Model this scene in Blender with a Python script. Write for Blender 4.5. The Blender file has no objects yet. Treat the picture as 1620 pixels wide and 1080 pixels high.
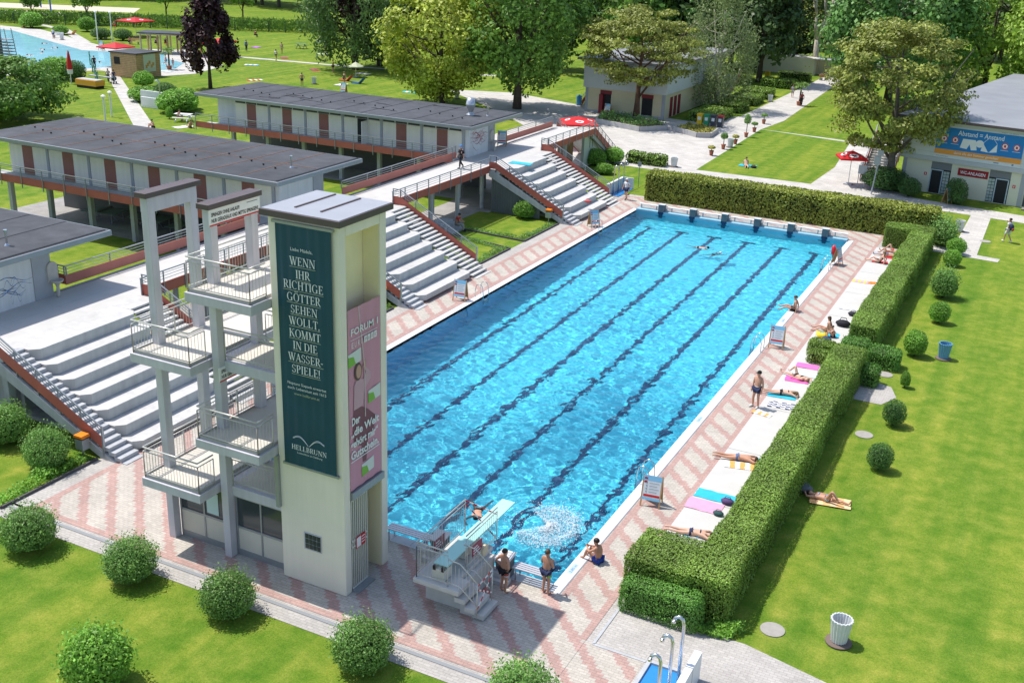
import bpy, math, random
import numpy as np
from mathutils import Matrix, Vector, Euler
sc = bpy.context.scene
COL = sc.collection
R = math.radians
# ---------------------------------------------------------------- camera, sky, sun, exposure
def cam_matrix():
    yaw, pitch, roll = -0.457, 0.365, 0.038
    cy, sy, cp, sp = math.cos(yaw), math.sin(yaw), math.cos(pitch), math.sin(pitch)
    d = Vector((sy*cp, cy*cp, -sp)); r = Vector((cy, -sy, 0)); u = r.cross(d)
    cr, sr = math.cos(roll), math.sin(roll)
    m = Matrix((cr*r+sr*u, -sr*r+cr*u, -d)).transposed().to_4x4()
    m.translation = Vector((11.361, -27.291, 19.855))
    return m
cd = bpy.data.cameras.new('camera'); cam = bpy.data.objects.new('camera', cd); COL.objects.link(cam)
cam.matrix_world = cam_matrix(); cd.lens = 38.086; cd.clip_start = 0.5; cd.clip_end = 3000
sc.camera = cam
world = bpy.data.worlds.new('World'); sc.world = world; world.use_nodes = True
wn = world.node_tree; sky = wn.nodes.new('ShaderNodeTexSky'); sky.sky_type = 'NISHITA'; sky.sun_disc = False
SUN_EL, SUN_AZ = R(63), R(1.5)
sd = Vector((-math.cos(SUN_AZ)*math.cos(SUN_EL), -math.sin(SUN_AZ)*math.cos(SUN_EL), math.sin(SUN_EL)))
sky.sun_elevation = SUN_EL; sky.sun_rotation = math.atan2(sd.x, sd.y)
sky.air_density = 1.0; sky.dust_density = 1.2
wn.links.new(sky.outputs[0], wn.nodes['Background'].inputs[0]); wn.nodes['Background'].inputs[1].default_value = 0.15
sl = bpy.data.lights.new('sun', 'SUN'); sl.energy = 3.9; sl.angle = R(0.5); sl.color = (1, 0.955, 0.89)
sl.cycles.is_caustics_light = True
so = bpy.data.objects.new('sun', sl); COL.objects.link(so); so.rotation_euler = sd.to_track_quat('Z', 'Y').to_euler()
sc.view_settings.view_transform = 'Standard'; sc.view_settings.look = 'None'
sc.view_settings.exposure = 0.45; sc.view_settings.gamma = 1.0
sc.render.engine = 'CYCLES'; sc.cycles.use_denoising = True
sc.cycles.max_bounces = 8; sc.cycles.transparent_max_bounces = 8
# ---------------------------------------------------------------- materials
M = {}
def mat(name, col, rough=0.7, *a_, streak=0.0, **k_):
    if name in M: return M[name]
    m = mat_(name, col, rough, *a_, **k_)
    if streak:
        nt = m.node_tree; N = nt.nodes; K = nt.links.new; b = N['Principled BSDF']; g = N.new('ShaderNodeNewGeometry'); mp = N.new('ShaderNodeMapping'); mp.inputs['Scale'].default_value = (3.2,3.2,.14); K(g.outputs['Position'], mp.inputs[0])
        n = N.new('ShaderNodeTexNoise'); n.inputs['Scale'].default_value = 1; n.inputs['Detail'].default_value = 6; n.inputs['Roughness'].default_value = .65; K(mp.outputs[0], n.inputs['Vector'])
        mr = N.new('ShaderNodeMapRange'); mr.inputs[1].default_value = .35; mr.inputs[2].default_value = .6; mr.inputs[3].default_value = 1-streak; mr.inputs[4].default_value = 1.02; K(n.outputs['Fac'], mr.inputs[0])
        x = N.new('ShaderNodeVectorMath'); x.operation = 'SCALE'; K(mr.outputs[0], x.inputs['Scale'])
        if b.inputs['Base Color'].links: K(b.inputs['Base Color'].links[0].from_socket, x.inputs[0])
        else: x.inputs[0].default_value = col
        K(x.outputs[0], b.inputs['Base Color'])
    return m
def mat_(name, col, rough=0.7, var=0.0, scale=3.0, bump=0.0, bscale=60.0, spec=0.35, metal=0.0, var2=0.0, scale2=0.35, trans=0.0, island=0.0, emit=0):
    if name in M: return M[name]
    m = bpy.data.materials.new(name); m.use_nodes = True; nt = m.node_tree; N = nt.nodes; K = nt.links.new
    b = N['Principled BSDF']; b.inputs['Roughness'].default_value = rough; b.inputs['Metallic'].default_value = metal
    b.inputs['Specular IOR Level'].default_value = spec
    b.inputs['Base Color'].default_value = (*col, 1)
    geo = N.new('ShaderNodeNewGeometry'); last = None
    def vary(fac_out, amt, src):
        mr = N.new('ShaderNodeMapRange'); mr.inputs[1].default_value = 0.25; mr.inputs[2].default_value = 0.75
        mr.inputs[3].default_value = 1-amt; mr.inputs[4].default_value = 1+amt; K(fac_out, mr.inputs[0])
        mx = N.new('ShaderNodeVectorMath'); mx.operation = 'SCALE'; K(mr.outputs[0], mx.inputs['Scale'])
        if src is None: mx.inputs[0].default_value = col
        else: K(src, mx.inputs[0])
        return mx.outputs[0]
    def noise(s, det=4):
        n = N.new('ShaderNodeTexNoise'); n.inputs['Scale'].default_value = s; n.inputs['Detail'].default_value = det
        K(geo.outputs['Position'], n.inputs['Vector']); return n.outputs['Fac']
    if var: last = vary(noise(scale), var, last)
    if var2: last = vary(noise(scale2, 3), var2, last)
    if island:
        mr = N.new('ShaderNodeMapRange'); mr.inputs[1].default_value = 0.0; mr.inputs[2].default_value = 1
        mr.inputs[3].default_value = 1-island; mr.inputs[4].default_value = 1+island
        K(geo.outputs['Random Per Island'], mr.inputs[0])
        mx = N.new('ShaderNodeVectorMath'); mx.operation = 'SCALE'; K(mr.outputs[0], mx.inputs['Scale'])
        if last is None: mx.inputs[0].default_value = col
        else: K(last, mx.inputs[0])
        last = mx.outputs[0]
    if last is not None: K(last, b.inputs['Base Color'])
    if bump:
        bp = N.new('ShaderNodeBump'); bp.inputs['Strength'].default_value = bump; bp.inputs['Distance'].default_value = 0.02
        K(noise(bscale, 3), bp.inputs['Height']); K(bp.outputs[0], b.inputs['Normal'])
    if trans:
        tl = N.new('ShaderNodeBsdfTranslucent'); mx = N.new('ShaderNodeMixShader'); mx.inputs[0].default_value = trans
        if last is not None: K(last, tl.inputs[0])
        else: tl.inputs[0].default_value = (*col, 1)
        K(b.outputs[0], mx.inputs[1]); K(tl.outputs[0], mx.inputs[2]); K(mx.outputs[0], N['Material Output'].inputs[0])
    M[name] = m
    return m
# ---------------------------------------------------------------- mesh builder
class MB:
    def __init__(s): s.v = []; s.f = []; s.mi = []; s.cur = 0
    def add(s, vs, fs):
        o = len(s.v); s.v += [tuple(v) for v in vs]
        for f in fs: s.f.append(tuple(i+o for i in f)); s.mi.append(s.cur)
        return s
    def m(s, i): s.cur = i; return s
    def box(s, x0, x1, y0, y1, z0, z1):
        return s.add([(x0,y0,z0),(x1,y0,z0),(x1,y1,z0),(x0,y1,z0),(x0,y0,z1),(x1,y0,z1),(x1,y1,z1),(x0,y1,z1)],
            [(3,2,1,0),(4,5,6,7),(0,1,5,4),(1,2,6,5),(2,3,7,6),(3,0,4,7)])
    def prism(s, pts, z0, z1):          # convex or simple outline in xy
        n = len(pts); a = sum(pts[i][0]*pts[(i+1)%n][1]-pts[(i+1)%n][0]*pts[i][1] for i in range(n))
        if a < 0: pts = pts[::-1]
        v = [(x,y,z0) for x,y in pts]+[(x,y,z1) for x,y in pts]
        return s.add(v, [tuple(range(n-1,-1,-1)), tuple(range(n,2*n))]+[(i,(i+1)%n,n+(i+1)%n,n+i) for i in range(n)])
    def wedge(s, pts, a, b, axis):      # outline in a vertical plane extruded along axis from a to b; axis 'y': pts (x,z); 'x': pts (y,z)
        n = len(pts)
        mk = (lambda p,t: (p[0],t,p[1])) if axis == 'y' else (lambda p,t: (t,p[0],p[1]))
        v = [mk(p,a) for p in pts]+[mk(p,b) for p in pts]
        return s.add(v, [tuple(range(n-1,-1,-1)), tuple(range(n,2*n))]+[(i,(i+1)%n,n+(i+1)%n,n+i) for i in range(n)])
    def bar(s, p, q, w, h=None):        # box beam from p to q
        p, q = Vector(p), Vector(q); h = h or w; d = (q-p).normalized()
        r = d.cross(Vector((0,0,1)))
        r = Vector((1,0,0)) if r.length < 1e-3 else r.normalized()
        u = r.cross(d)
        c = [(-1,-1),(1,-1),(1,1),(-1,1)]
        v = [e+r*(a*w/2)+u*(b*h/2) for e in (p,q) for a,b in c]
        return s.add(v, [(0,1,2,3),(7,6,5,4),(0,4,5,1),(1,5,6,2),(2,6,7,3),(3,7,4,0)])
    def tube(s, pts, r, n=8, caps=True):
        pts = [Vector(p) for p in pts]; rs = r if isinstance(r,(list,tuple)) else [r]*len(pts); rings = []
        prev = None
        for i, p in enumerate(pts):
            d = (pts[min(i+1,len(pts)-1)]-pts[max(i-1,0)]).normalized()
            a = prev if prev is not None else (Vector((1,0,0)) if abs(d.x) < .9 else Vector((0,1,0)))
            a = (a-d*a.dot(d)).normalized(); prev = a; b = d.cross(a)
            rings.append([p+(a*math.cos(t)+b*math.sin(t))*rs[i] for t in (2*math.pi*k/n for k in range(n))])
        v = [x for g in rings for x in g]
        f = [(i*n+k, i*n+(k+1)%n, (i+1)*n+(k+1)%n, (i+1)*n+k) for i in range(len(pts)-1) for k in range(n)]
        if caps: f += [tuple(range(n-1,-1,-1)), tuple(range((len(pts)-1)*n, len(pts)*n))]
        return s.add(v, f)
    def lathe(s, prof, c=(0,0,0), n=20, flute=0.0):
        v = []; f = []
        for r, z in prof:
            for k in range(n):
                t = 2*math.pi*k/n; rr = r*(1-flute*(k%2)); v.append((c[0]+rr*math.cos(t), c[1]+rr*math.sin(t), c[2]+z))
        for i in range(len(prof)-1):
            f += [(i*n+k, i*n+(k+1)%n, (i+1)*n+(k+1)%n, (i+1)*n+k) for k in range(n)]
        f += [tuple(range(n-1,-1,-1)), tuple(range((len(prof)-1)*n, len(prof)*n))]
        return s.add(v, f)
    def quad(s, a, b, c, d): return s.add([a,b,c,d], [(0,1,2,3)])
    def ellip(s, c, rx, ry, rz, n=12, k=8, z0=-1.0):
        v = []; f = []
        for i in range(k+1):
            t = -math.pi/2 + math.pi*i/k
            zz = max(math.sin(t), z0)
            for j in range(n):
                p = 2*math.pi*j/n; v.append((c[0]+rx*math.cos(t)*math.cos(p), c[1]+ry*math.cos(t)*math.sin(p), c[2]+rz*zz))
        for i in range(k): f += [(i*n+j, i*n+(j+1)%n, (i+1)*n+(j+1)%n, (i+1)*n+j) for j in range(n)]
        return s.add(v, f)
    def xf(s, mtx, start=0):
        s.v[start:] = [tuple(mtx @ Vector(v)) for v in s.v[start:]]; return s
    def build(s, name, mats, parent=None, smooth=False, bevel=0.0):
        me = bpy.data.meshes.new(name); me.from_pydata(s.v, [], s.f)
        mats = mats if isinstance(mats,(list,tuple)) else [mats]
        for x in mats: me.materials.append(x)
        if len(mats) > 1: me.polygons.foreach_set('material_index', s.mi)
        if smooth: me.polygons.foreach_set('use_smooth', [True]*len(me.polygons))
        me.update()
        o = bpy.data.objects.new(name, me); COL.objects.link(o)
        if bevel:
            bv = o.modifiers.new('bevel','BEVEL'); bv.width = bevel; bv.segments = 2; bv.limit_method = 'ANGLE'
        if parent is not None: attach(o, parent)
        return o
def attach(o, parent):
    o.parent = parent
    if parent.type == 'EMPTY': o.matrix_parent_inverse = Matrix.Translation(-parent.location)
    return o
def tag(o, label, cat, group=None, kind=None):
    o['label'] = label; o['category'] = cat
    if group: o['group'] = group
    if kind: o['kind'] = kind
    return o
def thing(name, label, cat, loc=(0,0,0), group=None):
    o = bpy.data.objects.new(name, None); COL.objects.link(o); o.location = loc; o.empty_display_size = .2
    return tag(o, label, cat, group)
def struct(o): o['kind'] = 'structure'; return o
def stuff(o, label=None, cat=None):
    o['kind'] = 'stuff'
    if label: o['label'] = label; o['category'] = cat
    return o
def dup(o, loc, rz=0, label=None, scale=None, group=None):
    r = o.copy(); COL.objects.link(r); r.location = loc; r.rotation_euler = (0,0,rz)
    if scale is not None: r.scale = scale if isinstance(scale,(tuple,list)) else (scale,)*3
    if label: r['label'] = label
    if group: r['group'] = group
    for ch in list(o.children):
        c = ch.copy(); COL.objects.link(c); c.parent = r
        for g in list(ch.children):
            d = g.copy(); COL.objects.link(d); d.parent = c
    return r
def place(first, spots, labels, group=None, scales=None):
    """spots: (x, y, z, rz); first one moves the prototype, the others are copies"""
    for i, sp in enumerate(spots):
        s = None if scales is None else scales[i]
        if i == 0: o = first
        else: o = dup(first, sp[:3], sp[3], None)
        o.location = sp[:3]; o.rotation_euler = (0,0,sp[3])
        if s is not None: o.scale = s if isinstance(s,(tuple,list)) else (s,s,s)
        o['label'] = labels[i] if isinstance(labels,(list,tuple)) else labels
        if group: o['group'] = group
# ---------------------------------------------------------------- lettering
def text_into(mb, body, size, origin, right, up, align='LEFT', spacing=1.0, bold=0.0, width=None):
    cu = bpy.data.curves.new('lettering', 'FONT'); cu.body = body; cu.size = 1; cu.align_x = align; cu.space_character = spacing
    cu.resolution_u = 2; cu.offset = bold
    o = bpy.data.objects.new('lettering', cu); COL.objects.link(o)
    dg = bpy.context.evaluated_depsgraph_get(); me = o.evaluated_get(dg).to_mesh()
    vs = [v.co.copy() for v in me.vertices]; fs = [tuple(p.vertices) for p in me.polygons]
    o.evaluated_get(dg).to_mesh_clear(); bpy.data.objects.remove(o); bpy.data.curves.remove(cu)
    sx = size
    if width and vs:
        w = max(v.x for v in vs)-min(v.x for v in vs); sx = width/w
    o_, r_, u_ = Vector(origin), Vector(right).normalized(), Vector(up).normalized()
    mb.add([o_+r_*(v.x*sx)+u_*(v.y*size) for v in vs], fs)
def glyph(ch):
    """roman capitals, height 1: returns (polygons, advance)"""
    T, t, s = .15, .055, .05; P = []
    def q(*a): P.append(list(a))
    def ser(x, y, w=.3): q((x-w/2, y-s/2+(s/2 if y < .5 else -s/2)), (x+w/2, y-s/2+(s/2 if y < .5 else -s/2)), (x+w/2, y+s/2+(s/2 if y < .5 else -s/2)), (x-w/2, y+s/2+(s/2 if y < .5 else -s/2)))
    def stem(x, w=T, ends=(1,1), y0=0, y1=1):
        q((x-w/2,y0),(x+w/2,y0),(x+w/2,y1),(x-w/2,y1))
        if ends[0]: ser(x, 0)
        if ends[1]: ser(x, 1)
    def diag(x0, y0, x1, y1, w): q((x0-w/2,y0),(x0+w/2,y0),(x1+w/2,y1),(x1-w/2,y1))
    def hb(x0, x1, y, h=t): q((x0,y-h/2),(x1,y-h/2),(x1,y+h/2),(x0,y+h/2))
    def vb(x, y0, y1, w=.05): q((x-w/2,y0),(x+w/2,y0),(x+w/2,y1),(x-w/2,y1))
    def arc(cx, cy, rx, ry, a0, a1, w=T, n=14):
        for i in range(n):
            A, B = (R(a0+(a1-a0)*k/n) for k in (i, i+1)); o = []
            for a in (A, B):
                th = t+(w-t)*abs(math.cos(a))
                c_, s_ = math.cos(a), math.sin(a)
                o.append(((cx+rx*c_, cy+ry*s_), (cx+(rx-th)*c_, cy+(ry-t)*s_)))
            q(o[0][1], o[0][0], o[1][0], o[1][1])
    adv = .8
    if ch == 'I': stem(.2); adv = .4
    elif ch == 'E' or ch == 'F' or ch == 'L':
        stem(.2)
        if ch != 'L': hb(.2,.62,1-t/2); vb(.61,.78,1); hb(.2,.52,.52); vb(.51,.42,.62)
        if ch != 'F': hb(.2,.66,t/2); vb(.65,0,.24)
        adv = .74
    elif ch == 'H': stem(.2); stem(.72); hb(.2,.72,.51); adv = .92
    elif ch == 'N': stem(.17,t,(1,1)); stem(.77,t,(0,1)); diag(.19,1,.76,0,T*1.1); adv = .94
    elif ch == 'M': stem(.15,t); stem(.85,T); diag(.17,1,.48,0,T); diag(.48,0,.83,1,t); adv = 1.06
    elif ch == 'W':
        diag(.13,1,.38,0,T); diag(.38,0,.58,1,t*1.1); diag(.55,1,.8,0,T); diag(.8,0,1.04,1,t*1.1); ser(.14,1); ser(.57,1,.36); ser(1.05,1,.24); adv = 1.15
    elif ch == 'V': diag(.13,1,.4,0,T); diag(.4,0,.68,1,t); ser(.14,1); ser(.68,1,.24); adv = .8
    elif ch == 'A': diag(.1,0,.4,1,t); diag(.68,0,.4,1,T); hb(.22,.6,.34); ser(.11,0,.24); ser(.68,0); adv = .8
    elif ch == 'T': stem(.38,T,(1,0)); hb(.04,.72,1-t/2); vb(.05,.76,1); vb(.71,.76,1); adv = .76
    elif ch in 'RPB':
        stem(.2); hb(.2,.42,1-t/2); hb(.2,.42,.48); arc(.4,.74,.26,.285,-90,90)
        if ch == 'R': diag(.72,0,.4,.48,T); ser(.74,0,.2); adv = .82
        elif ch == 'B': hb(.2,.42,t/2); arc(.42,.26,.29,.26,-90,90); adv = .78
        else: adv = .72
    elif ch == 'D': stem(.2); hb(.2,.45,1-t/2); hb(.2,.45,t/2); arc(.42,.5,.4,.5,-90,90); adv = .9
    elif ch in 'OÖCGQ':
        if ch in 'CG': arc(.48,.5,.42,.52,48,312); vb(.76,.72,.95)
        else: arc(.48,.5,.42,.52,0,360,T,26)
        if ch == 'G': stem(.74,T,(0,0),.02,.42); hb(.62,.86,.42)
        if ch == 'Ö': vb(.34,1.12,1.25,.12); vb(.62,1.12,1.25,.12)
        adv = .96 if ch != 'C' else .88
    elif ch == 'S': arc(.34,.745,.25,.265,10,270,.1); arc(.34,.26,.27,.27,-170,90,.12); vb(.56,.76,.94); vb(.09,.06,.26); adv = .68
    elif ch == 'K': stem(.2); diag(.27,.46,.66,1,t); diag(.76,0,.4,.6,T); ser(.68,1,.24); ser(.77,0,.24); adv = .88
    elif ch == 'U': stem(.18,T,(0,1),.3,1); stem(.74,t,(0,1),.3,1); arc(.437,.32,.333,.33,180,360,.14); adv = .92
    elif ch == ',': vb(.12,0,.13,.13); diag(.08,-.16,.15,.02,.06); adv = .3
    elif ch == '.': vb(.12,0,.13,.13); adv = .3
    elif ch == '!': q((.1,.27),(.17,.27),(.22,1),(.05,1)); vb(.135,0,.13,.13); adv = .32
    elif ch == '-': hb(.04,.34,.4,.08); adv = .4
    elif ch == ' ': adv = .32
    return P, adv
def roman(mb, word, size, origin, right, up, align='CENTER', tight=1.0):
    o_, r_, u_ = Vector(origin), Vector(right).normalized(), Vector(up).normalized()
    gl = [glyph(c) for c in word]; W = sum(a for _, a in gl)*size*tight
    x = -W/2 if align == 'CENTER' else 0
    k = 0
    nrm = r_.cross(u_)
    for ps, a in gl:
        for p in ps:
            k += 1
            mb.add([o_+r_*(x+px*size*tight)+u_*(py*size)+nrm*(.0004*(k % 5)) for px, py in p], [tuple(range(len(p)))])
        x += a*size*tight
    return W
# ---------------------------------------------------------------- leaves
def leaf_mesh(name, pts, nrm, size, material, rng, jit=0.8, aspect=0.6):
    """one small bent-free leaf (a rhombus) per point, facing roughly along nrm"""
    n = len(pts)
    N_ = nrm + rng.normal(0, jit, (n,3)); N_ /= np.linalg.norm(N_, axis=1, keepdims=True)+1e-9
    A = rng.normal(0,1,(n,3)); A -= N_*np.sum(A*N_,1,keepdims=True); A /= np.linalg.norm(A,axis=1,keepdims=True)+1e-9
    B = np.cross(N_, A)
    s = (size*rng.uniform(.65,1.35,n))[:,None] if np.isscalar(size) else size[:,None]
    V = np.stack([pts-A*s*.5, pts+B*s*aspect*.5, pts+A*s*.5, pts-B*s*aspect*.5], 1).reshape(-1,3)
    me = bpy.data.meshes.new(name); me.vertices.add(4*n); me.vertices.foreach_set('co', V.astype(np.float32).ravel())
    me.loops.add(4*n); me.loops.foreach_set('vertex_index', np.arange(4*n, dtype=np.int32))
    me.polygons.add(n); me.polygons.foreach_set('loop_start', np.arange(0,4*n,4,dtype=np.int32)); me.polygons.foreach_set('loop_total', np.full(n,4,dtype=np.int32))
    me.update(calc_edges=True); me.materials.append(material)
    return me
def obj_from(me, name, parent=None):
    o = bpy.data.objects.new(name, me); COL.objects.link(o)
    if parent is not None: attach(o, parent)
    return o
# ================================================================ materials of the setting
def mat_grass():
    m = bpy.data.materials.new('lawn_grass'); m.use_nodes = True; nt = m.node_tree; N = nt.nodes; K = nt.links.new
    b = N['Principled BSDF']; b.inputs['Roughness'].default_value = .9; b.inputs['Specular IOR Level'].default_value = .08
    g = N.new('ShaderNodeNewGeometry'); P = g.outputs['Position']
    def noise(s, d=4, r=.6, vec=None):
        n = N.new('ShaderNodeTexNoise'); n.inputs['Scale'].default_value = s; n.inputs['Detail'].default_value = d; n.inputs['Roughness'].default_value = r
        K(vec or P, n.inputs['Vector']); return n.outputs['Fac']
    def ramp(f, stops):
        r = N.new('ShaderNodeValToRGB'); K(f, r.inputs[0]); e = r.color_ramp.elements
        e[0].position, e[0].color = stops[0][0], (*stops[0][1],1); e[1].position, e[1].color = stops[-1][0], (*stops[-1][1],1)
        for p, c in stops[1:-1]: x = e.new(p); x.color = (*c,1)
        return r.outputs[0]
    def mixc(f, a, c, mode='MIX'):
        x = N.new('ShaderNodeMix'); x.data_type = 'RGBA'; x.blend_type = mode
        if isinstance(f, float): x.inputs[0].default_value = f
        else: K(f, x.inputs[0])
        K(a, x.inputs[6]); K(c, x.inputs[7]); return x.outputs[2]
    # tufts: stretched noise, fine blades, wide worn patches and mower tracks along y
    fine = ramp(noise(17, 6, .85), [(.26,(.072,.125,.014)),(.5,(.142,.218,.028)),(.74,(.230,.300,.052))])
    mid = ramp(noise(1.3, 5, .6), [(.3,(.66,.84,.62)),(.5,(1,1,1)),(.68,(1.40,1.16,1.5)),(.8,(1.75,1.32,1.9))])
    big = ramp(noise(.16, 4, .6), [(.3,(.78,.88,.72)),(.68,(1.25,1.1,1.0))])
    mp = N.new('ShaderNodeMapping'); mp.inputs['Scale'].default_value = (.9,.03,1); K(P, mp.inputs[0])
    trk = ramp(noise(1, 3, .5, mp.outputs[0]), [(.38,(.76,.89,.78)),(.6,(1.14,1.07,1.08))])
    c = mixc(1.0, fine, mid, 'MULTIPLY'); c = mixc(1.0, c, big, 'MULTIPLY'); c = mixc(1.0, c, trk, 'MULTIPLY')
    K(c, b.inputs['Base Color'])
    bp = N.new('ShaderNodeBump'); bp.inputs['Strength'].default_value = .55; bp.inputs['Distance'].default_value = .05
    K(noise(18, 5, .75), bp.inputs['Height']); K(bp.outputs[0], b.inputs['Normal'])
    M['grass'] = m; return m
def mat_pavers(name, base, pink=None, bw=.22, bh=.11, shift=19.7, period=1.343, frac=.345):
    m = bpy.data.materials.new(name); m.use_nodes = True; nt = m.node_tree; N = nt.nodes; K = nt.links.new
    b = N['Principled BSDF']; b.inputs['Roughness'].default_value = .8; b.inputs['Specular IOR Level'].default_value = .2
    g = N.new('ShaderNodeNewGeometry'); P = g.outputs['Position']
    def math_(op, a, c=None):
        x = N.new('ShaderNodeMath'); x.operation = op
        for i, v in enumerate((a, c)):
            if v is None: continue
            if isinstance(v,(int,float)): x.inputs[i].default_value = v
            else: K(v, x.inputs[i])
        return x.outputs[0]
    br = N.new('ShaderNodeTexBrick'); K(P, br.inputs['Vector']); br.inputs['Scale'].default_value = 1
    br.inputs['Brick Width'].default_value = bw; br.inputs['Row Height'].default_value = bh; br.inputs['Mortar Size'].default_value = .006
    br.inputs['Color1'].default_value = (.9,.9,.9,1); br.inputs['Color2'].default_value = (1.06,1.06,1.06,1); br.inputs['Mortar'].default_value = (.66,.64,.62,1)
    br.inputs['Bias'].default_value = 0
    n = N.new('ShaderNodeTexNoise'); n.inputs['Scale'].default_value = .6; n.inputs['Detail'].default_value = 6; K(P, n.inputs['Vector'])
    mr = N.new('ShaderNodeMapRange'); mr.inputs[1].default_value = .3; mr.inputs[2].default_value = .7; mr.inputs[3].default_value = .88; mr.inputs[4].default_value = 1.08
    K(n.outputs['Fac'], mr.inputs[0])
    n2 = N.new('ShaderNodeTexNoise'); n2.inputs['Scale'].default_value = 9; n2.inputs['Detail'].default_value = 4; K(P, n2.inputs['Vector'])
    mr2 = N.new('ShaderNodeMapRange'); mr2.inputs[1].default_value = .25; mr2.inputs[2].default_value = .75; mr2.inputs[3].default_value = .9; mr2.inputs[4].default_value = 1.1
    K(n2.outputs['Fac'], mr2.inputs[0])
    if pink:
        sx = N.new('ShaderNodeSeparateXYZ'); K(P, sx.inputs[0])
        q = lambda v, st: math_('MULTIPLY', math_('FLOOR', math_('DIVIDE', v, st)), st)
        u = math_('ADD', q(sx.outputs[0], .11), q(sx.outputs[1], .15))
        f = math_('FRACT', math_('DIVIDE', math_('ADD', u, shift), period)); f = math_('LESS_THAN', f, frac)
        mx = N.new('ShaderNodeMix'); mx.data_type = 'RGBA'; K(f, mx.inputs[0]); mx.inputs[6].default_value = (*base,1); mx.inputs[7].default_value = (*pink,1)
        c = mx.outputs[2]
    else:
        rgb = N.new('ShaderNodeRGB'); rgb.outputs[0].default_value = (*base,1); c = rgb.outputs[0]
    def mul(a, f):
        x = N.new('ShaderNodeVectorMath'); x.operation = 'MULTIPLY' ; K(a, x.inputs[0]); K(f, x.inputs[1]); return x.outputs[0]
    c = mul(mul(mul(c, br.outputs['Color']), mr.outputs[0]), mr2.outputs[0]); K(c, b.inputs['Base Color'])
    bp = N.new('ShaderNodeBump'); bp.inputs['Strength'].default_value = .35; bp.inputs['Distance'].default_value = .01; bp.invert = True
    K(br.outputs['Fac'], bp.inputs['Height']); K(bp.outputs[0], b.inputs['Normal'])
    M[name] = m; return m
GRASS = mat_grass()
BEIGE, PINK = (.47,.43,.375), (.43,.285,.25)
PAVE = mat_pavers('pattern_pavers', BEIGE, PINK)
PINKP = mat_pavers('pink_pavers', PINK)
GREYP = mat_pavers('grey_pavers', (.43,.405,.375))
PLAZA = mat_pavers('plaza_slabs', (.50,.475,.44), bw=.6, bh=.4)
UNDER = mat_pavers('old_pavers', (.33,.315,.30), bw=.5, bh=.5)
CONC = mat('white_concrete', (.50,.49,.47), .75, .07, 2.5, .15, 40, var2=.08, streak=.10)
CONCG = mat('grey_concrete', (.42,.43,.44), .8, .08, 3, .2, 30, var2=.05, streak=.12)
SLAB = mat('smooth_concrete', (.50,.485,.46), .8, .05, 1.2, .1, 50)
KERB = mat('dark_kerb', (.09,.085,.085), .8, .2, 4)
COPE = mat('coping_stone', (.62,.61,.59), .5, .04, 4)
GREYSTEEL = mat('grey_steel', (.33,.35,.37), .45, .06, 3, metal=.5)
STEEL = mat('bright_steel', (.62,.63,.64), .25, metal=.95)
WHITE = mat('white_paint', (.78,.78,.76), .5, .04, 2)
RED = mat('red_panel', (.43,.115,.08), .6, .10, 1.4, .05, 20)
REDL = mat('red_lit_panel', (.46,.17,.13), .6, .08, 1.2)  # paler copy of the panel red with sunlight put into the colour
DARK = mat('dark_interior', (.02,.02,.022), .7)
BLACK = mat('black_plastic', (.018,.018,.02), .5)
GLASS = mat('window_glass', (.05,.06,.065), .08, spec=.6)
SOIL = mat('soil', (.16,.115,.08), .95, .3, 8)
# ================================================================ ground
PX0, PX1, PY0, PY1 = -16.25, -0.43, 0.44, 49.45       # pool water outline
def sheet(name, pts, z, m):
    return struct(MB().add([(x,y,z) for x,y in (pts if sum(pts[i][0]*pts[(i+1)%len(pts)][1]-pts[(i+1)%len(pts)][0]*pts[i][1] for i in range(len(pts))) > 0 else pts[::-1])], [tuple(range(len(pts)))]).build(name, m))
def rect(x0, x1, y0, y1): return [(x0,y0),(x1,y0),(x1,y1),(x0,y1)]
mb = MB()                                              # one ground sheet to the horizon, open at the pool basin
xs, ys = [-1500, PX0-.1, PX1+.1, 1500], [-300, PY0-.1, PY1+.5, 2200]
for i in range(3):
    for j in range(3):
        if i == 1 and j == 1: continue
        mb.add([(xs[i],ys[j],-.02),(xs[i+1],ys[j],-.02),(xs[i+1],ys[j+1],-.02),(xs[i],ys[j+1],-.02)], [(0,1,2,3)])
struct(mb.build('ground', GRASS))
def ring(name, outer, z, m):                           # deck sheet round the basin
    x0, x1, y0, y1 = outer; a = MB(); hx0, hx1, hy0, hy1 = PX0, PX1, PY0, PY1+.1
    for r in ((x0,x1,y0,hy0),(x0,x1,hy1,y1),(x0,hx0,hy0,hy1),(hx1,x1,hy0,hy1)):
        a.add([(r[0],r[2],z),(r[1],r[2],z),(r[1],r[3],z),(r[0],r[3],z)], [(0,1,2,3)])
    return struct(a.build(name, m))
sheet('under_paving', rect(-53.5,-25.2,-20,62), -.012, UNDER)
for pts in (rect(-21.5,1.9,-5.5,-4.6), rect(-19.42,-18.55,-4.7,54.2), rect(-18.7,3.3,53.5,54.2), rect(1.6,3.3,.42,54.2), [(1.6,-5.5),(1.6,.42),(5.9,.44),(8.5,-.18),(16,-2),(16,-8)]):
    sheet('grey_paving', pts, -.008, GREYP)
ring('pool_deck', (-18.6,1.66,-4.62,53.6), 0.0, PAVE)
def band(x0, x1, y0, y1): sheet('pink_border', rect(x0,x1,y0,y1), .004, PINKP)
band(-18.62,-18.33,-4.4,53.3); band(-16.98,-16.66,.05,49.9); band(-18.62,1.9,-4.66,-4.4); band(.03,.27,0.0,50.1); band(1.44,1.67,-1.8,53.3); band(-16.66,.03,50.12,50.35); band(-18.62,1.67,53.3,53.6)
sheet('pink_paving', [(1.67,-4.62),(1.67,-1.82),(3.55,-1.82),(3.55,-4.62)], -.002, PAVE)
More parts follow.
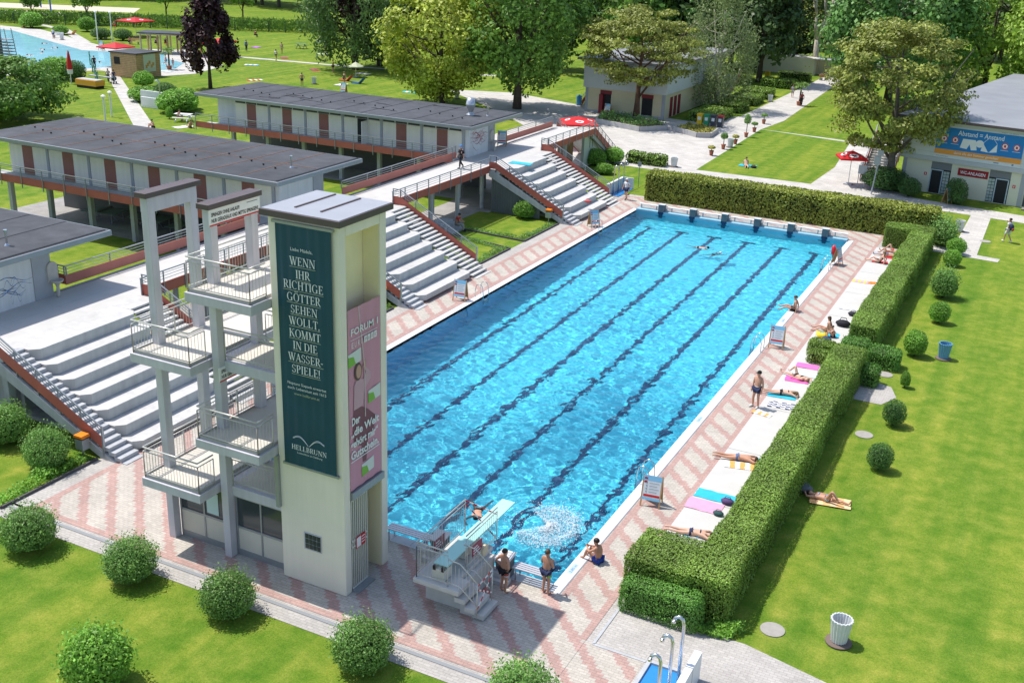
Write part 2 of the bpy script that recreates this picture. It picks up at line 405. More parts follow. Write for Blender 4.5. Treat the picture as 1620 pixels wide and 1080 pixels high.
struct(MB().box(-19.4,3.5,-4.93,-4.80,-.02,.012).build('drain', mat('drain_grate', (.25,.26,.27), .6)))
for k, (a, c) in enumerate((((1.93,-1.86),(1.93,.4)),((1.93,-1.86),(3.6,-1.86)))):
    struct(MB().bar((*a,.0),(*c,.0),.09,.03).build('edging', CONCG))
# sunbathing slabs with joints
y = 3.3; mb = MB()
while y < 49: mb.box(1.67,3.85,y,min(y+4.9,49.2)-.025,-.01,.03); y += 4.9
struct(mb.build('sun_slab', SLAB, bevel=.008))
# lawns inside the paved part, kerbs
LW = GRASS
for pts in (rect(-33,-19.47,-5.1,-.72), rect(-24.6,-19.47,8.6,20.35), [(-24.2,29.75),(-19.47,29.75),(-19.47,34.5),(-24.2,35.35)], [(-24.3,37.05),(-19.47,36.65),(-19.47,42.2),(-25.9,42.2),(-25.9,39.2)]):
    sheet('lawn', pts, .006, LW)
mbk = MB()
for a, c in (((-19.42,-5.1),(-19.42,-.72)),((-19.42,8.6),(-19.42,20.35)),((-19.42,29.75),(-19.42,34.5)),((-19.42,34.5),(-24.2,35.35)),((-24.3,37.0),(-19.42,36.6)),((-19.42,36.6),(-19.42,42.2)),((-19.42,-5.12),(-33,-5.12))):
    struct(MB().bar((*a,.03),(*c,.03),.07,.14).build('kerb', KERB))
sheet('lawn', rect(-52.5,-29.3,7.4,22.6), -.004, LW); sheet('lawn', rect(-52.5,-29.3,30.6,44.6), -.004, LW)
sheet('lawn', rect(-25.9,-18.8,53.7,63.5), .004, LW)
# plaza and paths north of the pool
sheet('plaza', [(-40,62),(-25.9,62),(-25.9,64.8),(4.4,63.6),(9.5,63.2),(30,60.5),(30,62),(12,65.5),(2,67),(-.5,69),(-5.5,91),(-17.9,92.5),(-17.2,100),(-19.2,144),(-16,170),(-22.5,170),(-22.4,144),(-22.3,117),(-22.3,99.8),(-26.4,92.5),(-40,95),(-52,99),(-60,96),(-46,84),(-40,78)], -.006, PLAZA)
sheet('lawn', [(-17.1,66.9),(-6.9,67.3),(-6.6,76),(-7.9,90.4),(-17.9,92.4)], 0.0, LW)
sheet('lawn', [(-15.7,95.2),(-6.5,91.3),(2,90),(2,140),(-18.0,144),(-17.0,117)], 0.0, LW)
sheet('path', [(4.9,50.5),(5.0,52.2),(6.35,52.0),(6.5,64.0),(7.95,63.8),(8.0,51.2),(9.5,51.0),(9.4,50.1)], -.004, PLAZA)
sheet('path', [(5.2,21.2),(6.5,21.2),(7.0,22.4),(6.6,23.6),(5.2,24.2)], -.004, GREYP)
# ================================================================ pool
POOLB = mat('pool_paint', (.11,.60,.72), .5, .03, .8)
POOLL = mat('pool_line', (.012,.04,.11), .5)
POOLW = mat('pool_wall_tile', (.22,.50,.62), .35, .04, 3)
za, zb = -3.7, -1.9
floor_z = lambda y: za+(zb-za)*(y-PY0)/(PY1-PY0)
b = MB(); x0, x1, y0, y1 = PX0, PX1, PY0, PY1
b.add([(x0,y0,0),(x1,y0,0),(x1,y1,0),(x0,y1,0),(x0,y0,za),(x1,y0,za),(x1,y1,zb),(x0,y1,zb)], [(4,5,6,7),(0,1,5,4),(1,2,6,5)])
b.m(2).add([(x0,y0,0),(x0,y0,za),(x0,y1,zb),(x0,y1,0)], [(0,1,2,3)])  # left wall: its shade is painted in as a darker blue
b.m(1).add([(x0,y1,.0),(x1,y1,.0),(x1,y1,zb),(x0,y1,zb)], [(3,2,1,0)])
basin = struct(b.build('pool_basin', [POOLB, POOLW, mat('pool_side_shade', (.045,.27,.46), .4, .06, 2)])); basin.cycles.is_caustics_receiver = True
LANES = [-14.27,-11.8,-9.36,-6.92,-4.46,-2.0]
for lx in LANES:
    b = MB()
    f = lambda y: floor_z(y)+.012
    for a, c, w in ((2.3,47.2,.15),(47.2,47.45,.55),(2.1,2.35,.55)):
        b.add([(lx-w,a,f(a)),(lx+w,a,f(a)),(lx+w,c,f(c)),(lx-w,c,f(c))], [(0,1,2,3)])
    b.box(lx-.15,lx+.15,y1-.006,y1-.002,-1.15,.0); b.box(lx-.42,lx+.42,y1-.009,y1-.0065,-.62,-.40)
    o = struct(b.build('lane_line', POOLL)); struct(MB().box(lx-.22,lx+.22,y1+.0,y1+.008,-.06,.128).build('lane_mark', POOLL)); o.cycles.is_caustics_receiver = True
# water: real waves, refraction and caustics from the sun
rng = np.random.default_rng(3)
st = .07; nx, ny = int((x1-x0)/st), int((y1-y0)/st)
X, Y = np.meshgrid(np.linspace(x0,x1,nx+1), np.linspace(y0,y1,ny+1)); Z = np.zeros_like(X)
for k in range(120):
    lam = math.exp(rng.uniform(math.log(.17), math.log(1.4))); th = rng.normal(1.25,.8)
    amp = .0024*lam**.9*rng.uniform(.4,1)
    ph = rng.uniform(0,7)
    Z += amp*np.sin(2*np.pi/lam*(X*np.cos(th)+Y*np.sin(th))+ph)
env = (.66+.5*np.exp(-((Y-9)/15)**2))*(1+.22*np.sin(X*.45+Y*.21)+.2*np.sin(Y*.33-X*.3+1.2)+.14*np.sin(X*.9+2))                 # livelier by the diving boards
Dc = np.hypot(X+2.2, Y-3.75)
Z = Z*env + (.012*np.exp(-(Dc/2.2)**2)*np.sin(2*np.pi*Dc/.5)) + .006*np.exp(-((Dc-3)/2)**2)*np.sin(2*np.pi*Dc/.8)
Z += -.06
me = bpy.data.meshes.new('pool_water')
V = np.stack([X,Y,Z],-1).reshape(-1,3); I = np.arange((nx+1)*(ny+1)).reshape(ny+1,nx+1)
F = np.stack([I[:-1,:-1],I[:-1,1:],I[1:,1:],I[1:,:-1]],-1).reshape(-1,4)
me.from_pydata(V.tolist(), [], F.tolist()); me.polygons.foreach_set('use_smooth', [True]*len(me.polygons))
wm = bpy.data.materials.new('pool_water'); wm.use_nodes = True; n_ = wm.node_tree; n_.nodes.clear()
out = n_.nodes.new('ShaderNodeOutputMaterial'); gl = n_.nodes.new('ShaderNodeBsdfGlass')
gl.inputs['IOR'].default_value = 1.33; gl.inputs['Roughness'].default_value = 0; gl.inputs['Color'].default_value = (.80,.97,1,1)
gg = n_.nodes.new('ShaderNodeNewGeometry'); nz = n_.nodes.new('ShaderNodeTexNoise'); nz.inputs['Scale'].default_value = 6.5; nz.inputs['Detail'].default_value = 3
mp_ = n_.nodes.new('ShaderNodeMapping'); mp_.inputs['Scale'].default_value = (1,.6,1); mp_.inputs['Rotation'].default_value = (0,0,.35); n_.links.new(gg.outputs['Position'], mp_.inputs[0]); n_.links.new(mp_.outputs[0], nz.inputs['Vector'])
bp_ = n_.nodes.new('ShaderNodeBump'); bp_.inputs['Strength'].default_value = .3; bp_.inputs['Distance'].default_value = .03; n_.links.new(nz.outputs['Fac'], bp_.inputs['Height']); n_.links.new(bp_.outputs[0], gl.inputs['Normal'])
n_.links.new(gl.outputs[0], out.inputs[0]); me.materials.append(wm)
water = struct(obj_from(me, 'pool_water')); water.cycles.is_caustics_caster = True
# coping: long white stones, dark grate outside
for xa, xb, xg in ((PX1,-.045,-.045),(PX0-.37,PX0,PX0-.41)):
    b = MB(); y = -.02
    while y < 49.9: b.box(xa,xb,y,min(y+2.0,50.02)-.006,-.35,.012); y += 2.0
    struct(b.build('coping', COPE, bevel=.006)); struct(MB().box(xg,xg+.043,0,50,-.05,.006).build('coping_grate', mat('coping_grate_grey', (.22,.23,.25), .5)))
b = MB()
for k in range(21):
    xx = PX0+.02+k*.755; b.box(xx,xx+.735,.02,.42,-.08,.012)
struct(b.build('gutter_slab', mat('gutter_grey', (.50,.51,.52), .6, .05, 5), bevel=.006)); struct(MB().box(PX0,PX1,-.02,.015,-.06,.014).build('gutter_edge', COPE))
# raised far end wall
b = MB(); b.box(PX0,PX1,49.46,50.1,-.1,.13); struct(b.build('end_wall', mat('end_wall_tile', (.30,.50,.60), .4, .05, 3), bevel=.01))
# foot-basin waters, second pool far behind
wat2 = mat('leisure_water', (.26,.58,.70), .12, .12, 1.3, .5, 2.2, spec=.5, var2=.1)
sheet('leisure_pool', [(-154,107.5),(-123.5,94.8),(-118,97),(-112,99.8),(-107,95.5),(-102,93.5),(-98.5,88),(-99,84),(-104,83),(-105.8,84.6),(-110,69),(-117,62),(-165,62),(-185,108)], .004, wat2)
sheet('leisure_deck', [(-152,112),(-122,99.5),(-113,106.5),(-104,101),(-96,95),(-93,86),(-95,80),(-101,80.5),(-104.5,80),(-109,67),(-116,60),(-150,60),(-152,50),(-200,50),(-200,112)], -.004, PLAZA)
sheet('path', [(-59.6,45.8),(-62.7,45.8),(-104.7,81.2),(-102.1,80.9)], 0.0, PLAZA)
sheet('path', [(-112,101.5),(-99,104.3),(-83,106),(-60,112),(-60,113.3),(-83,107.2),(-99,105.6),(-112,103)], 0.0, PLAZA)
sheet('path', [(-133,103),(-150,114),(-160,118),(-160,119),(-149,115.5),(-131,103.6)], 0.0, PLAZA)
SAND = mat('beach_sand', (.55,.48,.38), .95, .06, 3)
sheet('sand_court', [(-181.8,127.9),(-158,138.5),(-163,146),(-190,134)], 0.0, SAND); sheet('sand_court', [(-194,138),(-168,150),(-176,160),(-206,146)], 0.0, SAND)
# ================================================================ diving tower
CREAM = mat('cream_plaster', (.79,.72,.60), .75, .05, .7, .12, 35, var2=.04, scale2=.25, streak=.025)
NICHE = mat('yellow_plaster', (.86,.76,.50), .8, .06, 1.2)
FRAMEC = mat('painted_concrete', (.54,.525,.56), .7, .06, 1.5, .12, 25, var2=.05, streak=.10)
BROWN = mat('brown_flashing', (.10,.075,.075), .5, .1, 2)
ROOFW = mat('pale_roof_sheet', (.36,.36,.385), .35, .06, 1.1, .1, 6, metal=.15)
PLATF = mat('platform_floor', (.56,.52,.46), .85, .05, 3)
RAILM = mat('railing_steel', (.55,.54,.50), .35, .05, 4, metal=.35)
T = thing('diving_tower', 'cream concrete diving tower with four railed platforms and a teal banner', 'diving tower', (-9.5,-2.3,0))
b = MB(); TX0, TX1, TY0, TY1, TH = -8.25, -5.8, -3.5, -1.1, 11.98
b.box(TX0,TX1,TY0,-3.17,0,TH); b.box(TX0,-7.95,-3.17,TY1,0,TH); b.box(-7.95,TX1,-1.44,TY1,0,TH); b.box(-7.95,TX1,-3.17,-1.44,11.62,TH)
b.build('tower_shaft', CREAM, T, bevel=.03)
MB().box(-7.95,-7.3,-3.165,-1.445,0,3.3).build('passage_wall', NICHE, T); MB().box(-7.95,-6.42,-3.165,-1.445,3.3,11.615).build('niche_wall', NICHE, T)
b = MB(); b.box(-6.4,-5.95,-3.168,-3.162,3.55,11.61); b.box(-7.296,-5.85,-1.448,-1.442,0,3.27); b.box(-6.4,-5.85,-1.448,-1.442,3.55,11.61); b.build('niche_lining', NICHE, T)
b = MB(); b.box(-6.43,-6.39,-2.95,-2.35,9.75,10.45); b.build('hatch', NICHE, T, bevel=.01)
b = MB(); b.box(-8.42,-5.64,-3.67,-.94,11.98,12.17); b.build('roof', BROWN, T, bevel=.01)
b = MB(); b.box(-8.37,-5.69,-3.62,-.99,12.1,12.185); b.build('roof_sheet', ROOFW, T)
for yy in (-2.9,-2.0):
    MB().box(-7.6+ (yy+2.9)*1.0,-7.54+(yy+2.9)*1.0,-3.1,-1.15,12.185,12.215).build('roof_seam', BROWN, T)
w = MB().box(-7.36,-6.70,-3.53,-3.48,1.30,1.90).build('window', FRAMEC, T)
b = MB()
for i in range(4):
    for j in range(3): b.box(-7.30+.15*i,-7.17+.15*i,-3.545,-3.525,1.35+.18*j,1.51+.18*j)
b.build('glass_block', mat('glass_block_green', (.05,.06,.05), .15), w)
MB().box(-8.34,-8.2,-3.62,-3.46,2.55,4.35).build('downpipe_box', GREYSTEEL, T, bevel=.01)
MB().box(-5.95,-5.72,-3.15,-1.40,3.28,3.52).build('lintel', GREYSTEEL, T, bevel=.01)
gt = MB()
for zz in (.06,1.55,1.75,3.2): gt.box(-5.84,-5.80,-3.14,-2.30,zz,zz+.05)
for i in range(9): gt.box(-5.84,-5.805,-3.14+.104*i,-3.105+.104*i,.06,3.25)
g = gt.build('gate', mat('gate_paint', (.62,.60,.52), .5), T)
MB().box(-6.25,-6.2,-3.16,-2.28,.05,3.27).build('gate_shade_backing', mat('gate_shade', (.05,.05,.045), .7), T)  # added dark sheet that paints the shade behind the gate bars
MB().box(-5.9,-5.55,-3.16,-2.25,0,.05).build('threshold', GREYSTEEL, T)
for cx in (-12.94,-10.5):
    for cy in (-3.39,-1.55): MB().box(cx-.14,cx+.14,cy-.15,cy+.15,0,11.62).build('column', FRAMEC, T, bevel=.012)
    MB().box(cx-.145,cx+.145,-3.546,-1.394,11.34,11.80).build('cross_beam', FRAMEC, T, bevel=.01)
    MB().box(cx-.24,cx+.24,-3.68,-1.26,11.82,11.98).build('beam_cap', BROWN, T, bevel=.01)
def railing(path, z, parent, hgt=1.05, gap=.125):
    """posts at path corners, two top rails, a bottom rail and thin balusters"""
    b = MB()
    for (ax,ay),(cx,cy) in zip(path, path[1:]):
        L = math.hypot(cx-ax,cy-ay); ux, uy = (cx-ax)/L, (cy-ay)/L
        for h_, r in ((hgt,.026),(hgt-.14,.018),(.12,.018)): b.tube([(ax,ay,z+h_),(cx,cy,z+h_)], r, 6)
        n = max(1, round(L/1.6))
        for k in range(n+1): b.tube([(ax+ux*L*k/n,ay+uy*L*k/n,z-.08),(ax+ux*L*k/n,ay+uy*L*k/n,z+hgt-.14)], .02, 6)
        n = int(L/gap)
        for k in range(1,n): b.tube([(ax+ux*L*k/n,ay+uy*L*k/n,z+.12),(ax+ux*L*k/n,ay+uy*L*k/n,z+hgt-.14)], .0085, 4, False)
    return b.build('railing', RAILM, parent, smooth=True)
def platform(x0, x1, y0, y1, z, gaps):
    p = MB().box(x0,x1,y0,y1,z-.3,z).build('platform', FRAMEC, T, bevel=.012)
    MB().box(x0+.12,x1-.12,y0+.12,y1-.05,z+.03,z+.06).build('platform_floor', PLATF, p)
    c = MB(); c.box(x0+.09,x1-.09,y0+.09,y0+.12,z,z+.1); c.box(x0+.09,x0+.12,y0+.12,y1,z,z+.1); c.box(x1-.12,x1-.09,y0+.12,y1,z,z+.1); c.build('floor_edge', mat('floor_edge', (.36,.35,.33), .7), p)
    railing(gaps, z+.04, T)
i_ = .08
platform(-10.75,-8.26,-4.4,1.7,9.45,[(-8.34,-3.6),(-8.34,-4.32),(-10.67,-4.32),(-10.67,1.2)])
platform(-13.2,-10.75,-4.4,1.7,7.0,[(-10.83,-3.6),(-10.83,-4.32),(-13.12,-4.32),(-13.12,1.2)])
platform(-10.75,-8.26,-4.4,1.7,4.65,[(-8.34,-3.6),(-8.34,-4.32),(-10.67,-4.32),(-10.67,1.2)])
platform(-13.2,-10.75,-4.4,1.7,2.62,[(-10.83,-3.6),(-10.83,-4.32),(-13.12,-4.32),(-13.12,1.2)])
for zz in (7.0,2.62):
    b = MB(); b.box(-10.70,-8.26,-3.32,-1.2,zz-.38,zz-.03); br = b.build('bridge', FRAMEC, T, bevel=.01)
    MB().box(-10.36,-8.3,-3.15,-1.3,zz-.03,zz+.01).build('bridge_floor', PLATF, br)
    railing([(-10.34,-3.26),(-8.3,-3.26)], zz, T)
    railing([(-10.34,-1.3),(-8.3,-1.3)], zz, T)
# glazed room at the foot
PANEL = mat('beige_panel', (.60,.56,.48), .55, .03, 2)
for xa, xb in ((-12.78,-10.66),(-10.34,-8.27)):
    f = MB(); f.box(xa,xb,-3.24,-3.16,0,.22); mid = (xa+xb)/2
    for q in (xa,mid-.03,xb-.06): f.box(q,q+.06,-3.242,-3.158,.22,2.22)
    f.box(xa,xb,-3.241,-3.157,1.02,1.10); f.box(xa,xb,-3.241,-3.157,2.16,2.24)
    fo = f.build('window_frame', GREYSTEEL, T)
    for q in (xa+.06, mid+.03):
        MB().box(q,q+(xb-xa)/2-.09,-3.22,-3.19,.22,1.02).build('window_panel', PANEL, fo)
        MB().box(q,q+(xb-xa)/2-.09,-3.205,-3.195,1.10,2.16).build('window_pane', GLASS, fo)
b = MB(); b.box(-12.75,-8.27,-1.45,-1.38,0,1.0); b.box(-12.82,-12.76,-3.2,-1.4,0,1.0); b.build('room_wall', PANEL, T)
MB().box(-11.6,-11.1,-3.225,-3.215,1.2,2.0).build('notice', mat('notice_pale', (.5,.66,.66), .6), T)
# teal banner
TEAL = mat('teal_canvas', (.006,.058,.095), .45, .12, 1.2, spec=.4)
BN = thing('banner', 'tall dark teal banner with white roman capitals on the cream tower', 'banner', (-6.97,-3.55,4.2))
b = MB(); n = 22; V_ = []
for j in range(2):
    for i in range(n+1):
        x = -7.93+1.93*i/n; V_.append((x, -3.585+.012*math.sin(i*1.7)+.008*math.sin(i*.6+j), 4.24+7.57*j))
b.add(V_, [(i,i+1,n+2+i,n+1+i) for i in range(n)]); b.build('canvas', TEAL, BN, smooth=True)
b = MB(); b.box(-8.05,-5.93,-3.60,-3.52,11.81,11.89); b.build('top_batten', GREYSTEEL, BN); MB().box(-8.0,-5.92,-3.60,-3.52,4.17,4.24).build('bottom_batten', GREYSTEEL, BN)
LET = mat('white_print', (.74,.76,.76), .5)
b = MB(); X_, U_ = (1,0,0), (0,0,1)
LN = [('WENN',10.66),('IHR',10.275),('RICHTIGE',9.94),('GÖTTER',9.57),('SEHEN',9.205),('WOLLT,',8.84),('KOMMT',8.46),('IN DIE',8.085),('WASSER-',7.705),('SPIELE!',7.335)]
ul = MB()
for w_, z in LN:
    W_ = roman(b, w_, .25, (-6.99,-3.606,z), X_, U_, tight=.96)
    ul.box(-6.99-W_/2,-6.99+W_/2,-3.609,-3.606,z-.055,z-.043)
text_into(b, 'Liebe Mädels,', .14, (-7.40,-3.608,11.08), X_, U_, width=.76)
text_into(b, 'Neptuns Sixpack erwartet', .125, (-7.69,-3.608,6.93), X_, U_, width=1.40)
text_into(b, 'euch: Lebenslust seit 1615', .125, (-7.69,-3.608,6.78), X_, U_, width=1.40)
roman(b, 'HELLBRUNN', .165, (-6.98,-3.606,4.78), X_, U_, tight=1.05)
text_into(b, 'Lustschloss zu Salzburg', .085, (-7.43,-3.608,4.665), X_, U_, width=.93)
for sgn in (-1,1):
    for o_ in (0,.035):
        b.tube([(-6.985+sgn*(.02+.56*t), -3.608, 4.98+(.30-o_)*math.sin(math.pi*min(1,t*1.05)*.72+.05)-.03*t) for t in [k/10 for k in range(11)]], .008, 4)
b.build('lettering', LET, BN); ul.build('underline', mat('gold_print', (.42,.46,.30), .5), BN)
b = MB(); text_into(b, 'www.hellbrunn.at', .12, (-7.46,-3.608,6.61), X_, U_, width=.93); b.build('web_address', mat('gold_print', (.42,.46,.30), .5), BN)
# pink banner in the niche
PB = thing('banner', 'pink advertising banner with a woman and white writing in the tower niche', 'banner', (-5.78,-2.35,3.55))
b = MB(); n = 16; V_ = []
for j in range(2):
    for i in range(n+1): V_.append((-5.81+.012*math.sin(i*1.3+j), -3.16+1.7*i/n, 3.56+5.85*j))
b.add(V_, [(i,i+1,n+2+i,n+1+i) for i in range(n)]); b.build('canvas', mat('pink_canvas', (.56,.26,.34), .5, .06, 1.0), PB, smooth=True)
Y_ = (0,1,0); b = MB()
text_into(b, 'FORUM 1', .30, (-5.775,-3.05,8.60), Y_, U_, width=1.40, bold=.02)
for i, ch in enumerate('EURO'): text_into(b, ch, .25, (-5.775,-3.02+.165*i,8.21), Y_, U_, width=.09)
ln = MB(); ln.box(-5.776,-5.774,-3.06,-1.66,8.46,8.475); ln.box(-5.776,-5.774,-3.14,-1.6,4.53,4.56); ln.build('printed_line', LET, PB)
for i in range(4): MB().box(-5.776,-5.774,-2.36+.175*i,-2.22+.175*i,8.20,8.40).build('printed_square', LET, PB)
text_into(b, 'Der', .36, (-5.775,-3.08,5.74), Y_, U_, width=.44, bold=.03)
text_into(b, '„die Welt', .36, (-5.775,-3.12,5.38), Y_, U_, width=1.5, bold=.03)
text_into(b, 'gehört mir“', .36, (-5.775,-3.13,5.0), Y_, U_, width=1.45, bold=.03)
text_into(b, 'Gutschein.', .38, (-5.775,-3.14,4.62), Y_, U_, width=1.5, bold=.03)
b.build('lettering', LET, PB)
pk = MB()
for i, ch in enumerate('PARK'): text_into(pk, ch, .19, (-5.772,-2.335+.175*i,8.225), Y_, U_, width=.085)
pk.build('small_lettering', mat('pink_print', (.56,.26,.34), .5), PB)
b = MB().tube([(-5.79,-2.62,9.4),(-5.79,-2.45,8.2),(-5.79,-2.34,7.4),(-5.79,-2.33,5.8)], .018, 6); b.build('printed_rope', mat('rope_print', (.60,.50,.52), .6), PB)
def flat(pts, x, m, name): return MB().add([(x,y,z) for y,z in pts], [tuple(range(len(pts)))]).build(name, m, PB)
el = lambda cy,cz,ry,rz,n=18: [(cy+ry*math.cos(2*math.pi*k/n), cz+rz*math.sin(2*math.pi*k/n)) for k in range(n)]
flat([(-3.0,5.5),(-2.92,6.2),(-2.6,6.25),(-2.2,6.0),(-1.75,5.6),(-1.9,5.15),(-2.2,5.0),(-2.3,4.3),(-2.5,4.3),(-2.55,4.9),(-2.9,5.0)], -5.796, mat('print_plum', (.20,.075,.10), .6), 'printed_skirt')
flat([(-2.93,6.2),(-2.88,7.0),(-2.72,7.15),(-2.4,7.05),(-2.25,7.25),(-2.45,7.45),(-2.35,7.5),(-2.0,7.15),(-2.0,6.95),(-2.35,6.7),(-2.45,6.2)], -5.793, mat('print_rose', (.55,.33,.38), .6), 'printed_blouse')
flat(el(-2.67,7.38,.19,.29), -5.790, mat('print_dark_hair', (.10,.06,.055), .5), 'printed_hair'); flat(el(-2.645,7.37,.135,.215), -5.787, mat('print_skin', (.52,.30,.22), .6), 'printed_face')
flat([(-2.42,7.4),(-2.36,7.62),(-2.26,7.62),(-2.28,7.36)], -5.786, mat('print_skin', (.52,.30,.22), .6), 'printed_hand')
for cy, cz in ((-2.84,7.87),(-1.83,6.38),(-2.23,4.05)):
    flat([(cy-.33,cz-.24),(cy+.33,cz-.18),(cy+.33,cz+.24),(cy-.33,cz+.18)], -5.79, mat('print_pale', (.62,.66,.62), .6), 'printed_voucher')
    flat([(cy-.33,cz-.24),(cy+.05,cz-.20),(cy-.05,cz+.05),(cy-.33,cz+.10)], -5.787, mat('print_green', (.20,.45,.06), .6), 'printed_clover')
# warning signs on the tower frame
for (y0, y1, z0, z1, lab) in ((-3.6,-1.3,11.30,11.80,'white jumping rules sign with red edge under the brown beam cap'),(-3.6,-1.3,6.33,6.80,'white jumping rules sign with red edge below the middle platform')):
    S = thing('sign', lab, 'sign', (-10.34,-2.45,z0))
    MB().box(-10.36,-10.33,y0,y1,z0,z1).build('board', WHITE, S); MB().box(-10.332,-10.326,y0,y1,z0,z0+.045).build('red_edge', mat('sign_red', (.55,.02,.02), .5), S)
    b = MB(); text_into(b, 'SPRINGEN OHNE ANLAUF!', .16, (-10.325,y0+.09,z0+.28), Y_, U_, width=1.25, bold=.025); text_into(b, 'NUR GERADEAUS UND MITTIG SPRINGEN!', .16, (-10.325,y0+.09,z0+.10), Y_, U_, width=2.1, bold=.025)
    b.box(-10.326,-10.324,y1-.62,y1-.12,z1-.10,z1-.085)
    b.build('lettering', BLACK, S)
S = thing('sign', 'small red and white notice on the tower gate bars', 'sign', (-5.78,-2.7,1.55))
MB().box(-5.79,-5.77,-2.95,-2.45,1.45,1.85).build('board', mat('sign_red', (.55,.02,.02), .5), S); b = MB(); b.box(-5.768,-5.765,-2.93,-2.70,1.48,1.82)
for k in range(3): b.box(-5.768,-5.765,-2.66,-2.49,1.55+.1*k,1.58+.1*k)
b.build('paper', WHITE, S)
# ================================================================ springboard block
SB = thing('springboard', 'low concrete springboard with turquoise board and steel railings at the pool end', 'springboard', (-3,-1.3,0))
PLC = mat('plinth_concrete', (.52,.51,.48), .8, .08, 3, .15, 30)
MB().box(-3.62,-2.3,-2.30,-.2,0,.86).build('plinth', PLC, SB)
MB().prism([(-3.75,-2.87),(-2.13,-2.87),(-2.13,-2.12),(-2.47,-2.12),(-2.47,.02),(-3.75,.02)],.86,1.03).build('deck_slab', PLC, SB, bevel=.025)
for (xa, xb, ya, yb, z) in ((-2.35,-1.98,-2.75,-1.75,.72),(-2.02,-1.66,-2.70,-1.70,.45),(-1.80,-1.44,-2.52,-1.55,.2)): MB().box(xa,xb,ya,yb,z-.17,z).build('step', PLC, SB, bevel=.02)
MB().box(-2.30,-1.75,-2.45,-1.8,0,.35).build('stair_base', PLC, SB)
b = MB(); b.box(-3.23,-2.73,-2.5,2.1,1.50,1.545); b.build('board', mat('turquoise_board', (.38,.68,.62), .45, .04, 2), SB, bevel=.012)
b = MB(); b.box(-3.2,-2.76,-2.62,-2.2,1.05,1.42); b.box(-3.1,-2.86,-1.2,-.2,1.05,1.47); b.build('board_mount', mat('mount_beige', (.60,.57,.50), .5), SB, bevel=.01)
b = MB()
for xx in (-3.13,-2.83): b.box(xx-.05,xx+.05,-2.64,-2.55,1.38,1.52)
b.build('board_clamp', BLACK, SB)
b = MB().tube([(-2.5,-.62,1.2),(-2.42,-.62,1.2)], .19, 20); b.build('roller_wheel', mat('wheel_beige', (.62,.54,.36), .6), SB, smooth=False)
railing([(-2.57,-2.76),(-3.68,-2.76),(-3.68,.3)], 1.03, SB, 1.22); railing([(-2.54,-1.7),(-2.54,.36)], 1.03, SB, 1.22)
for yy in (-2.75,-1.78):
    b = MB()
    for h_ in (.95,.15): b.tube([(-2.57,yy,1.03+h_),(-2.15,yy,1.0+h_),(-1.55,yy,.5+h_)], .022, 6)
    b.tube([(-1.55,yy,.3),(-1.55,yy,1.45)], .022, 6)
    for k in range(1,8): b.tube([(-2.57+.127*k,yy,1.18-.045*k),(-2.57+.127*k,yy,1.95-.05*k)], .009, 4, False)
    b.build('stair_rail', RAILM, SB, smooth=True)
TR, TW = mat('tape_red', (.55,.03,.025), .5), mat('tape_white', (.75,.74,.72), .5)
b = MB()
for p, q in (((-3.68,.3,2.2),(-2.54,.36,2.0)),((-3.68,.3,2.1),(-2.54,.36,1.1)),((-1.55,-2.75,.5),(-1.55,-1.78,1.3)),((-1.55,-2.75,1.25),(-1.55,-1.78,.6)),((-1.55,-2.75,1.35),(-1.55,-1.78,1.42)),((-3.69,.3,1.3),(-3.69,.3,2.2))):
    p, q = Vector(p), Vector(q); n = max(2,int((q-p).length/.14))
    for k in range(n): b.m(k%2).bar(p.lerp(q,k/n), p.lerp(q,(k+1)/n), .012, .05)
tag(b.build('barrier_tape', [TR,TW]), 'red and white barrier tape tied across the springboard railings', 'tape')
for (yy, xx) in ((-1.35,-3.70),(-1.0,-2.52)):
    b = MB(); b.box(xx-.012,xx+.012,yy-.32,yy+.32,1.3,1.68); o = b.build('notice', mat('wine_sign', (.30,.05,.09), .5), SB)
    c = MB()
    for k in range(3): c.box(xx-.015,xx+.015,yy-.26,yy+.2-.1*k,1.36+.1*k,1.40+.1*k)
    c.build('lettering', WHITE, o)
# ================================================================ starting blocks and benches
ALU = mat('bench_aluminium', (.60,.59,.60), .35, .05, 3, metal=.4)
def start_block(num):
    r = thing('starting_block', 'x', 'starting block', (0,0,0), 'starting blocks')
    b = MB(); b.wedge([(-.34,.70),(.30,.76),(.30,.80),(-.34,.74)], -.27, .27, 'x'); b.build('top_plate', mat('block_top', (.55,.55,.55), .6), r, bevel=.008)
    b = MB(); b.wedge([(-.2,0),(.26,0),(.26,.755),(-.3,.695)], -.22, .22, 'x'); b.build('pedestal', mat('block_grey', (.15,.155,.165), .6), r, bevel=.01)
    b = MB(); b.box(-.36,.36,-.62,-.24,0,.16); b.box(-.3,.3,-.45,-.22,.16,.34); b.build('step', mat('block_step', (.48,.48,.48), .6), r, bevel=.01)
    b = MB(); text_into(b, str(num), .42, (0,-.335,.28), (1,0,0), (0,.25,1), 'CENTER', width=.16 if num != 1 else .06); b.build('number', BLACK, r)
    return r
ordn = ['first','second','third','fourth','fifth','sixth']
for i, lx in enumerate(LANES):
    r = start_block(6-i); r.location = (lx,49.72,.03); r.rotation_euler = (0,0,math.pi); r.scale = (1,1,.84); r['group'] = 'starting blocks at the far pool end'
    r['label'] = f'grey starting block on the far end wall, {ordn[i]} from the left'
for lx, num, lab in ((-4.49,3,'grey starting block with number 3 behind the springboard railing'),(-2.03,2,'grey starting block between the two boys and the springboard')):
    r = start_block(num); r.location = (lx,.06,0); r['group'] = 'starting blocks at the near pool end'; r['label'] = lab
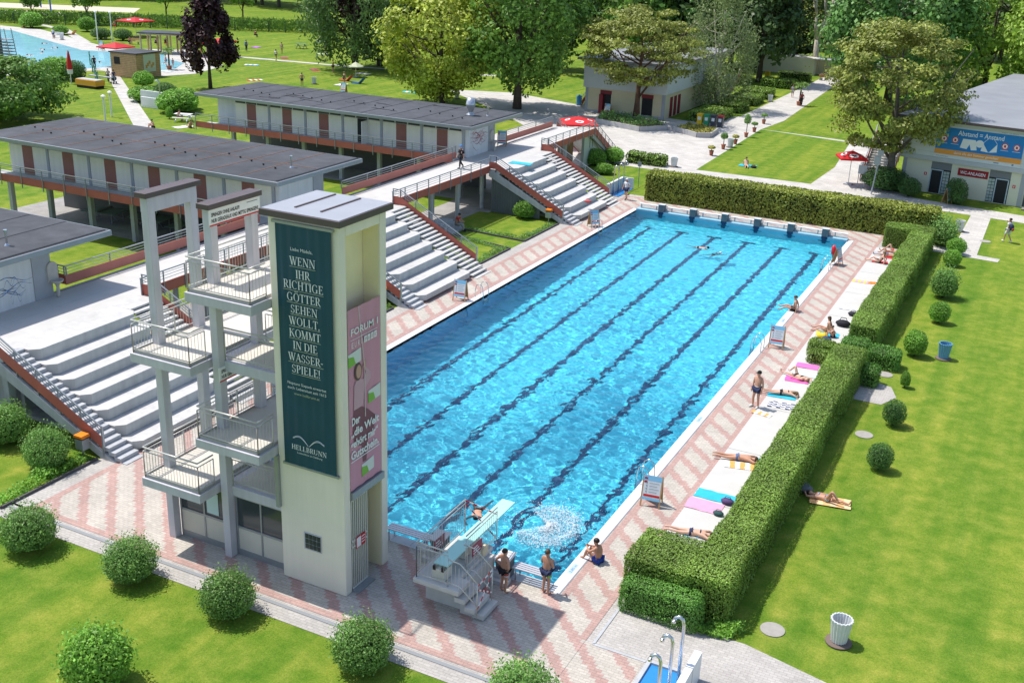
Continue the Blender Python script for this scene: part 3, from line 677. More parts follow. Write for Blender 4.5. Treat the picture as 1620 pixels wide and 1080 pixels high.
def bench(xa, xb, y, z0, lab, grp):
    r = thing('bench', lab, 'bench', ((xa+xb)/2,y,z0), grp)
    for k in range(4): MB().box(xa,xb,y-.21+.11*k,y-.13+.11*k,z0+.44,z0+.475).build('seat_slat', ALU, r)
    n = max(2,round((xb-xa)/1.0)); b = MB()
    for k in range(n):
        x = xa+.12+(xb-xa-.24)*k/(n-1)
        for yy in (y-.17,y+.17): b.box(x-.02,x+.02,yy-.02,yy+.02,z0,z0+.44)
        b.box(x-.018,x+.018,y-.17,y+.17,z0+.40,z0+.438)
    b.build('leg_frame', STEEL, r)
bench(-1.73,-.48,.17,.01,'slatted bench on the near pool edge beside the boy in blue shorts','benches on the near pool edge')
bench(-4.15,-2.30,.17,.01,'slatted bench on the near pool edge behind the springboard railing','benches on the near pool edge')
bench(-6.60,-4.82,.17,.01,'slatted bench on the near pool edge right of the cream tower','benches on the near pool edge')
# rail along the far end wall
FR = thing('end_rail', 'low white rail with grey posts along the far pool end', 'railing', (-8,49.95,.1))
b = MB()
for x_ in np.arange(PX0+.25,PX1,1.22): b.box(x_-.035,x_+.035,49.92,49.99,.1,.44)
b.build('post', GREYSTEEL, FR)
b = MB()
for z in (.2,.29,.37): b.tube([(PX0+.1,49.95,z),(PX1-.05,49.95,z)], .016, 6)
b.box(PX0+.1,PX1-.05,49.86,50.05,.44,.475); b.build('rail', WHITE, FR)
# ================================================================ grandstands
FZ = 3.22
def rail_run(path, parent, panel=(.08,.55), top=.95, mids=(.68,.81), side=1, posts=1.5, mat_p=None, low=-.3, panel_off=0.0, name='parapet_panel', post_m=None):
    """red panels with posts and rails along a 3-d path (z of the path = walking surface)"""
    for p, q in zip(path, path[1:]):
        p, q = Vector(p), Vector(q); L = (q-p).length; h = Vector((q.x-p.x,q.y-p.y,0)); L2 = h.length
        nrm = Vector((h.y,-h.x,0))/L2*panel_off
        b = MB(); t = .035; nn = Vector((h.y,-h.x,0))/L2*t
        v = [e+nrm+s_*nn+Vector((0,0,z)) for s_ in (-.5,.5) for e, z in ((p,panel[0]),(q,panel[0]),(q,panel[1]),(p,panel[1]))]
        b.add(v, [(0,1,2,3),(7,6,5,4),(0,4,5,1),(1,5,6,2),(2,6,7,3),(3,7,4,0)]); b.build(name, mat_p or RED, parent)
    b = MB()
    for p, q in zip(path, path[1:]):
        p, q = Vector(p), Vector(q); L = (q-p).length
        b.bar(p+Vector((0,0,top)), q+Vector((0,0,top)), .055, .05)
        for z in mids: b.bar(p+Vector((0,0,z)), q+Vector((0,0,z)), .022, .022)
        n = max(1, round(L/posts)); h = Vector((q.x-p.x,q.y-p.y,0)).normalized(); off = Vector((h.y,-h.x,0))*.04*side
        for k in range(n+1):
            c = p.lerp(q,k/n)+off; b.box(c.x-.025,c.x+.025,c.y-.025,c.y+.025,c.z+low,c.z+top)
    b.build('handrail', post_m or GREYSTEEL, parent)
RAILC = mat('galvanised_rail', (.40,.43,.46), .4, .05, 3, metal=.6)
def stand(ya, yb, yn, yf, lab, steps='flat'):
    S = thing('grandstand', lab, 'grandstand', (-21.5,(ya+yb)/2,0), 'white stepped stands beside the pool')
    d, hgt = .875, FZ/7
    for i in range(7):
        xf = -18.45-d*i; z1 = hgt*(i+1); z0 = z1-hgt if i else .12; c = .32; xb = xf-d-.06 if i < 6 else -25.35
        MB().prism([(xf,ya+c),(xf,yb-c),(xf-c,yb),(xb,yb),(xb,ya),(xf-c,ya)], z0-(.0 if i else 0), z1-.002*(6-i)).build('tier', CONC, S, bevel=.012)
    for i in range(1,7): MB().box(-18.45-d*i-.8,-18.45-d*i-.02,ya+.05,yb-.05,hgt*i-.35,hgt*i-.003).build('tier_core', CONCG, S)
    MB().box(-25.3,-18.7,ya+.1,yb-.1,-.02,.13).build('stand_base', CONCG, S)
    for (s0, s1, kind) in ((yn+.06,ya,0),(yb,yf-.06,1)):
        for k in range(22):
            xs_ = -18.12-.2917*k; z = min(.1533*k+.03, FZ); b = MB()
            b.box(xs_-.34,xs_,s0+(.02 if kind else 0),s1-.02,z-.09 if kind else max(z-.153,-.02),z)
            b.build('step', CONCG if kind == 0 else CONC, S, bevel=.03 if (kind and steps == 'round') else .006)
        b = MB(); b.wedge([(-18.25,-.02),(-18.7,-.02),(-24.9,2.75),(-24.9,3.05),(-24.5,3.03),(-18.4,.0)], (s0+s1)/2-.15, (s0+s1)/2+.15, 'y') if kind else b.wedge([(-18.6,-.02),(-19.3,-.02),(-25.3,2.7),(-25.3,3.1),(-24.9,3.1)], yn-.02, yn+.12, 'y')
        b.build('stringer', CONCG, S)
    MB().box(-25.35,-24.4,yn+.05,ya,FZ-.3,FZ-.001).build('landing', CONC, S); MB().box(-25.35,-24.4,yb,yf-.05,FZ-.3,FZ-.001).build('landing', CONC, S)
    MB().box(-25.25,-25.05,ya+.3,yb-.3,0,FZ-.3).build('rear_wall', CONCG, S)
    slope = (FZ-.05)/(24.75-18.55)
    for y_, sd_ in ((yn,1),(yf,-1)):
        path = [(-25.3,y_,FZ),(-24.75,y_,FZ),(-19.2,y_,.05+slope*.65)]
        if sd_ == -1: rail_run(path, S, (-.18,.52), .98, (.68,.82), -1, 1.35, RED, .5)
        else: rail_run(path[::-1], S, (.06,.55), 1.0, (.70,.84), 1, 1.35, RED, -.35)
        MB().box(-19.235,-19.165,y_-.03,y_+.03,0,1.38).build('end_post', RAILC, S)
    return S
stand(.45,6.15,-.56,8.0,'white stepped grandstand at left beside the diving tower')
stand(21.9,27.55,20.78,29.45,'white stepped grandstand right of the cream tower, middle of the three')
stand(43.66,49.16,42.38,51.25,'far white stepped grandstand with towel on its top tier', 'round')
# ================================================================ raised walkway
W = thing('walkway', 'raised concrete walkway with red parapets linking the stands and pavilions', 'walkway', (-27,30,0))
MB().box(-28.98,-25.32,-22,62.3,FZ-.28,FZ-.004).build('deck_slab', SLAB, W)
b = MB()
for y_ in np.arange(-20,62,3.1): b.box(-28.8,-25.4,y_-.008,y_+.008,FZ-.004,FZ-.0025)
b.box(-27.2,-27.18,-20,62,FZ-.004,FZ-.002); b.build('floor_joint', CONCG, W)
MB().box(-28.93,-28.70,-20,62,FZ-.004,FZ+.004).build('floor_drain', mat('drain_grey', (.30,.30,.31), .7), W)
for (a, c) in ((6.9,21.0),(29.2,44.0),(51.2,61.4)):
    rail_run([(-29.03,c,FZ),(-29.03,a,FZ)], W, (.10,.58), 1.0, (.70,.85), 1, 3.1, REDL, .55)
for (a, c) in ((7.9,20.85),(29.35,42.45),(51.15,62.3)):
    rail_run([(-25.29,a,FZ),(-25.29,c,FZ)], W, (-.28,.24), .80, (.40,.55,.68), 1, 1.45, RED, -.42)
for y_ in np.arange(9.5,62,3.75):
    for x_ in (-26.3,-28.4): MB().tube([(x_,y_,0),(x_,y_,FZ-.27)], .16, 14).build('column', CONCG, W, smooth=False)
rail_run([(-29.03,6.95,FZ),(-29.6,6.95,FZ)], W, (.1,.58), 1.0, (.70,.85), 1, 2, RED, .55)
# north end: stairs down to the plaza
E_ = thing('staircase', 'concrete stairs with red parapets from the walkway end to the plaza', 'stairs', (-27,65,0))
b = MB()
for k in range(20): b.box(-28.9,-25.4,62.3+.29*k,62.66+.29*k,FZ-.161*(k+1)-.08,FZ-.161*(k+1))
b.build('step', CONC, E_)
for x_, sd_ in ((-25.35,1),(-28.98,-1)): rail_run([(x_,62.3,FZ),(x_,67.7,.15)], E_, (-.2,.42), .9, (.55,.7), sd_, 1.0, RED, -.3)
MB().wedge([(62.3,2.6),(62.3,3.1),(67.9,0),(67.2,0)], -25.6,-25.45,'x').build('stringer', CONCG, E_)
P_ = thing('wall', 'pale green wall with small signs under the walkway end', 'wall', (-26.5,63.5,0))
MB().wedge([(61.4,0),(61.4,2.95),(62.4,2.9),(66.6,.3),(66.6,0)], -26.1,-25.85,'x').build('wall_face', mat('pale_green_wall', (.55,.60,.50), .7, .04, 1), P_)
MB().box(-27.0,-26.9,58.2,61.4,0,2.95).build('timber_wall', mat('brown_timber', (.28,.15,.06), .6, .25, 2.5), P_)
for k, yy in enumerate((62.6,63.2)): MB().box(-25.845,-25.835,yy,yy+.10,1.6,2.5).build('lettering', mat('dark_letter', (.1,.1,.1), .6), P_)
Wd = thing('wall', 'dark corrugated metal wall under the far stand stairs', 'wall', (-24,42.5,0))
MB().wedge([(-25.2,0),(-25.2,2.75),(-24.6,2.72),(-21.2,.95),(-21.2,0)], 42.65, 42.75, 'y').build('wall_face', mat('dark_metal_wall', (.14,.155,.16), .5, .1, 2), Wd)
b = MB()
for k in range(20): b.box(-25.1+.2*k,-25.05+.2*k,42.62,42.65,0,min(2.7,2.72-(.52*max(0,.2*k-.5))))
b.build('rib', mat('dark_metal_wall', (.14,.155,.16), .5), Wd)
for k in range(4):
    struct(MB().box(-25.3-.32*k+.0,-24.35-.32*k,35.4,37.2,-.01,.14*(k+1)).build('stone_step', CONCG, bevel=.01))
struct(MB().box(-29,-25.3,20.9,42.6,-.01,.42).build('raised_floor', UNDER)) if False else None
# grey wall and dark space under the nearest stand stairs
Wn = thing('wall', 'grey rendered wall in the shade under the nearest stand stairs', 'wall', (-25,1.4,0)); MB().box(-27.2,-25.35,.5,.65,0,2.9).build('wall_face', CONCG, Wn)
b = MB().box(-24.6,-24.3,-.5,-.2,0,2.85); b.build('pillar', CONCG, Wn)
# ================================================================ changing pavilions
ROOFD = mat('dark_roof_felt', (.060,.063,.072), .85, .22, 1.6, .2, 9, var2=.28, scale2=.25)
ROOFE = mat('roof_edge_metal', (.30,.32,.34), .4, .06, 2, metal=.4)
CREAMP = mat('cream_wall_panel', (.82,.79,.68), .6, .03, 1, streak=.06)
DOOR = mat('dusky_red_door', (.30,.125,.10), .6, .06, 2)
PILL = mat('pillar_grey', (.36,.38,.41), .6, .05, 2)
WWALL = mat('white_render', (.66,.67,.68), .75, .04, 1.0, streak=.08)
RUST = mat('rusty_seam', (.22,.10,.05), .7, .2, 2)
def pavilion(yw, xw, xe, lab, seams, floor_dark, opendoor=None):
    """yw: y of the door wall; the gallery is on its near side, the mural wall at xe"""
    Pv = thing('changing_pavilion', lab, 'pavilion', ((xw+xe)/2,yw+2,0), 'flat roofed changing pavilions')
    yb = yw+4.15; zt = 5.55
    MB().box(xw,xe-.25,yw+.05,yb,FZ-.25,zt).build('wall', WWALL, Pv)
    MB().box(xe-.25,xe,yw,yb,FZ-.25,zt).build('end_wall', WWALL, Pv)
    MB().box(xe-.02,xe+.06,yb-.95,yb+.05,FZ,zt).build('end_pier', PILL, Pv)
    bay = 3.72; n = int((xe-xw)/bay); x = xe-.35
    pa = MB()
    k = 0
    while x-bay > xw-.5:
        MB().box(x-.22,x,yw-.03,yw+.06,FZ,zt).build('pillar', PILL, Pv)
        MB().box(x-3.7,x-.22,yw+.005,yw+.05,FZ,5.12).build('wall_panel', CREAMP, Pv)
        for q in (0,1,2): MB().box(x-.32-1.16*q-1.02,x-.32-1.16*q,yw+.0,yw+.05,5.16,5.42).build('transom_window', mat('transom_dark', (.05,.05,.045), .3), Pv)
        if opendoor == k:
            MB().box(x-2.40,x-1.45,yw-.004,yw+.05,FZ,5.12).build('doorway', DARK, Pv); MB().box(x-1.45,x-1.40,yw-.85,yw-.01,FZ+.02,5.08).build('door', WHITE, Pv)
        else:
            MB().box(x-2.45,x-1.50,yw-.012,yw+.05,FZ+.01,5.12).build('door', DOOR, Pv)
        x -= bay; k += 1
    # roof
    ro = MB().box(xw-1.2,xe+1.05,yw-1.45,yb+2.9,5.58,5.84).build('roof', ROOFE, Pv, bevel=.02)
    MB().box(xw-1.1,xe+.95,yw-1.35,yb+2.8,5.80,5.855).build('roof_felt', ROOFD, ro)
    MB().box(xe+.72,xe+.86,yw-1.2,yb+2.7,5.855,5.885).build('roof_upstand', BLACK, ro)
    b = MB(); yy0, yy1 = yw-1.3, yb+2.75
    for k in range(1,int((xe-xw)/2.4)+1):
        xx = xe+.6-2.4*k; b.box(xx-.025,xx+.025,yy0,yy1,5.855,5.872)
    if seams: b.box(xw-1,xe+.7,(yy0+yy1)/2-.03,(yy0+yy1)/2+.02,5.855,5.87)
    b.build('roof_seam', RUST if seams else BLACK, ro)
    rr = random.Random(int(yw*10))
    if not seams:
        for k in range(9):
            b = MB(); x_, y_ = rr.uniform(xe-19,xe-.5), rr.uniform(yy0+.8,yy1-.6); pp = [(x_,y_,5.856)]
            for q in range(rr.randint(3,7)): x_ -= rr.uniform(.2,.6); y_ += rr.uniform(-.12,.14); pp.append((x_,y_,5.857))
            b.tube(pp, [rr.uniform(.015,.07) for _ in pp], 5); b.build('roof_crease', BLACK, ro)
    for k in range(int((xe-xw)/1.25)):
        b = MB(); xx = xe-1.3-1.25*k; b.lathe([(.05,0),(.05,.07),(.07,.08),(.07,.11)], (xx+rr.uniform(-.1,.1),(yy0+yy1)/2-.6+((k%5)-2)*.42,5.85), 8)
        b.build('roof_vent', BLACK, ro)
    # gallery
    gy = yw-1.62
    MB().box(xw-1,xe-.4,gy,yw,FZ-.24,FZ-.01).build('gallery_slab', CONCG, Pv)
    xg = xe-.4; npan = max(1,int((xe-xw)/3.72))
    rail_run([(xw-1,gy-.03,FZ),(xg,gy-.03,FZ)], Pv, (-.22,.28), .92, (.45,.62,.78), 1, 1.86, RED, -.45)
    x = xe-.4-.3
    while x > xw-1:
        MB().box(x-.15,x+.15,yw-.1,yw+.2,0,FZ-.2).build('gallery_column', CONCG, Pv); x -= bay
    MB().box(xw,xe-.6,yb-.2,yb,0,FZ-.25).build('ground_wall', mat('shaded_wall', (.12,.12,.125), .8) if floor_dark else CONCG, Pv)  # dark wall colour has the shade beneath the pavilion painted in
    return Pv
def mural(verts, xe, lab, col):
    S = thing('mural', lab, 'mural', (xe+.02,(verts[0][0][0]),FZ)); b = MB(); k = 0
    for pts in verts:
        r = [.022*(1-abs(2*i/(len(pts)-1)-1)*.8) for i in range(len(pts))]
        for (y0,z0),(y1,z1),r0,r1 in zip(pts, pts[1:], r, r[1:]):
            k += 1; b.m(k % len(col)).add([(xe+.006+.0003*(k%7),y0,z0-r0),(xe+.006+.0003*(k%7),y1,z1-r1),(xe+.006+.0003*(k%7),y1,z1+r1),(xe+.006+.0003*(k%7),y0,z0+r0)], [(0,1,2,3)])
    b.build('brush_stroke', col, S); return S
rr = random.Random(5)
def strokes(n, y0, y1, zc, amp, sp):
    out_ = []
    for k in range(n):
        ph, a, f = rr.uniform(0,6), rr.uniform(.3,1)*amp, rr.uniform(.8,2.2); ya, yb_ = y0+rr.uniform(0,.5)*(y1-y0), y1-rr.uniform(0,.4)*(y1-y0)
        out_.append([(ya+(yb_-ya)*t/14, zc+sp*(k/n-.5)+a*math.sin(ph+f*t*.35)) for t in range(15)])
    return out_
XE = -28.6
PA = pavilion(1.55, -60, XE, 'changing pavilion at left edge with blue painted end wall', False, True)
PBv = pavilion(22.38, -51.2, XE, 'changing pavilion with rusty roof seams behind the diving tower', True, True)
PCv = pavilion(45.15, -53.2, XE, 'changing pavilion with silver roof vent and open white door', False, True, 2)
tag(mural(strokes(9,2.2,4.9,4.15,.35,.9), XE, 'blue brush stroke mural on the white wall at left', [mat('mural_navy',(.02,.04,.12),.6), mat('mural_blue',(.08,.25,.55),.6), mat('mural_slate',(.18,.22,.32),.6)]), 'blue brush stroke mural on the white wall at left', 'mural')
mural([[(45.3,5.0),(46,4.95),(46.7,4.9),(47.2,4.95)],[(45.3,4.9),(45.5,4.5),(45.9,3.9),(46.4,3.55),(46.9,3.6)],[(46.2,4.6),(46.7,4.2),(47.1,3.9),(47.4,4.1)],[(45.3,4.75),(46,4.6),(46.7,4.5),(47.4,4.6),(48.1,4.3)]]+strokes(16,45.4,48.3,4.6,.3,.8), XE, 'dark red cherry branch mural on the far pavilion end wall', [mat('mural_wine',(.16,.02,.03),.6), mat('mural_pink',(.55,.18,.2),.6), mat('mural_rose',(.42,.08,.1),.6)])
for (yy, lab) in ((5.75,'stone wall fountain with basin beside the blue mural'),(48.75,'stone wall fountain beside the cherry branch mural')):
    Fo = thing('wall_fountain', lab, 'fountain', (XE+.1,yy,FZ)); ST = mat('sandstone', (.48,.45,.41), .8, .08, 4)
    b = MB(); b.prism([(XE+.06,yy-.28),(XE+.16,yy-.28),(XE+.16,yy+.28),(XE+.06,yy+.28)],FZ+.7,FZ+1.35); b.tube([(XE+.06,yy,FZ+1.35),(XE+.158,yy,FZ+1.35)], .28, 18); b.build('back_plate', ST, Fo)
    MB().lathe([(.10,0),(.09,.1),(.07,.5),(.12,.62),(.26,.72),(.30,.8),(.25,.8),(.2,.74)], (XE+.36,yy,FZ), 16).build('basin', ST, Fo, smooth=True)
# silver vent and pipes on the far pavilion roof
V = thing('roof_ventilator', 'silver conical ventilator on the far pavilion roof', 'ventilator', (-30.2,48.3,5.85), None)
MB().lathe([(.38,0),(.32,.12),(.20,.2),(.20,.32),(.36,.74),(.37,.8)], (-30.2,48.3,5.85), 24).build('base', mat('vent_grey', (.42,.44,.46), .35, metal=.7), V, smooth=True)
MB().lathe([(.39,.79),(.39,.88),(.27,1.38),(.25,1.38)], (-30.2,48.3,5.85), 24).build('hood', mat('vent_silver', (.50,.52,.56), .3, metal=.6), V, smooth=True)
for x_, y_, lab in ((-29.0,48.9,'thin grey vent pipe on the roof beside the silver ventilator'),(-29.4,24.6,'thin vent pipe on the rusty seamed pavilion roof'),(-29.3,4.2,'thin vent pipe on the dark roof at left edge')):
    tag(MB().lathe([(.12,0),(.06,.08),(.05,.1),(.05,.62),(.09,.64),(.09,.72)], (x_,y_,5.85), 12).build('vent_pipe', STEEL), lab, 'vent pipe', 'vent pipes on the pavilion roofs')
# folding tables under the middle pavilion
def table_tennis():
    r = thing('table_tennis_table', 'x', 'table', (0,0,0), 'grey tables standing under the middle pavilion')
    MB().box(-1.37,1.37,-.76,.76,.72,.76).build('table_top', mat('table_green_grey', (.16,.21,.21), .5, .05, 2), r)
    MB().box(-.015,.015,-.82,.82,.76,.9).build('net', GREYSTEEL, r)
    for x_ in (-1.0,1.0):
        b = MB(); b.bar((x_,-.6,0),(x_,-.6,.72),.05); b.bar((x_,.6,0),(x_,.6,.72),.05); b.bar((x_,-.6,.1),(x_,.6,.1),.04); b.bar((x_,0,.1),(x_*.3,0,.72),.04); b.build('leg_frame', GREYSTEEL, r)
    return r
place(table_tennis(), [(-45.8,25.0,0,R(8)),(-42.0,25.4,0,R(5)),(-38.3,25.0,0,R(8)),(-34.9,25.4,0,R(4))], ['grey table under the pavilion, leftmost beside the lawn','second grey table from the left under the pavilion','third grey table under the pavilion left of the tower frame','rightmost grey table under the pavilion seen through the tower frame'], 'grey tables standing under the middle pavilion')
# ================================================================ WC building on the right
WY = mat('pale_yellow_wall', (.66,.645,.52), .7, .03, .8)
WG = mat('pale_grey_cladding', (.56,.59,.60), .6, .04, 1.2)
ROOFG = mat('grey_roof_sheet', (.25,.255,.27), .5, .10, .5, .2, 4, var2=.15, scale2=.12)
B = thing('toilet_building', 'two storey toilet building with grey roof and blue orange banner', 'building', (0,0,0))
L_ = 36
MB().box(0,L_,.0,40,0,2.75).build('ground_wall', WY, B)
for xx in (0.0, 9.55): MB().box(xx-.05,xx+.28,-.04,.3,0,2.8).build('pillar', PILL, B)
MB().box(-.3,L_,-.28,40,2.75,3.12).build('floor_band', mat('band_grey', (.45,.47,.49), .6, .05, 1), B, bevel=.01)
MB().box(-.25,L_,-.22,40,3.12,6.05).build('upper_wall', WG, B)
b = MB()
for k in range(6): b.box(-.252,L_,-.226,-.2,3.5+.45*k,3.515+.45*k)
b.build('cladding_joint', mat('joint_grey', (.4,.42,.43), .6), B)
ro = MB().box(-.9,L_,-.75,41,6.1,6.3).build('roof', BROWN, B); MB().box(-.85,L_,-.7,41,6.28,6.32).build('roof_sheet', ROOFG, ro)
for (xa, lab) in ((2.35,0),(7.05,1)):
    MB().box(xa,xa+1.65,-.012,.05,2.1,2.68).build('door_header', mat('header_grey', (.17,.185,.20), .5), B)
    MB().box(xa,xa+1.65,-.008,.05,.05,2.1).build('doorway', DARK, B)
    f = MB(); x0_ = xa if lab == 0 else xa+.55
    for q in (x0_,x0_+.95): f.box(q,q+.08,-.05,.06,.05,2.05)
    f.box(x0_,x0_+1.03,-.05,.06,1.98,2.06); f.build('door_frame', mat('frame_blue_grey', (.45,.55,.62), .4), B)
    g_ = MB(); xs_ = xa+1.08 if lab == 0 else xa+.02
    for i in range(2):
        for j in range(7): g_.box(xs_+.25*i,xs_+.22+.25*i,-.03,.0,.12+.27*j,.35+.27*j)
    g_.build('glass_block', mat('glass_block_pale', (.35,.42,.42), .1, spec=.7), B)
    b = MB(); b.box(x0_+.15,x0_+.5,.3,.6,.7,1.2); b.box(x0_+.55,x0_+.85,.25,.5,1.4,1.7)
for xx in (1.85,8.95):
    s_ = MB().box(xx,xx+.22,-.03,.01,1.45,1.7).build('restroom_plate', mat('sign_red', (.55,.02,.02), .5), B); MB().box(xx+.08,xx+.14,-.035,-.03,1.5,1.65).build('pictogram', WHITE, s_)
MB().box(9.9,13.5,-.01,.1,.1,2.6).build('side_door', mat('dark_gate', (.05,.055,.06), .5), B)
b = MB()
for k in range(18): b.box(9.9+.2*k,9.94+.2*k,-.05,-.01,.1,2.6)
b.build('gate_bar', PILL, B)
S = thing('sign', 'dark red sign reading WC-ANLAGEN between the two toilet doors', 'sign', (0,0,0))
MB().box(4.55,6.95,-.06,.0,1.85,2.45).build('board', mat('wine_red_sign', (.30,.012,.02), .4), S); b = MB(); text_into(b, 'WC-ANLAGEN', .36, (4.75,-.065,2.01), X_, U_, width=2.0, bold=.02); b.build('lettering', LET, S)
A = thing('banner', 'blue and orange banner Abstand = Anstand on the toilet building', 'banner', (0,0,0))
ax0, ax1, az0, az1 = 2.45, 9.25, 3.45, 5.75
MB().box(ax0,ax1,-.26,-.23,az0-.3,az1+.05).build('canvas', mat('banner_pale', (.58,.62,.64), .6), A)
MB().box(ax0,ax1,-.275,-.262,az0+.42,az1-.08).build('blue_field', mat('banner_blue', (.012,.19,.50), .5), A); MB().box(ax0,ax1,-.275,-.262,az0,az0+.42).build('orange_stripe', mat('banner_orange', (.72,.30,.055), .5), A)
b = MB(); text_into(b, 'Abstand = Anstand', .55, (4.1,-.28,az1-.62), X_, U_, width=3.6, bold=.01); text_into(b, 'damit alle den Sommer genießen!', .3, (4.0,-.28,az0+.12), X_, U_, width=3.5)
def fl(pts): b.add([(x,-.281,z) for x,z in pts], [tuple(range(len(pts)))])
fl([(4.55,4.9),(5.55,4.9),(5.75,4.1),(5.3,4.05),(5.12,4.5),(4.95,4.1),(4.4,4.15)])
fl([(5.9+.33*math.cos(t),4.65+.3*math.sin(t)) for t in [2*math.pi*k/16 for k in range(16)]])
fl([(6.05,4.1),(6.65,4.05),(6.15,4.75)]); fl([(6.7,4.05),(7.3,4.15),(7.25,4.8)])
for pa_, pb_ in (((6.15,4.75),(6.5,5.15)),((7.25,4.8),(6.95,5.15)),((6.65,4.08),(6.75,4.08))): b.bar((pa_[0],-.281,pa_[1]),(pb_[0],-.281,pb_[1]),.02,.03)
b.build('lettering', LET, A)
for cx in (3.05,3.95,7.85,8.75):
    rd = MB(); wt = MB()
    rd.add([(cx+.27*math.cos(2*math.pi*k/20),-.279,4.72+.27*math.sin(2*math.pi*k/20)) for k in range(20)], [tuple(range(20))]); wt.add([(cx+.2*math.cos(2*math.pi*k/20),-.2815,4.72+.2*math.sin(2*math.pi*k/20)) for k in range(20)], [tuple(range(20))]); wt.box(cx-.3,cx+.3,-.28,-.278,4.36,4.39)
    rd.box(cx-.08,cx+.08,-.285,-.283,4.62,4.82)
    rd.build('rule_symbol', mat('sign_red', (.55,.02,.02), .5), A); wt.build('symbol_disc', LET, A)
b = MB(); text_into(b, 'www.salzburg.at', .14, (2.6,-.262,az0-.2), X_, U_, width=1.0); b.box(7.2,7.6,-.263,-.262,az0-.18,az0-.1); b.box(8.6,8.75,-.263,-.262,az0-.2,az0-.06); text_into(b, 'STADT : SALZBURG', .13, (7.4,-.262,az1-.03), X_, U_, width=1.3); b.build('small_print', mat('banner_grey_print', (.15,.2,.25), .6), A)
for o in (B,S,A): o.location = (.05,70.35,0); o.rotation_euler = (0,0,R(-9))
for o in (B,S,A):
    for ch in o.children: ch.matrix_parent_inverse = Matrix()
tag(MB().bar((9.9,67.95,.06),(15,67.2,.06),.5,.14).build('gravel_bed', mat('gravel', (.30,.26,.21), .95, .3, 12, .5, 20)), 'gravel strip at the foot of the toilet building', 'gravel')
# ================================================================ yellow building on the plaza
Yb = thing('kiosk_building', 'yellow plaza building with red doors and pale upper storey behind trees', 'building', (-33,97,0))
yx0, yx1, yy0, yy1 = -38.6, -28.9, 91.3, 112
MB().box(yx0,yx1,yy0,yy1,0,2.8).build('ground_wall', mat('butter_wall', (.62,.55,.36), .7, .03, 1), Yb); MB().box(yx0-.25,yx1+.25,yy0-.25,yy1,2.8,5.9).build('upper_wall', WG, Yb)
MB().box(yx0-.9,yx1+.9,yy0-.9,yy1+2,5.92,6.15).build('roof', ROOFG, Yb)
MB().box(yx0-.02,yx1+.02,yy0-.02,yy0+.1,0,.28).build('plinth', PILL, Yb)
for xx in (yx0,yx1-.3): MB().box(xx-.02,xx+.32,yy0-.05,yy0+.2,0,2.8).build('pillar', PILL, Yb)
for xx, wv in ((-36.7,1.3),(-31.6,1.3)):
    MB().box(xx,xx+wv,yy0-.01,yy0+.1,.05,2.6).build('doorway', DARK, Yb); MB().box(xx-.05,xx+wv+.05,yy0-.06,yy0+.1,2.2,2.62).build('door_header', mat('wine_door', (.22,.02,.03), .5), Yb)
MB().box(-36.7,-36.25,yy0-.5,yy0-.02,.05,2.2).build('door', mat('wine_door', (.22,.02,.03), .5), Yb)
for yy in (93.2,94.6,96.0): MB().box(yx1-.02,yx1+.03,yy,yy+.9,.05,2.3).build('door', mat('wine_door', (.22,.02,.03), .5), Yb)
b = MB(); b.lathe([(.5,0),(.4,.06),(.05,.1)], (0,0,0), 14)
for (sx, sy, sg, lab) in ((-39.0,93.5,-1,'outdoor stairs with red parapet left of the yellow building'),(-27.6,108.0,1,'outdoor stairs with red parapet right of the yellow building')):
    Q = thing('staircase', lab, 'stairs', (sx,sy,0)); b = MB()
    for k in range(18): b.box(min(sx-1.0,sx+1.0),max(sx-1.0,sx+1.0),sy+.32*k,sy+.32*k+.38,.17*k,.17*(k+1))
    b.build('step', CONC, Q)
    for x_ in (sx-1.05,sx+1.05): rail_run([(x_,sy,.1),(x_,sy+5.8,3.1)], Q, (.0,.6), 1.0, (.75,), 1, 1.6, RED, -.1)
Bh = thing('shed', 'cream garden wall building with striped canopy behind the bare tree', 'shed', (-22,147,0))
MB().box(-33,-24,147,151,0,2.6).build('wall', mat('cream_far', (.6,.57,.48), .7), Bh); MB().box(-24,-15,149,153,0,2.3).build('rear_wall', mat('cream_far', (.6,.57,.48), .7), Bh)
b = MB()
for k in range(10): b.box(-24.5+k,-23.6+k,146.5,150,2.5,2.58)
b.build('canopy', mat('canopy_grey', (.5,.5,.5), .5), Bh)
for k in range(4): MB().box(-24+3*k-.06,-24+3*k+.06,146.6,146.72,0,2.5).build('post', CONCG, Bh)
# stairs beside the toilet building
Q = thing('staircase', 'pale outdoor stairs with red side rails left of the toilet building', 'stairs', (-2.2,71,0)); b = MB()
for k in range(18): b.box(-3.4,-.9,71.0+.33*k,71.0+.33*k+.40,.175*k,.175*(k+1))
b.build('step', CONC, Q)
for x_ in (-3.45,-.85): rail_run([(x_,71.0,.1),(x_,76.9,3.2)], Q, (.0,.5), 1.0, (.7,), 1, 1.6, RED, -.1)
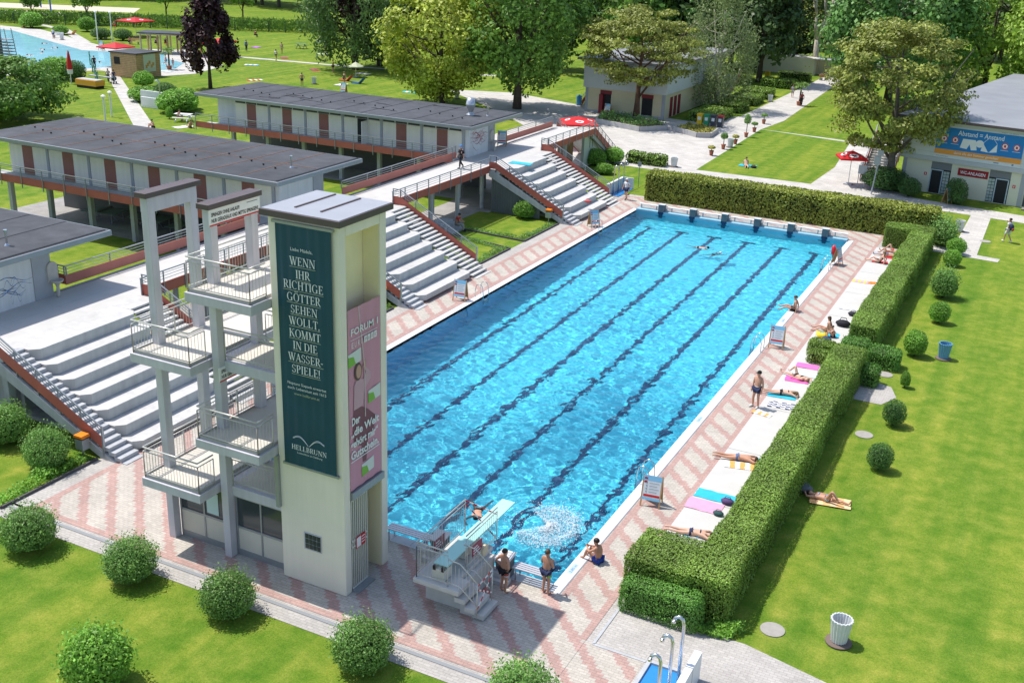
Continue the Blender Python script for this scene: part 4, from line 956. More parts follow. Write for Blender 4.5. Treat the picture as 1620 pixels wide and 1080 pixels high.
# ================================================================ vegetation
def LEAF(name, col, trans=.34, isl=.38, var=.34, sc_=.5): k = 2.15 if sum(col) > .15 else 1.9 if sum(col) > .09 else 1.5; col = tuple(min(.62,c*k) for c in col); return mat(name, col, .5, var, sc_, spec=.3, trans=trans, island=isl)
BARK = mat('bark', (.10,.075,.055), .9, .3, 6, .5, 20)
BARKP = mat('pale_bark', (.42,.38,.31), .85, .22, 3)
L_SHRUB = LEAF('shrub_leaf', (.090,.165,.040)); L_SHRUB2 = LEAF('bright_shrub_leaf', (.105,.205,.030)); L_DARK = LEAF('dark_shrub_leaf', (.045,.095,.025))
L_HEDGE = LEAF('clipped_hedge_leaf', (.086,.138,.020), .15, .30); L_HEDGE2 = LEAF('box_hedge_leaf', (.055,.125,.020), .15); L_HORN = LEAF('hornbeam_leaf', (.135,.155,.025), .2, .5)
CORE = mat('hedge_twigs', (.030,.045,.012), .9, .3, 6)
def seedrng(s): return np.random.default_rng(s)
def shell(rng, n, rx, ry, rz, lumps=14, depth=.38, flat=-.55):
    """points in the outer part of a lumpy ellipsoid with outward normals"""
    d = rng.normal(0,1,(n,3)); d /= np.linalg.norm(d,axis=1,keepdims=True)
    c = rng.normal(0,1,(lumps,3)); c /= np.linalg.norm(c,axis=1,keepdims=True)
    bump_ = np.max(d@c.T,axis=1)
    r = (1-depth*rng.random(n)**1.7)*(.80+.20*np.clip((bump_-.55)/.45,0,1)) + rng.normal(0,.025,n)
    p = d*r[:,None]; p[:,2] = np.where(p[:,2] < flat, flat+(p[:,2]-flat)*.25, p[:,2])
    return p*np.array([rx,ry,rz]), d/np.array([rx,ry,rz])
def shrub(name, label, leaf, r, h, n, size, seed, group=None, cat='shrub', spiky=0):
    t = thing(name, label, cat, (0,0,0), group); rng = seedrng(seed)
    p, d = shell(rng, n, r, r, h*.56, 22); p[:,2] += h*.50
    if spiky:
        k = rng.random(n) < .3; p[k] = p[k]*(1+rng.random((k.sum(),1))*spiky)
    p[:,2] = np.maximum(p[:,2], .05)
    obj_from(leaf_mesh('foliage', p, d, size, leaf, rng, .9), 'foliage', t)
    b = MB()
    for k in range(7):
        a = k*.9; b.tube([(0.06*math.cos(a),.06*math.sin(a),0),(r*.3*math.cos(a),r*.3*math.sin(a),h*.4),(r*.55*math.cos(a+.3),r*.55*math.sin(a+.3),h*.75)], [.03,.022,.01], 5)
    b.ellip((0,0,h*.48), r*.60, r*.60, h*.36, 10, 7)
    b.build('stem', CORE, t)
    return t
sp = [(-16.49,-6.40),(-12.28,-6.08),(-8.38,-6.00),(-3.44,-6.05),(-9.23,-10.32),(-20.55,-2.09),(-23.51,-1.47)]
sh = shrub('round_shrub', '', L_SHRUB, 1.0, 1.7, 9500, .085, 11, spiky=.24)
place(sh, [(x,y,0,i*1.3) for i,(x,y) in enumerate(sp[:4])], ['round clipped shrub on the near lawn, leftmost beside the pink paving','round shrub on the near lawn edge, second from left','round shrub on the near lawn in front of the glazed tower room','round shrub on the near lawn below the cream tower'], 'round shrubs along the near lawn', [(.9,.9,.80),(.85,.85,.76),(.83,.83,.76),(.89,.89,.80)])
o = shrub('round_shrub', 'bright green round shrub alone on the near lawn at the bottom edge', L_SHRUB2, .92, 1.6, 6500, .11, 12, spiky=.25, group= 'round shrubs along the near lawn'); o.location = (*sp[4],0)
o = dup(sh, (*sp[5],0), 2.1, 'round shrub beside the orange topped bin and stand stairs', .86, 'round shrubs by the stand stairs'); o = dup(sh, (*sp[6],0), .4, 'round shrub at the left edge beside the stand stairs', .9, 'round shrubs by the stand stairs')
o = dup(sh, (*(1.52,-5.93),0), 1.0, 'round shrub tip showing at the bottom edge below the springboard', .95, 'round shrubs along the near lawn')
# shrubs on the right lawn
rs = [(*(7.51,14.42),.62,1.2),(*(7.33,19.16),.62,1.25),(*(6.94,28.66),.72,1.45),(*(7.40,34.81),.68,1.3),(*(7.06,39.87),.95,1.75),(*(6.71,47.41),.72,1.15),(*(6.66,50.56),.78,1.2),(*(7.14,23.97),.3,.85)]
rl = ['dark round shrub on the right lawn, nearest the camera','second dark round shrub on the right lawn from the camera','leafy shrub on the right lawn left of the blue bin','small leafy shrub behind the blue bin shrub','spiky spreading shrub on the right lawn, largest of the row','low shrub on the right lawn before the far path','bright low shrub at the corner of the far path','thin small shrub by the paving stub']
s1 = shrub('shrub', '', L_DARK, 1, 1.7, 4500, .10, 21); s2 = shrub('shrub', '', L_SHRUB2, 1, 1.7, 4200, .13, 22); s3 = shrub('shrub', '', L_SHRUB, 1, 1.7, 5000, .12, 23, spiky=.35)
used = set()
for i, (x,y,r_,h_) in enumerate(rs):
    pr = s1 if i in (0,1) else s3 if i == 4 else s2
    o = pr if id(pr) not in used else dup(pr, (0,0,0)); used.add(id(pr))
    o.location = (x,y,0); o.rotation_euler = (0,0,i*1.1); o.scale = (r_*.88,r_*.84,h_*.92/1.7); o['label'] = rl[i]; o['group'] = 'shrubs on the right lawn'
def bush(pr, x, y, r_, h_, label, group=None, z=0):
    o = dup(pr, (x,y,z), (x*7+y*3) % 6, label, (r_,r_,h_/1.7)); o['group'] = group or ''
    if not group and 'group' in o: del o['group']
    return o
bush(s2, *(-22.27,42.33), .85, 1.25, 'round shrub on the small lawn below the far stand stairs')
bush(s2, *(-25.32,63.01), .95, 1.5, 'round bush at the foot of the walkway end wall'); bush(s2, *(-24.42,65.06), 1.0, 1.4, 'yellow green bush beside the pale green wall'); bush(s2, *(-23.35,60.18), .9, .9, 'low bush in front of the pale green wall')
bush(s1, *(1.23,67.31), .95, 1.55, 'dark bush left of the left toilet door'); bush(s1, *(-1.01,68.82), 2.0, 1.9, 'dark ivy bush around the trunk left of the toilets')
for k, (dx, lab) in enumerate(((0,'large dark bush between the toilet doors'),)): o = bush(s1, *(4.88,67.20), 1.9, 2.0, lab); o.scale = (2.1,.9,1.15)
o = bush(s3, *(5.50,52.82), 1.6, 1.7, 'feathery dark bush at the end of the far hedge'); o.scale = (1.7,1.0,1.0)
# ---------------------------------------------------------------- hedges
def box_pts(rng, n, x0, x1, y0, y1, z1, rnd=.16):
    ax, ay, az = x1-x0, y1-y0, z1; A = np.array([ax*ay, ax*az, ax*az, ay*az, ay*az]); f = rng.choice(5, n, p=A/A.sum())
    u, v = rng.random(n), rng.random(n); p = np.zeros((n,3)); d = np.zeros((n,3))
    top = f == 0; p[top] = np.stack([x0+ax*u[top], y0+ay*v[top], np.full(top.sum(),z1)],1); d[top] = (0,0,1)
    for k, (yy, s_) in enumerate(((y0,-1),(y1,1))): m_ = f == 1+k; p[m_] = np.stack([x0+ax*u[m_], np.full(m_.sum(),yy), az*v[m_]],1); d[m_] = (0,s_,0)
    for k, (xx, s_) in enumerate(((x0,-1),(x1,1))): m_ = f == 3+k; p[m_] = np.stack([np.full(m_.sum(),xx), y0+ay*u[m_], az*v[m_]],1); d[m_] = (s_,0,0)
    c = np.array([(x0+x1)/2,(y0+y1)/2,z1/2]); hw = np.array([ax/2,ay/2,az/2]); q = p-c      # rounded edges
    inner = np.clip(q, -(hw-rnd), hw-rnd); inner[:,2] = np.clip(q[:,2], -hw[2], hw[2]-rnd); e = q-inner; L = np.linalg.norm(e,axis=1)+1e-6
    k = np.minimum(rnd/L,1); p = c+inner+e*k[:,None]; dd = e/L[:,None]; d = np.where((L > rnd*.5)[:,None], dd, d)
    wob = np.sin(p[:,0]*1.7+p[:,1]*.9)*.03+np.sin(p[:,1]*2.3+p[:,2]*3)*.025+np.sin(p[:,1]*.6+1)*.03
    p += d*(rng.normal(-.02,.03,n)+wob)[:,None]
    return p, d
def hedge(label, boxes, leaf, size, dens, seed, jit=.55, rnd=.16, name='hedge', group=None):
    x0 = min(b_[0] for b_ in boxes); y0 = min(b_[2] for b_ in boxes); t = thing(name, label, 'hedge', (x0,y0,0), group); rng = seedrng(seed); P, D = [], []; c = MB()
    for (xa,xb,ya,yb,z1) in boxes:
        area = (xb-xa)*(yb-ya)+2*z1*(xb-xa+yb-ya); p, d = box_pts(rng, int(area*dens), xa,xb,ya,yb,z1,rnd)
        keep = np.ones(len(p),bool)
        for (a,b_,e,f,g_) in boxes:
            if (a,b_,e,f) == (xa,xb,ya,yb): continue
            keep &= ~((p[:,0] > a+.1)&(p[:,0] < b_-.1)&(p[:,1] > e+.1)&(p[:,1] < f-.1)&(p[:,2] < g_-.1))
        P.append(p[keep]); D.append(d[keep]); g2 = .19; c.box(xa+g2,xb-g2,ya+g2,yb-g2,0,z1-g2)
    obj_from(leaf_mesh('foliage', np.concatenate(P), np.concatenate(D), size, leaf, rng, jit), 'foliage', t); c.build('twig_core', CORE, t)
    return t
hedge('long clipped green hedge along the near half of the sun slabs', [(3.72,5.2,.95,24.2,1.55),(1.72,3.9,.85,3.05,1.53)], L_HEDGE, .068, 1000, 31, .42)
hedge('clipped green hedge along the far half of the sun slabs', [(3.68,5.2,27.4,51.0,1.55),(1.9,3.9,49.6,51.0,1.55)], L_HEDGE, .075, 800, 32, .42)
hedge('low dark box hedge in front of the near hedge end', [(1.9,4.45,.1,.95,1.10)], L_HEDGE2, .06, 1100, 33, .6, .3)
hedge('tall leafy hornbeam hedge behind the far pool end', [(-16.9,4.95,52.9,54.9,2.2)], L_HORN, .17, 190, 34, .8, .25)
for k, (bx, lab) in enumerate((((2.0,3.5,25.7,26.7,.8),'low rounded hedge at the gap, nearest the pool deck'),((2.3,3.6,24.5,25.3,.7),'low hedge piece before the near hedge at the gap'),((4.9,6.6,25.6,26.9,.95),'low rounded hedge right of the gap beside the lawn'),((5.0,6.0,22.9,24.0,.95),'rounded hedge block right of the near hedge end'),((3.5,5.0,26.2,27.4,1.0),'rounded hedge block in the middle of the gap'))):
    hedge(lab, [bx], L_HEDGE if k in (0,1) else L_HEDGE2, .075, 600, 40+k, .6, .35, group='low hedges at the hedge gap')
def cover(name, pts, h, n, size, leaf, seed, label, cat, jit=1.2):
    rng = seedrng(seed); xs_ = [p[0] for p in pts]; ys_ = [p[1] for p in pts]; out_ = []
    while len(out_) < n:
        x, y = rng.uniform(min(xs_),max(xs_)), rng.uniform(min(ys_),max(ys_)); ins = False
        for (ax,ay),(cx,cy) in zip(pts, pts[1:]+pts[:1]):
            if (ay > y) != (cy > y) and x < (cx-ax)*(y-ay)/(cy-ay)+ax: ins = not ins
        if ins: out_.append((x,y,h*rng.random()**.7*(.55+.45*math.sin(x*2.1+y*1.3)*math.sin(y*2.7))))
    P = np.array(out_); P[:,2] = np.maximum(P[:,2],.02)+.005; D = np.tile([0,0,1.0],(n,1))
    return stuff(obj_from(leaf_mesh(name, P, D, size, leaf, rng, jit), name), label, cat)
cover('ivy', [(4.3,.1),(5.4,.3),(5.75,1.0),(4.7,1.0)], .6, 1500, .09, L_SHRUB2, 51, 'low ivy beside the near box hedge end', 'ivy')
for k, pts in enumerate(([(-19.5,-5.05),(-19.5,-.75),(-20.2,-.75),(-20.3,-2.5),(-20.0,-5.05)],[(-19.5,29.8),(-19.5,34.4),(-23.5,35.1),(-23.4,34.6),(-20.1,34.0),(-20.0,29.8)],[(-19.5,36.75),(-19.5,42),(-20.0,42),(-20.1,37.2),(-24.2,37.5),(-24.2,37.1)],[(-19.5,19.2),(-19.5,20.3),(-20.6,20.3),(-20.4,19.2)])):
    cover('border_plants', pts, .34 if k else .5, 1700 if k != 3 else 500, .10, L_SHRUB if k else L_SHRUB2, 55+k, ['mixed border plants along the dark kerb by the bin','low border plants round the small triangular lawn','low border plants along the square lawn kerb','weedy plants by the bin at the tower edge'][k], 'plants')
# ---------------------------------------------------------------- trees
def limbs(b, rng, base, H, r0, crown_c, crown_r, nl, lean=(0,0), fork=.45):
    top = Vector(base)+Vector((lean[0],lean[1],H*.78)); pts = []
    for k in range(6):
        t = k/5; pts.append(Vector(base).lerp(top,t)+Vector((rng.normal(0,.05),rng.normal(0,.05),0))*H*.2*t)
    b.tube(pts, [r0*1.25]+[r0*(1-.16*k) for k in range(1,6)], 9); tips = []
    for k in range(nl):
        t = rng.uniform(fork,.98); p = pts[0].lerp(pts[-1],t); a = k*2.4+rng.uniform(-.4,.4)
        d = Vector((math.cos(a)*crown_r[0],math.sin(a)*crown_r[1],crown_r[2]*rng.uniform(-.15,.75)))*rng.uniform(.6,.9)
        q = Vector(crown_c)+d; m_ = p.lerp(q,.5)+Vector((0,0,-H*.02)); rr_ = r0*.42*(1.1-t*.6)
        b.tube([p,m_,q], [rr_,rr_*.6,rr_*.2], 5); tips.append(q)
    return tips
def tree(name, label, pos, H, rad, leaf, n, size, seed, base=.25, trunk=.3, style='round', bark=None, nclump=70, cl=.26, group=None, lean=(0,0), cat='tree', gap=.0, nl=16):
    t = thing(name, label, cat, (pos[0],pos[1],0), group); rng = seedrng(seed); zc = H*(base+1)/2; rz = H*(1-base)/2
    b = MB(); cc = (pos[0]+lean[0],pos[1]+lean[1],zc); limbs(b, rng, (pos[0],pos[1],0), H, trunk, cc, (rad,rad,rz), nl, lean, max(.2,base*.8)); b.build('trunk', bark or BARK, t, smooth=True)
    if n:
        K_ = nclump; d = rng.normal(0,1,(K_,3)); d /= np.linalg.norm(d,axis=1,keepdims=True); rr_ = rng.uniform(.45,1,K_)**.5
        if style == 'flat': d[:,2] = np.abs(d[:,2])*.9-.25
        if style == 'cone': pass
        C_ = d*rr_[:,None]
        if style == 'cone': hh = rng.uniform(-1,1,K_); w_ = .18+.82*np.clip((1-hh)/2,0,1)**.8*np.clip((hh+1.25)/.6,0,1); a = rng.uniform(0,6.28,K_); C_ = np.stack([np.cos(a)*w_*rr_, np.sin(a)*w_*rr_, hh*.92],1)
        cs = cl*rng.uniform(.7,1.35,K_); i = rng.integers(0,K_,n); q = rng.normal(0,1,(n,3)); q /= np.linalg.norm(q,axis=1,keepdims=True); q *= (rng.random(n)**.42)[:,None]
        if style in ('layer','flat'): q[:,2] *= .42
        P = C_[i]+q*cs[i][:,None]; D = q*.7+P*.6+np.array([0,0,.45])
        P = P*np.array([rad,rad,rz])*.92
        if style == 'willow':
            L = rng.random(n); P[:,2] -= L**1.4*rz*.75*np.clip(np.hypot(P[:,0],P[:,1])/rad+.25,0,1); D = rng.normal(0,1,(n,3)); D[:,2] *= .25
        P += np.array([cc[0],cc[1],cc[2]]); P[:,2] = np.maximum(P[:,2], H*base*.35)
        me = leaf_mesh('crown', P, D, size, leaf, rng, .55, .62 if style != 'willow' else .35); obj_from(me, 'crown', t)
    return t
L_MAPLE = LEAF('maple_leaf', (.075,.140,.022), .3); L_YEL = LEAF('yellow_green_leaf', (.185,.215,.028), .3); L_PURP = LEAF('copper_leaf', (.028,.010,.012), .12); L_OLV = LEAF('tree_of_heaven_leaf', (.120,.135,.026), .25, .5)
L_BIRCH = LEAF('birch_leaf', (.115,.145,.055), .25); L_WIL = LEAF('weeping_leaf', (.055,.095,.026), .2); L_DEEP = LEAF('deep_green_leaf', (.040,.070,.020), .18); L_OAK = LEAF('fresh_green_leaf', (.060,.125,.028), .25); L_LIME = LEAF('lime_leaf', (.135,.205,.030), .3)
tree('copper_maple', 'dark purple maple on the lawn behind the pavilions', (-82.58,77.06), 13.5, 3.9, L_PURP, 7500, .50, 71, .14, .22, 'cone', nclump=80, cl=.24)
tree('weeping_tree', 'dark weeping tree with hanging branches on the far lawn', (-80.10,104.49), 17, 8.2, L_WIL, 13000, .62, 72, .16, .45, 'willow', nclump=70, cl=.20)
tree('maple', 'yellow green maple behind the far pavilion roof', (-54.31,84.73), 14.6, 7.6, L_YEL, 17000, .46, 73, .05, .45, nclump=95, cl=.24)
tree('maple', 'mid green maple right of the yellow green one', (-45.67,87.70), 21, 8.2, L_MAPLE, 17000, .50, 74, .06, .45, nclump=95, cl=.23)
tree('tree_of_heaven', 'spreading olive green tree in the plaza bed by the yellow building', (-31.40,89.20), 12.6, 7.2, L_OLV, 19000, .32, 75, .27, .36, 'layer', mat('reddish_bark', (.13,.07,.045), .9, .3, 4), 150, .20)
tree('birch', 'grey green weeping birch right of the yellow building', (-26.53,103.68), 15, 5.0, L_BIRCH, 11000, .36, 76, .12, .25, 'willow', BARKP, 70, .22)
tree('tree_of_heaven', 'olive green tree with leaning trunk left of the toilet building', (-0.81,69.55), 14.8, 6.1, L_OLV, 24000, .29, 77, .14, .36, 'layer', mat('grey_bark', (.13,.11,.095), .9, .3, 4), 170, .195, lean=(-.5,.3))
tree('maple', 'large deep green tree behind the leaning tree at upper right', (-9,121), 20, 10, L_OAK, 17000, .60, 78, .02, .5, nclump=100, cl=.24)
tree('lime_tree', 'bright green tree at the upper right corner behind the grey roof', (13,124), 19, 10.5, L_LIME, 16000, .55, 79, .04, .4, nclump=90, cl=.24)
tree('copper_beech', 'very dark purple beech behind the yellow green maple', (-79.90,110.71), 22, 7.6, L_PURP, 9000, .65, 80, .02, .5, nclump=70, cl=.28)
tree('lime_tree', 'bright green tree between the deep green tree and the roof corner', (1.5,130), 18, 8.5, L_LIME, 13000, .55, 69, .04, .4, nclump=80, cl=.24)
# nearly bare plane tree
t = thing('plane_tree', 'nearly bare pale tree with upright branches beyond the plaza path', 'tree', (*(-24.96,149.23),0)); b = MB(); px_, py_ = (-24.96,149.23); rng = seedrng(81)
def fork(p, d, L, r, lev):
    q = p+d*L; m_ = p.lerp(q,.5)+Vector((rng.normal(0,.06),rng.normal(0,.06),0))*L; b.tube([p,m_,q], [r,r*.85,r*.7], 7)
    if lev == 0: return
    for k in range(3 if lev > 2 else 2):
        a = rng.uniform(0,6.28); s_ = rng.uniform(.22,.5) if lev > 1 else .35; nd = (d+Vector((math.cos(a)*s_,math.sin(a)*s_,.25))).normalized(); fork(q, nd, L*rng.uniform(.62,.85), r*.62, lev-1)
fork(Vector((px_,py_,0)), Vector((.05,0,1)), 5.2, .55, 5); b.build('trunk', BARKP, t, smooth=True)
P = rng.normal(0,1,(900,3))*np.array([2.2,2.2,4.2])+np.array([px_,py_,11]); obj_from(leaf_mesh('crown', P, rng.normal(0,1,(900,3)), .35, L_OLV, rng), 'crown', t)
# young trees and bushes on the far lawn at upper left
yt = tree('young_tree', '', (0,0), 9.5, 3.2, L_MAPLE, 3000, .42, 82, .30, .14, nclump=40, cl=.26)
place(yt, [(*(-165.12,121.52),0,0),(*(-155.20,125.40),0,1),(*(-146.07,136.57),0,2),(*(-135.05,145.78),0,3)], ['thin young tree by the sand court, leftmost at the top','young tree beyond the leisure pool, second from left','young tree on the far lawn left of the purple maple','young tree on the far lawn right of the purple maple'], 'young trees on the far lawn', [.8,.95,1.25,1.25])
big = tree('round_tree', 'broad round green tree behind the left pavilion', (-83.5,46.5), 6.6, 7.6, LEAF('dense_bush_leaf', (.065,.125,.020)), 24000, .36, 83, .02, .3, nclump=80, cl=.24)
for (px_, r_, h_, lab, pr) in (((-155.66,113.11),2.2,2.6,'round bush by the leisure pool at the upper left',s2),((-144.48,115.40),1.6,2.4,'round bush on the lawn beyond the pool deck',s2),((-101.91,71.02),2.2,2.6,'bush left of the closed red parasol',s2),((-99.08,71.25),1.4,2.4,'bush behind the closed red parasol',s1),((-89.58,73.02),1.3,1.8,'small bush in front of the timber hut',s2),((-81.31,64.90),1.9,1.6,'wide bush beside the far shower wall',s2),((-79.64,66.32),1.5,2.0,'bush behind the far shower wall',s1),((-73.20,61.42),2.3,2.3,'large round bush right of the far shower wall',s2),((-74.16,63.91),1.3,2.2,'round bush at the right of the far shower group',s2),((-71.14,57.92),.4,1.2,'tiny bush by the picnic table',s2),((-133.56,108.18),1.7,1.8,'round bush by the pool lamp post',s1),((-129.78,109.33),1.6,1.8,'round bush left of the pergola',s1),((-143.20,108.42),1.4,1.5,'bush beside the white bench by the pool',s2)):
    bush(pr, *px_, r_, h_, lab, 'bushes round the leisure pool')
rng = seedrng(84)
tt = rng.random(9000); P = np.stack([-176+62*tt+rng.normal(0,1.2,9000), 112+34*tt+rng.normal(0,1.2,9000), rng.random(9000)**.8*1.9+.2],1); D = rng.normal(0,1,(9000,3)); D[:,2] *= .1
stuff(obj_from(leaf_mesh('reeds', P, D, .9, LEAF('reed_leaf', (.075,.135,.022)), rng, .2, .2), 'reeds'), 'tall green reeds along the fence beyond the pool', 'reeds')
# wood along the top of the picture: one far mass
P, D = [], []; b = MB(); rng = seedrng(85); spots = []
for k in range(64):
    t_ = k/63; x = -235+285*t_+rng.normal(0,3); y = 176+30*math.sin(t_*3.1)+rng.normal(0,9)
    if x > 0: y -= (x)*.55
    spots.append((x,y,rng.uniform(6,9),rng.uniform(17,25)))
for k in range(14): spots.append((rng.uniform(-62,-18),rng.uniform(122,165),rng.uniform(5,8),rng.uniform(15,21)))
spots = [s_ for s_ in spots if not (-27 < s_[0] < -14 and s_[1] < 176)]
for (x,y,r_,h_) in spots:
    n = 1500; p, d = shell(rng, n, r_, r_, h_*.47, 26, .5, -.8); P.append(p+np.array([x,y,h_*.53])); D.append(d+np.array([0,0,.15])); b.tube([(x,y,0),(x,y,h_*.6)], [.45,.2], 7)
w_ = stuff(obj_from(leaf_mesh('wood', np.concatenate(P), np.concatenate(D), 1.15, L_DEEP, rng, .7), 'wood'), 'dark wood along the far edge of the park', 'wood'); tr_ = b.build('trunks', BARK); tr_.parent = w_; tr_['kind'] = 'stuff'
for k, (x,y,r_,h_,lf,lab) in enumerate(((-58,124,6.5,17,L_DEEP,'dark conifer like tree behind the two maples'),(-46,128,6.5,19,L_MAPLE,'green tree above the yellow building roof'),(-37,131,6,17,L_OAK,'tree behind the olive plaza tree'),(-29,133,5.5,16,L_DEEP,'dark tree right of the birch'),(-112,150,8,20,L_OAK,'green tree on the far lawn edge left of the weeping tree'),(-96,147,8,19,L_DEEP,'dark tree beyond the weeping tree'))):
    tree('park_tree', lab, (x,y), h_, r_, lf, 5500, .75, 90+k, .10, .4, nclump=60, cl=.28, group='trees at the park edge')
# clipped hedges and planters on the plaza
for k, (bx, lab) in enumerate((((-23.6,-19.9,65.9,67.4,1.0),'low hedge in front of the plaza by the far showers'),((-26.4,-22.9,92.5,99,1.1),'clipped hedge beside the bins'),((-26.2,-22.9,101.5,106,1.1),'clipped hedge under the birch'),((-26.5,-23.0,108.5,113.5,1.1),'clipped hedge further along the plaza path'),((-27,-23.2,115.5,120,1.1),'clipped hedge before the far stairs'),((-27.5,-22.8,128,131,1.2),'curved hedge round the bare tree'),((-27.5,-22.8,138,140,1.2),'hedge by the yellow bin far along the path'))):
    hedge(lab, [bx], L_HEDGE, .2, 60, 100+k, .7, .3, group='clipped hedges along the plaza path')
PLW = mat('planter_stone', (.40,.39,.385), .8, .1, 3)
for k, (pts, lab, lf) in enumerate((([(-34.2,84.4),(-28.4,82.4),(-26.3,85.1),(-28.3,87.6),(-35.5,89.5)],'long stone planter under the olive plaza tree',L_SHRUB),([(-26.3,85.1),(-23.1,82.9),(-21.9,83.6),(-22.2,87.2),(-25.6,87.9)],'stone planter with yellow flowers beside the bins',LEAF('flower_leaf', (.16,.15,.03), .2, .6)))):
    if k == 1: pts = [(x+.9,y) for x,y in pts]
    t = thing('planter', lab, 'planter', (*pts[0],0), 'stone planters on the plaza'); b = MB()
    for (ax,ay),(cx,cy) in zip(pts, pts[1:]+pts[:1]): b.bar((ax,ay,.25),(cx,cy,.25),.25,.5)
    b.build('planter_wall', PLW, t); MB().prism(pts,0,.42).build('planter_soil', SOIL, t)
    c_ = cover('planting', pts, .75 if k == 0 else .35, 1500, .22, lf, 110+k, '', ''); c_.location.z = .42; c_.parent = t; c_.matrix_parent_inverse = Matrix.Translation(-t.location)
# ================================================================ pool furniture and loose things
WOOD = mat('board_wood', (.42,.26,.12), .6, .15, 8)
def ladder(label, x, y, side):
    """side +1: pool lies towards -x"""
    t = thing('pool_ladder', label, 'ladder', (x,y,0), 'steel pool ladders')
    for yy in (-.32,.32):
        MB().tube([(x+side*.35,y+yy,0),(x+side*.35,y+yy,.45),(x+side*.27,y+yy,.72),(x+side*.08,y+yy,.80),(x-side*.10,y+yy,.68),(x-side*.16,y+yy,.3),(x-side*.2,y+yy,-.9)], .022, 8).build('handrail', STEEL, t, smooth=True)
    for k in range(3): MB().box(min(x-side*.14,x-side*.24),max(x-side*.14,x-side*.24),y-.3,y+.3,-.25-.28*k,-.22-.28*k).build('rung', STEEL, t)
ladder('steel pool ladder on the right edge nearest the camera', -.42, 8.6, 1); ladder('steel pool ladder in the middle of the right pool edge', -.42, 25.1, 1); ladder('steel pool ladder at the far right corner', -.42, 41.8, 1)
ladder('steel pool ladder on the left edge by the middle stand', PX0, 24.9, -1); ladder('steel pool ladder on the left edge by the far stand', PX0, 42.0, -1)
def a_board(label, loc, rz, h=1.2, w=.75, red=None):
    t = thing('information_board', label, 'A-board', (0,0,0), 'wooden A-boards with pool rules'); s_ = .30
    b = MB()
    for x_ in (-w/2,w/2-.05):
        b.bar((x_+.025,-s_,0),(x_+.025,0,h),.05,.03); b.bar((x_+.025,s_,0),(x_+.025,0,h),.05,.03)
    b.build('frame', WOOD, t)
    MB().add([(-w/2+.03,s_-.04,.12),(w/2-.03,s_-.04,.12),(w/2-.03,.03,h-.05),(-w/2+.03,.03,h-.05)], [(3,2,1,0)]).build('rear_panel', WOOD, t)
    def pt(u,v,o=.012):
        y_ = -s_*(1-v); return (-w/2+.03+u*(w-.06), y_-o, v*h)
    def q(m_, u0,u1,v0,v1,o,name): return MB().add([pt(u0,v0,o),pt(u1,v0,o),pt(u1,v1,o),pt(u0,v1,o)], [(0,1,2,3)]).build(name, m_, t)
    q(mat('poster_white', (.66,.70,.72), .5), 0,1,.22,.98,.012,'poster')
    q(mat('poster_blue', (.22,.50,.70), .5), 0,1,.82,.98,.016,'blue_header'); q(mat('poster_blue', (.22,.50,.70), .5), 0,1,.22,.30,.016,'blue_footer'); q(mat('sign_red', (.55,.02,.02), .5), .08,.95,.33,.40,.017,'red_band')
    b = MB()
    for v in (.88,.77): b.add([Vector(pt(.14,v,.022))+Vector((.07*math.cos(2*math.pi*k/14),0,.05*math.sin(2*math.pi*k/14))) for k in range(14)], [tuple(range(14))])
    b.build('red_symbol', mat('sign_red', (.55,.02,.02), .5), t)
    b = MB()
    for r_ in range(4):
        v = .74-.09*r_; b.add([pt(.34,v,.02),pt(.88-.1*(r_%2),v,.02),pt(.88-.1*(r_%2),v+.018,.02),pt(.34,v+.018,.02)], [(0,1,2,3)]); b.add([pt(.16,v-.015,.02),pt(.24,v-.015,.02),pt(.24,v+.03,.02),pt(.16,v+.03,.02)], [(0,1,2,3)])
    b.build('printed_line', mat('print_grey', (.3,.32,.34), .6), t)
    t.location = loc; t.rotation_euler = (0,0,rz); return t
a_board('A-board with pool rules on the right deck nearest the camera', (.50,7.05,0), R(8)); a_board('A-board with pool rules in the middle of the right deck', (.45,25.95,0), R(5))
a_board('A-board on the far right deck with red lifebuoy hanging beside it', (.1,43.2,0), R(80)); a_board('A-board with pool rules in front of the middle stand', (-17.05,23.65,0), R(8))
a_board('A-board seen edge on before the far stand', (-17.05,43.0,0), R(55)); a_board('A-board in front of the large bush between the toilet doors', (*(4.31,66.53),0), R(70), 1.35)
a_board('A-board on the walkway by the cherry branch mural', (*(-28.69,50.94),3.22), R(20), 1.25); a_board('A-board by the yellow building wall', (*(-35.35,90.40),0), R(0), 1.3)
a_board('A-board behind the far pavilion roof on the lawn', (*(-67.85,84.32),0), R(0), 1.3); a_board('A-board on the leisure pool deck', (*(-121.32,96.64),0), R(10), 1.4); a_board('wooden A-board behind the tower on the left deck', (*(-16.66,7.01),0), R(40), 1.2)
t = thing('rescue_buoy', 'red rescue buoy hung on the far right A-board', 'rescue buoy', (-.18,43.15,.9)); MB().tube([(-.2,43.15,1.30),(-.2,43.13,1.1),(-.2,43.12,.75),(-.2,43.12,.62)], [.06,.15,.14,.05], 12).build('float', mat('buoy_red', (.62,.02,.035), .4), t, smooth=True); MB().tube([(-.2,43.13,.62),(-.17,43.12,.35)], .03, 6).build('strap', BLACK, t)
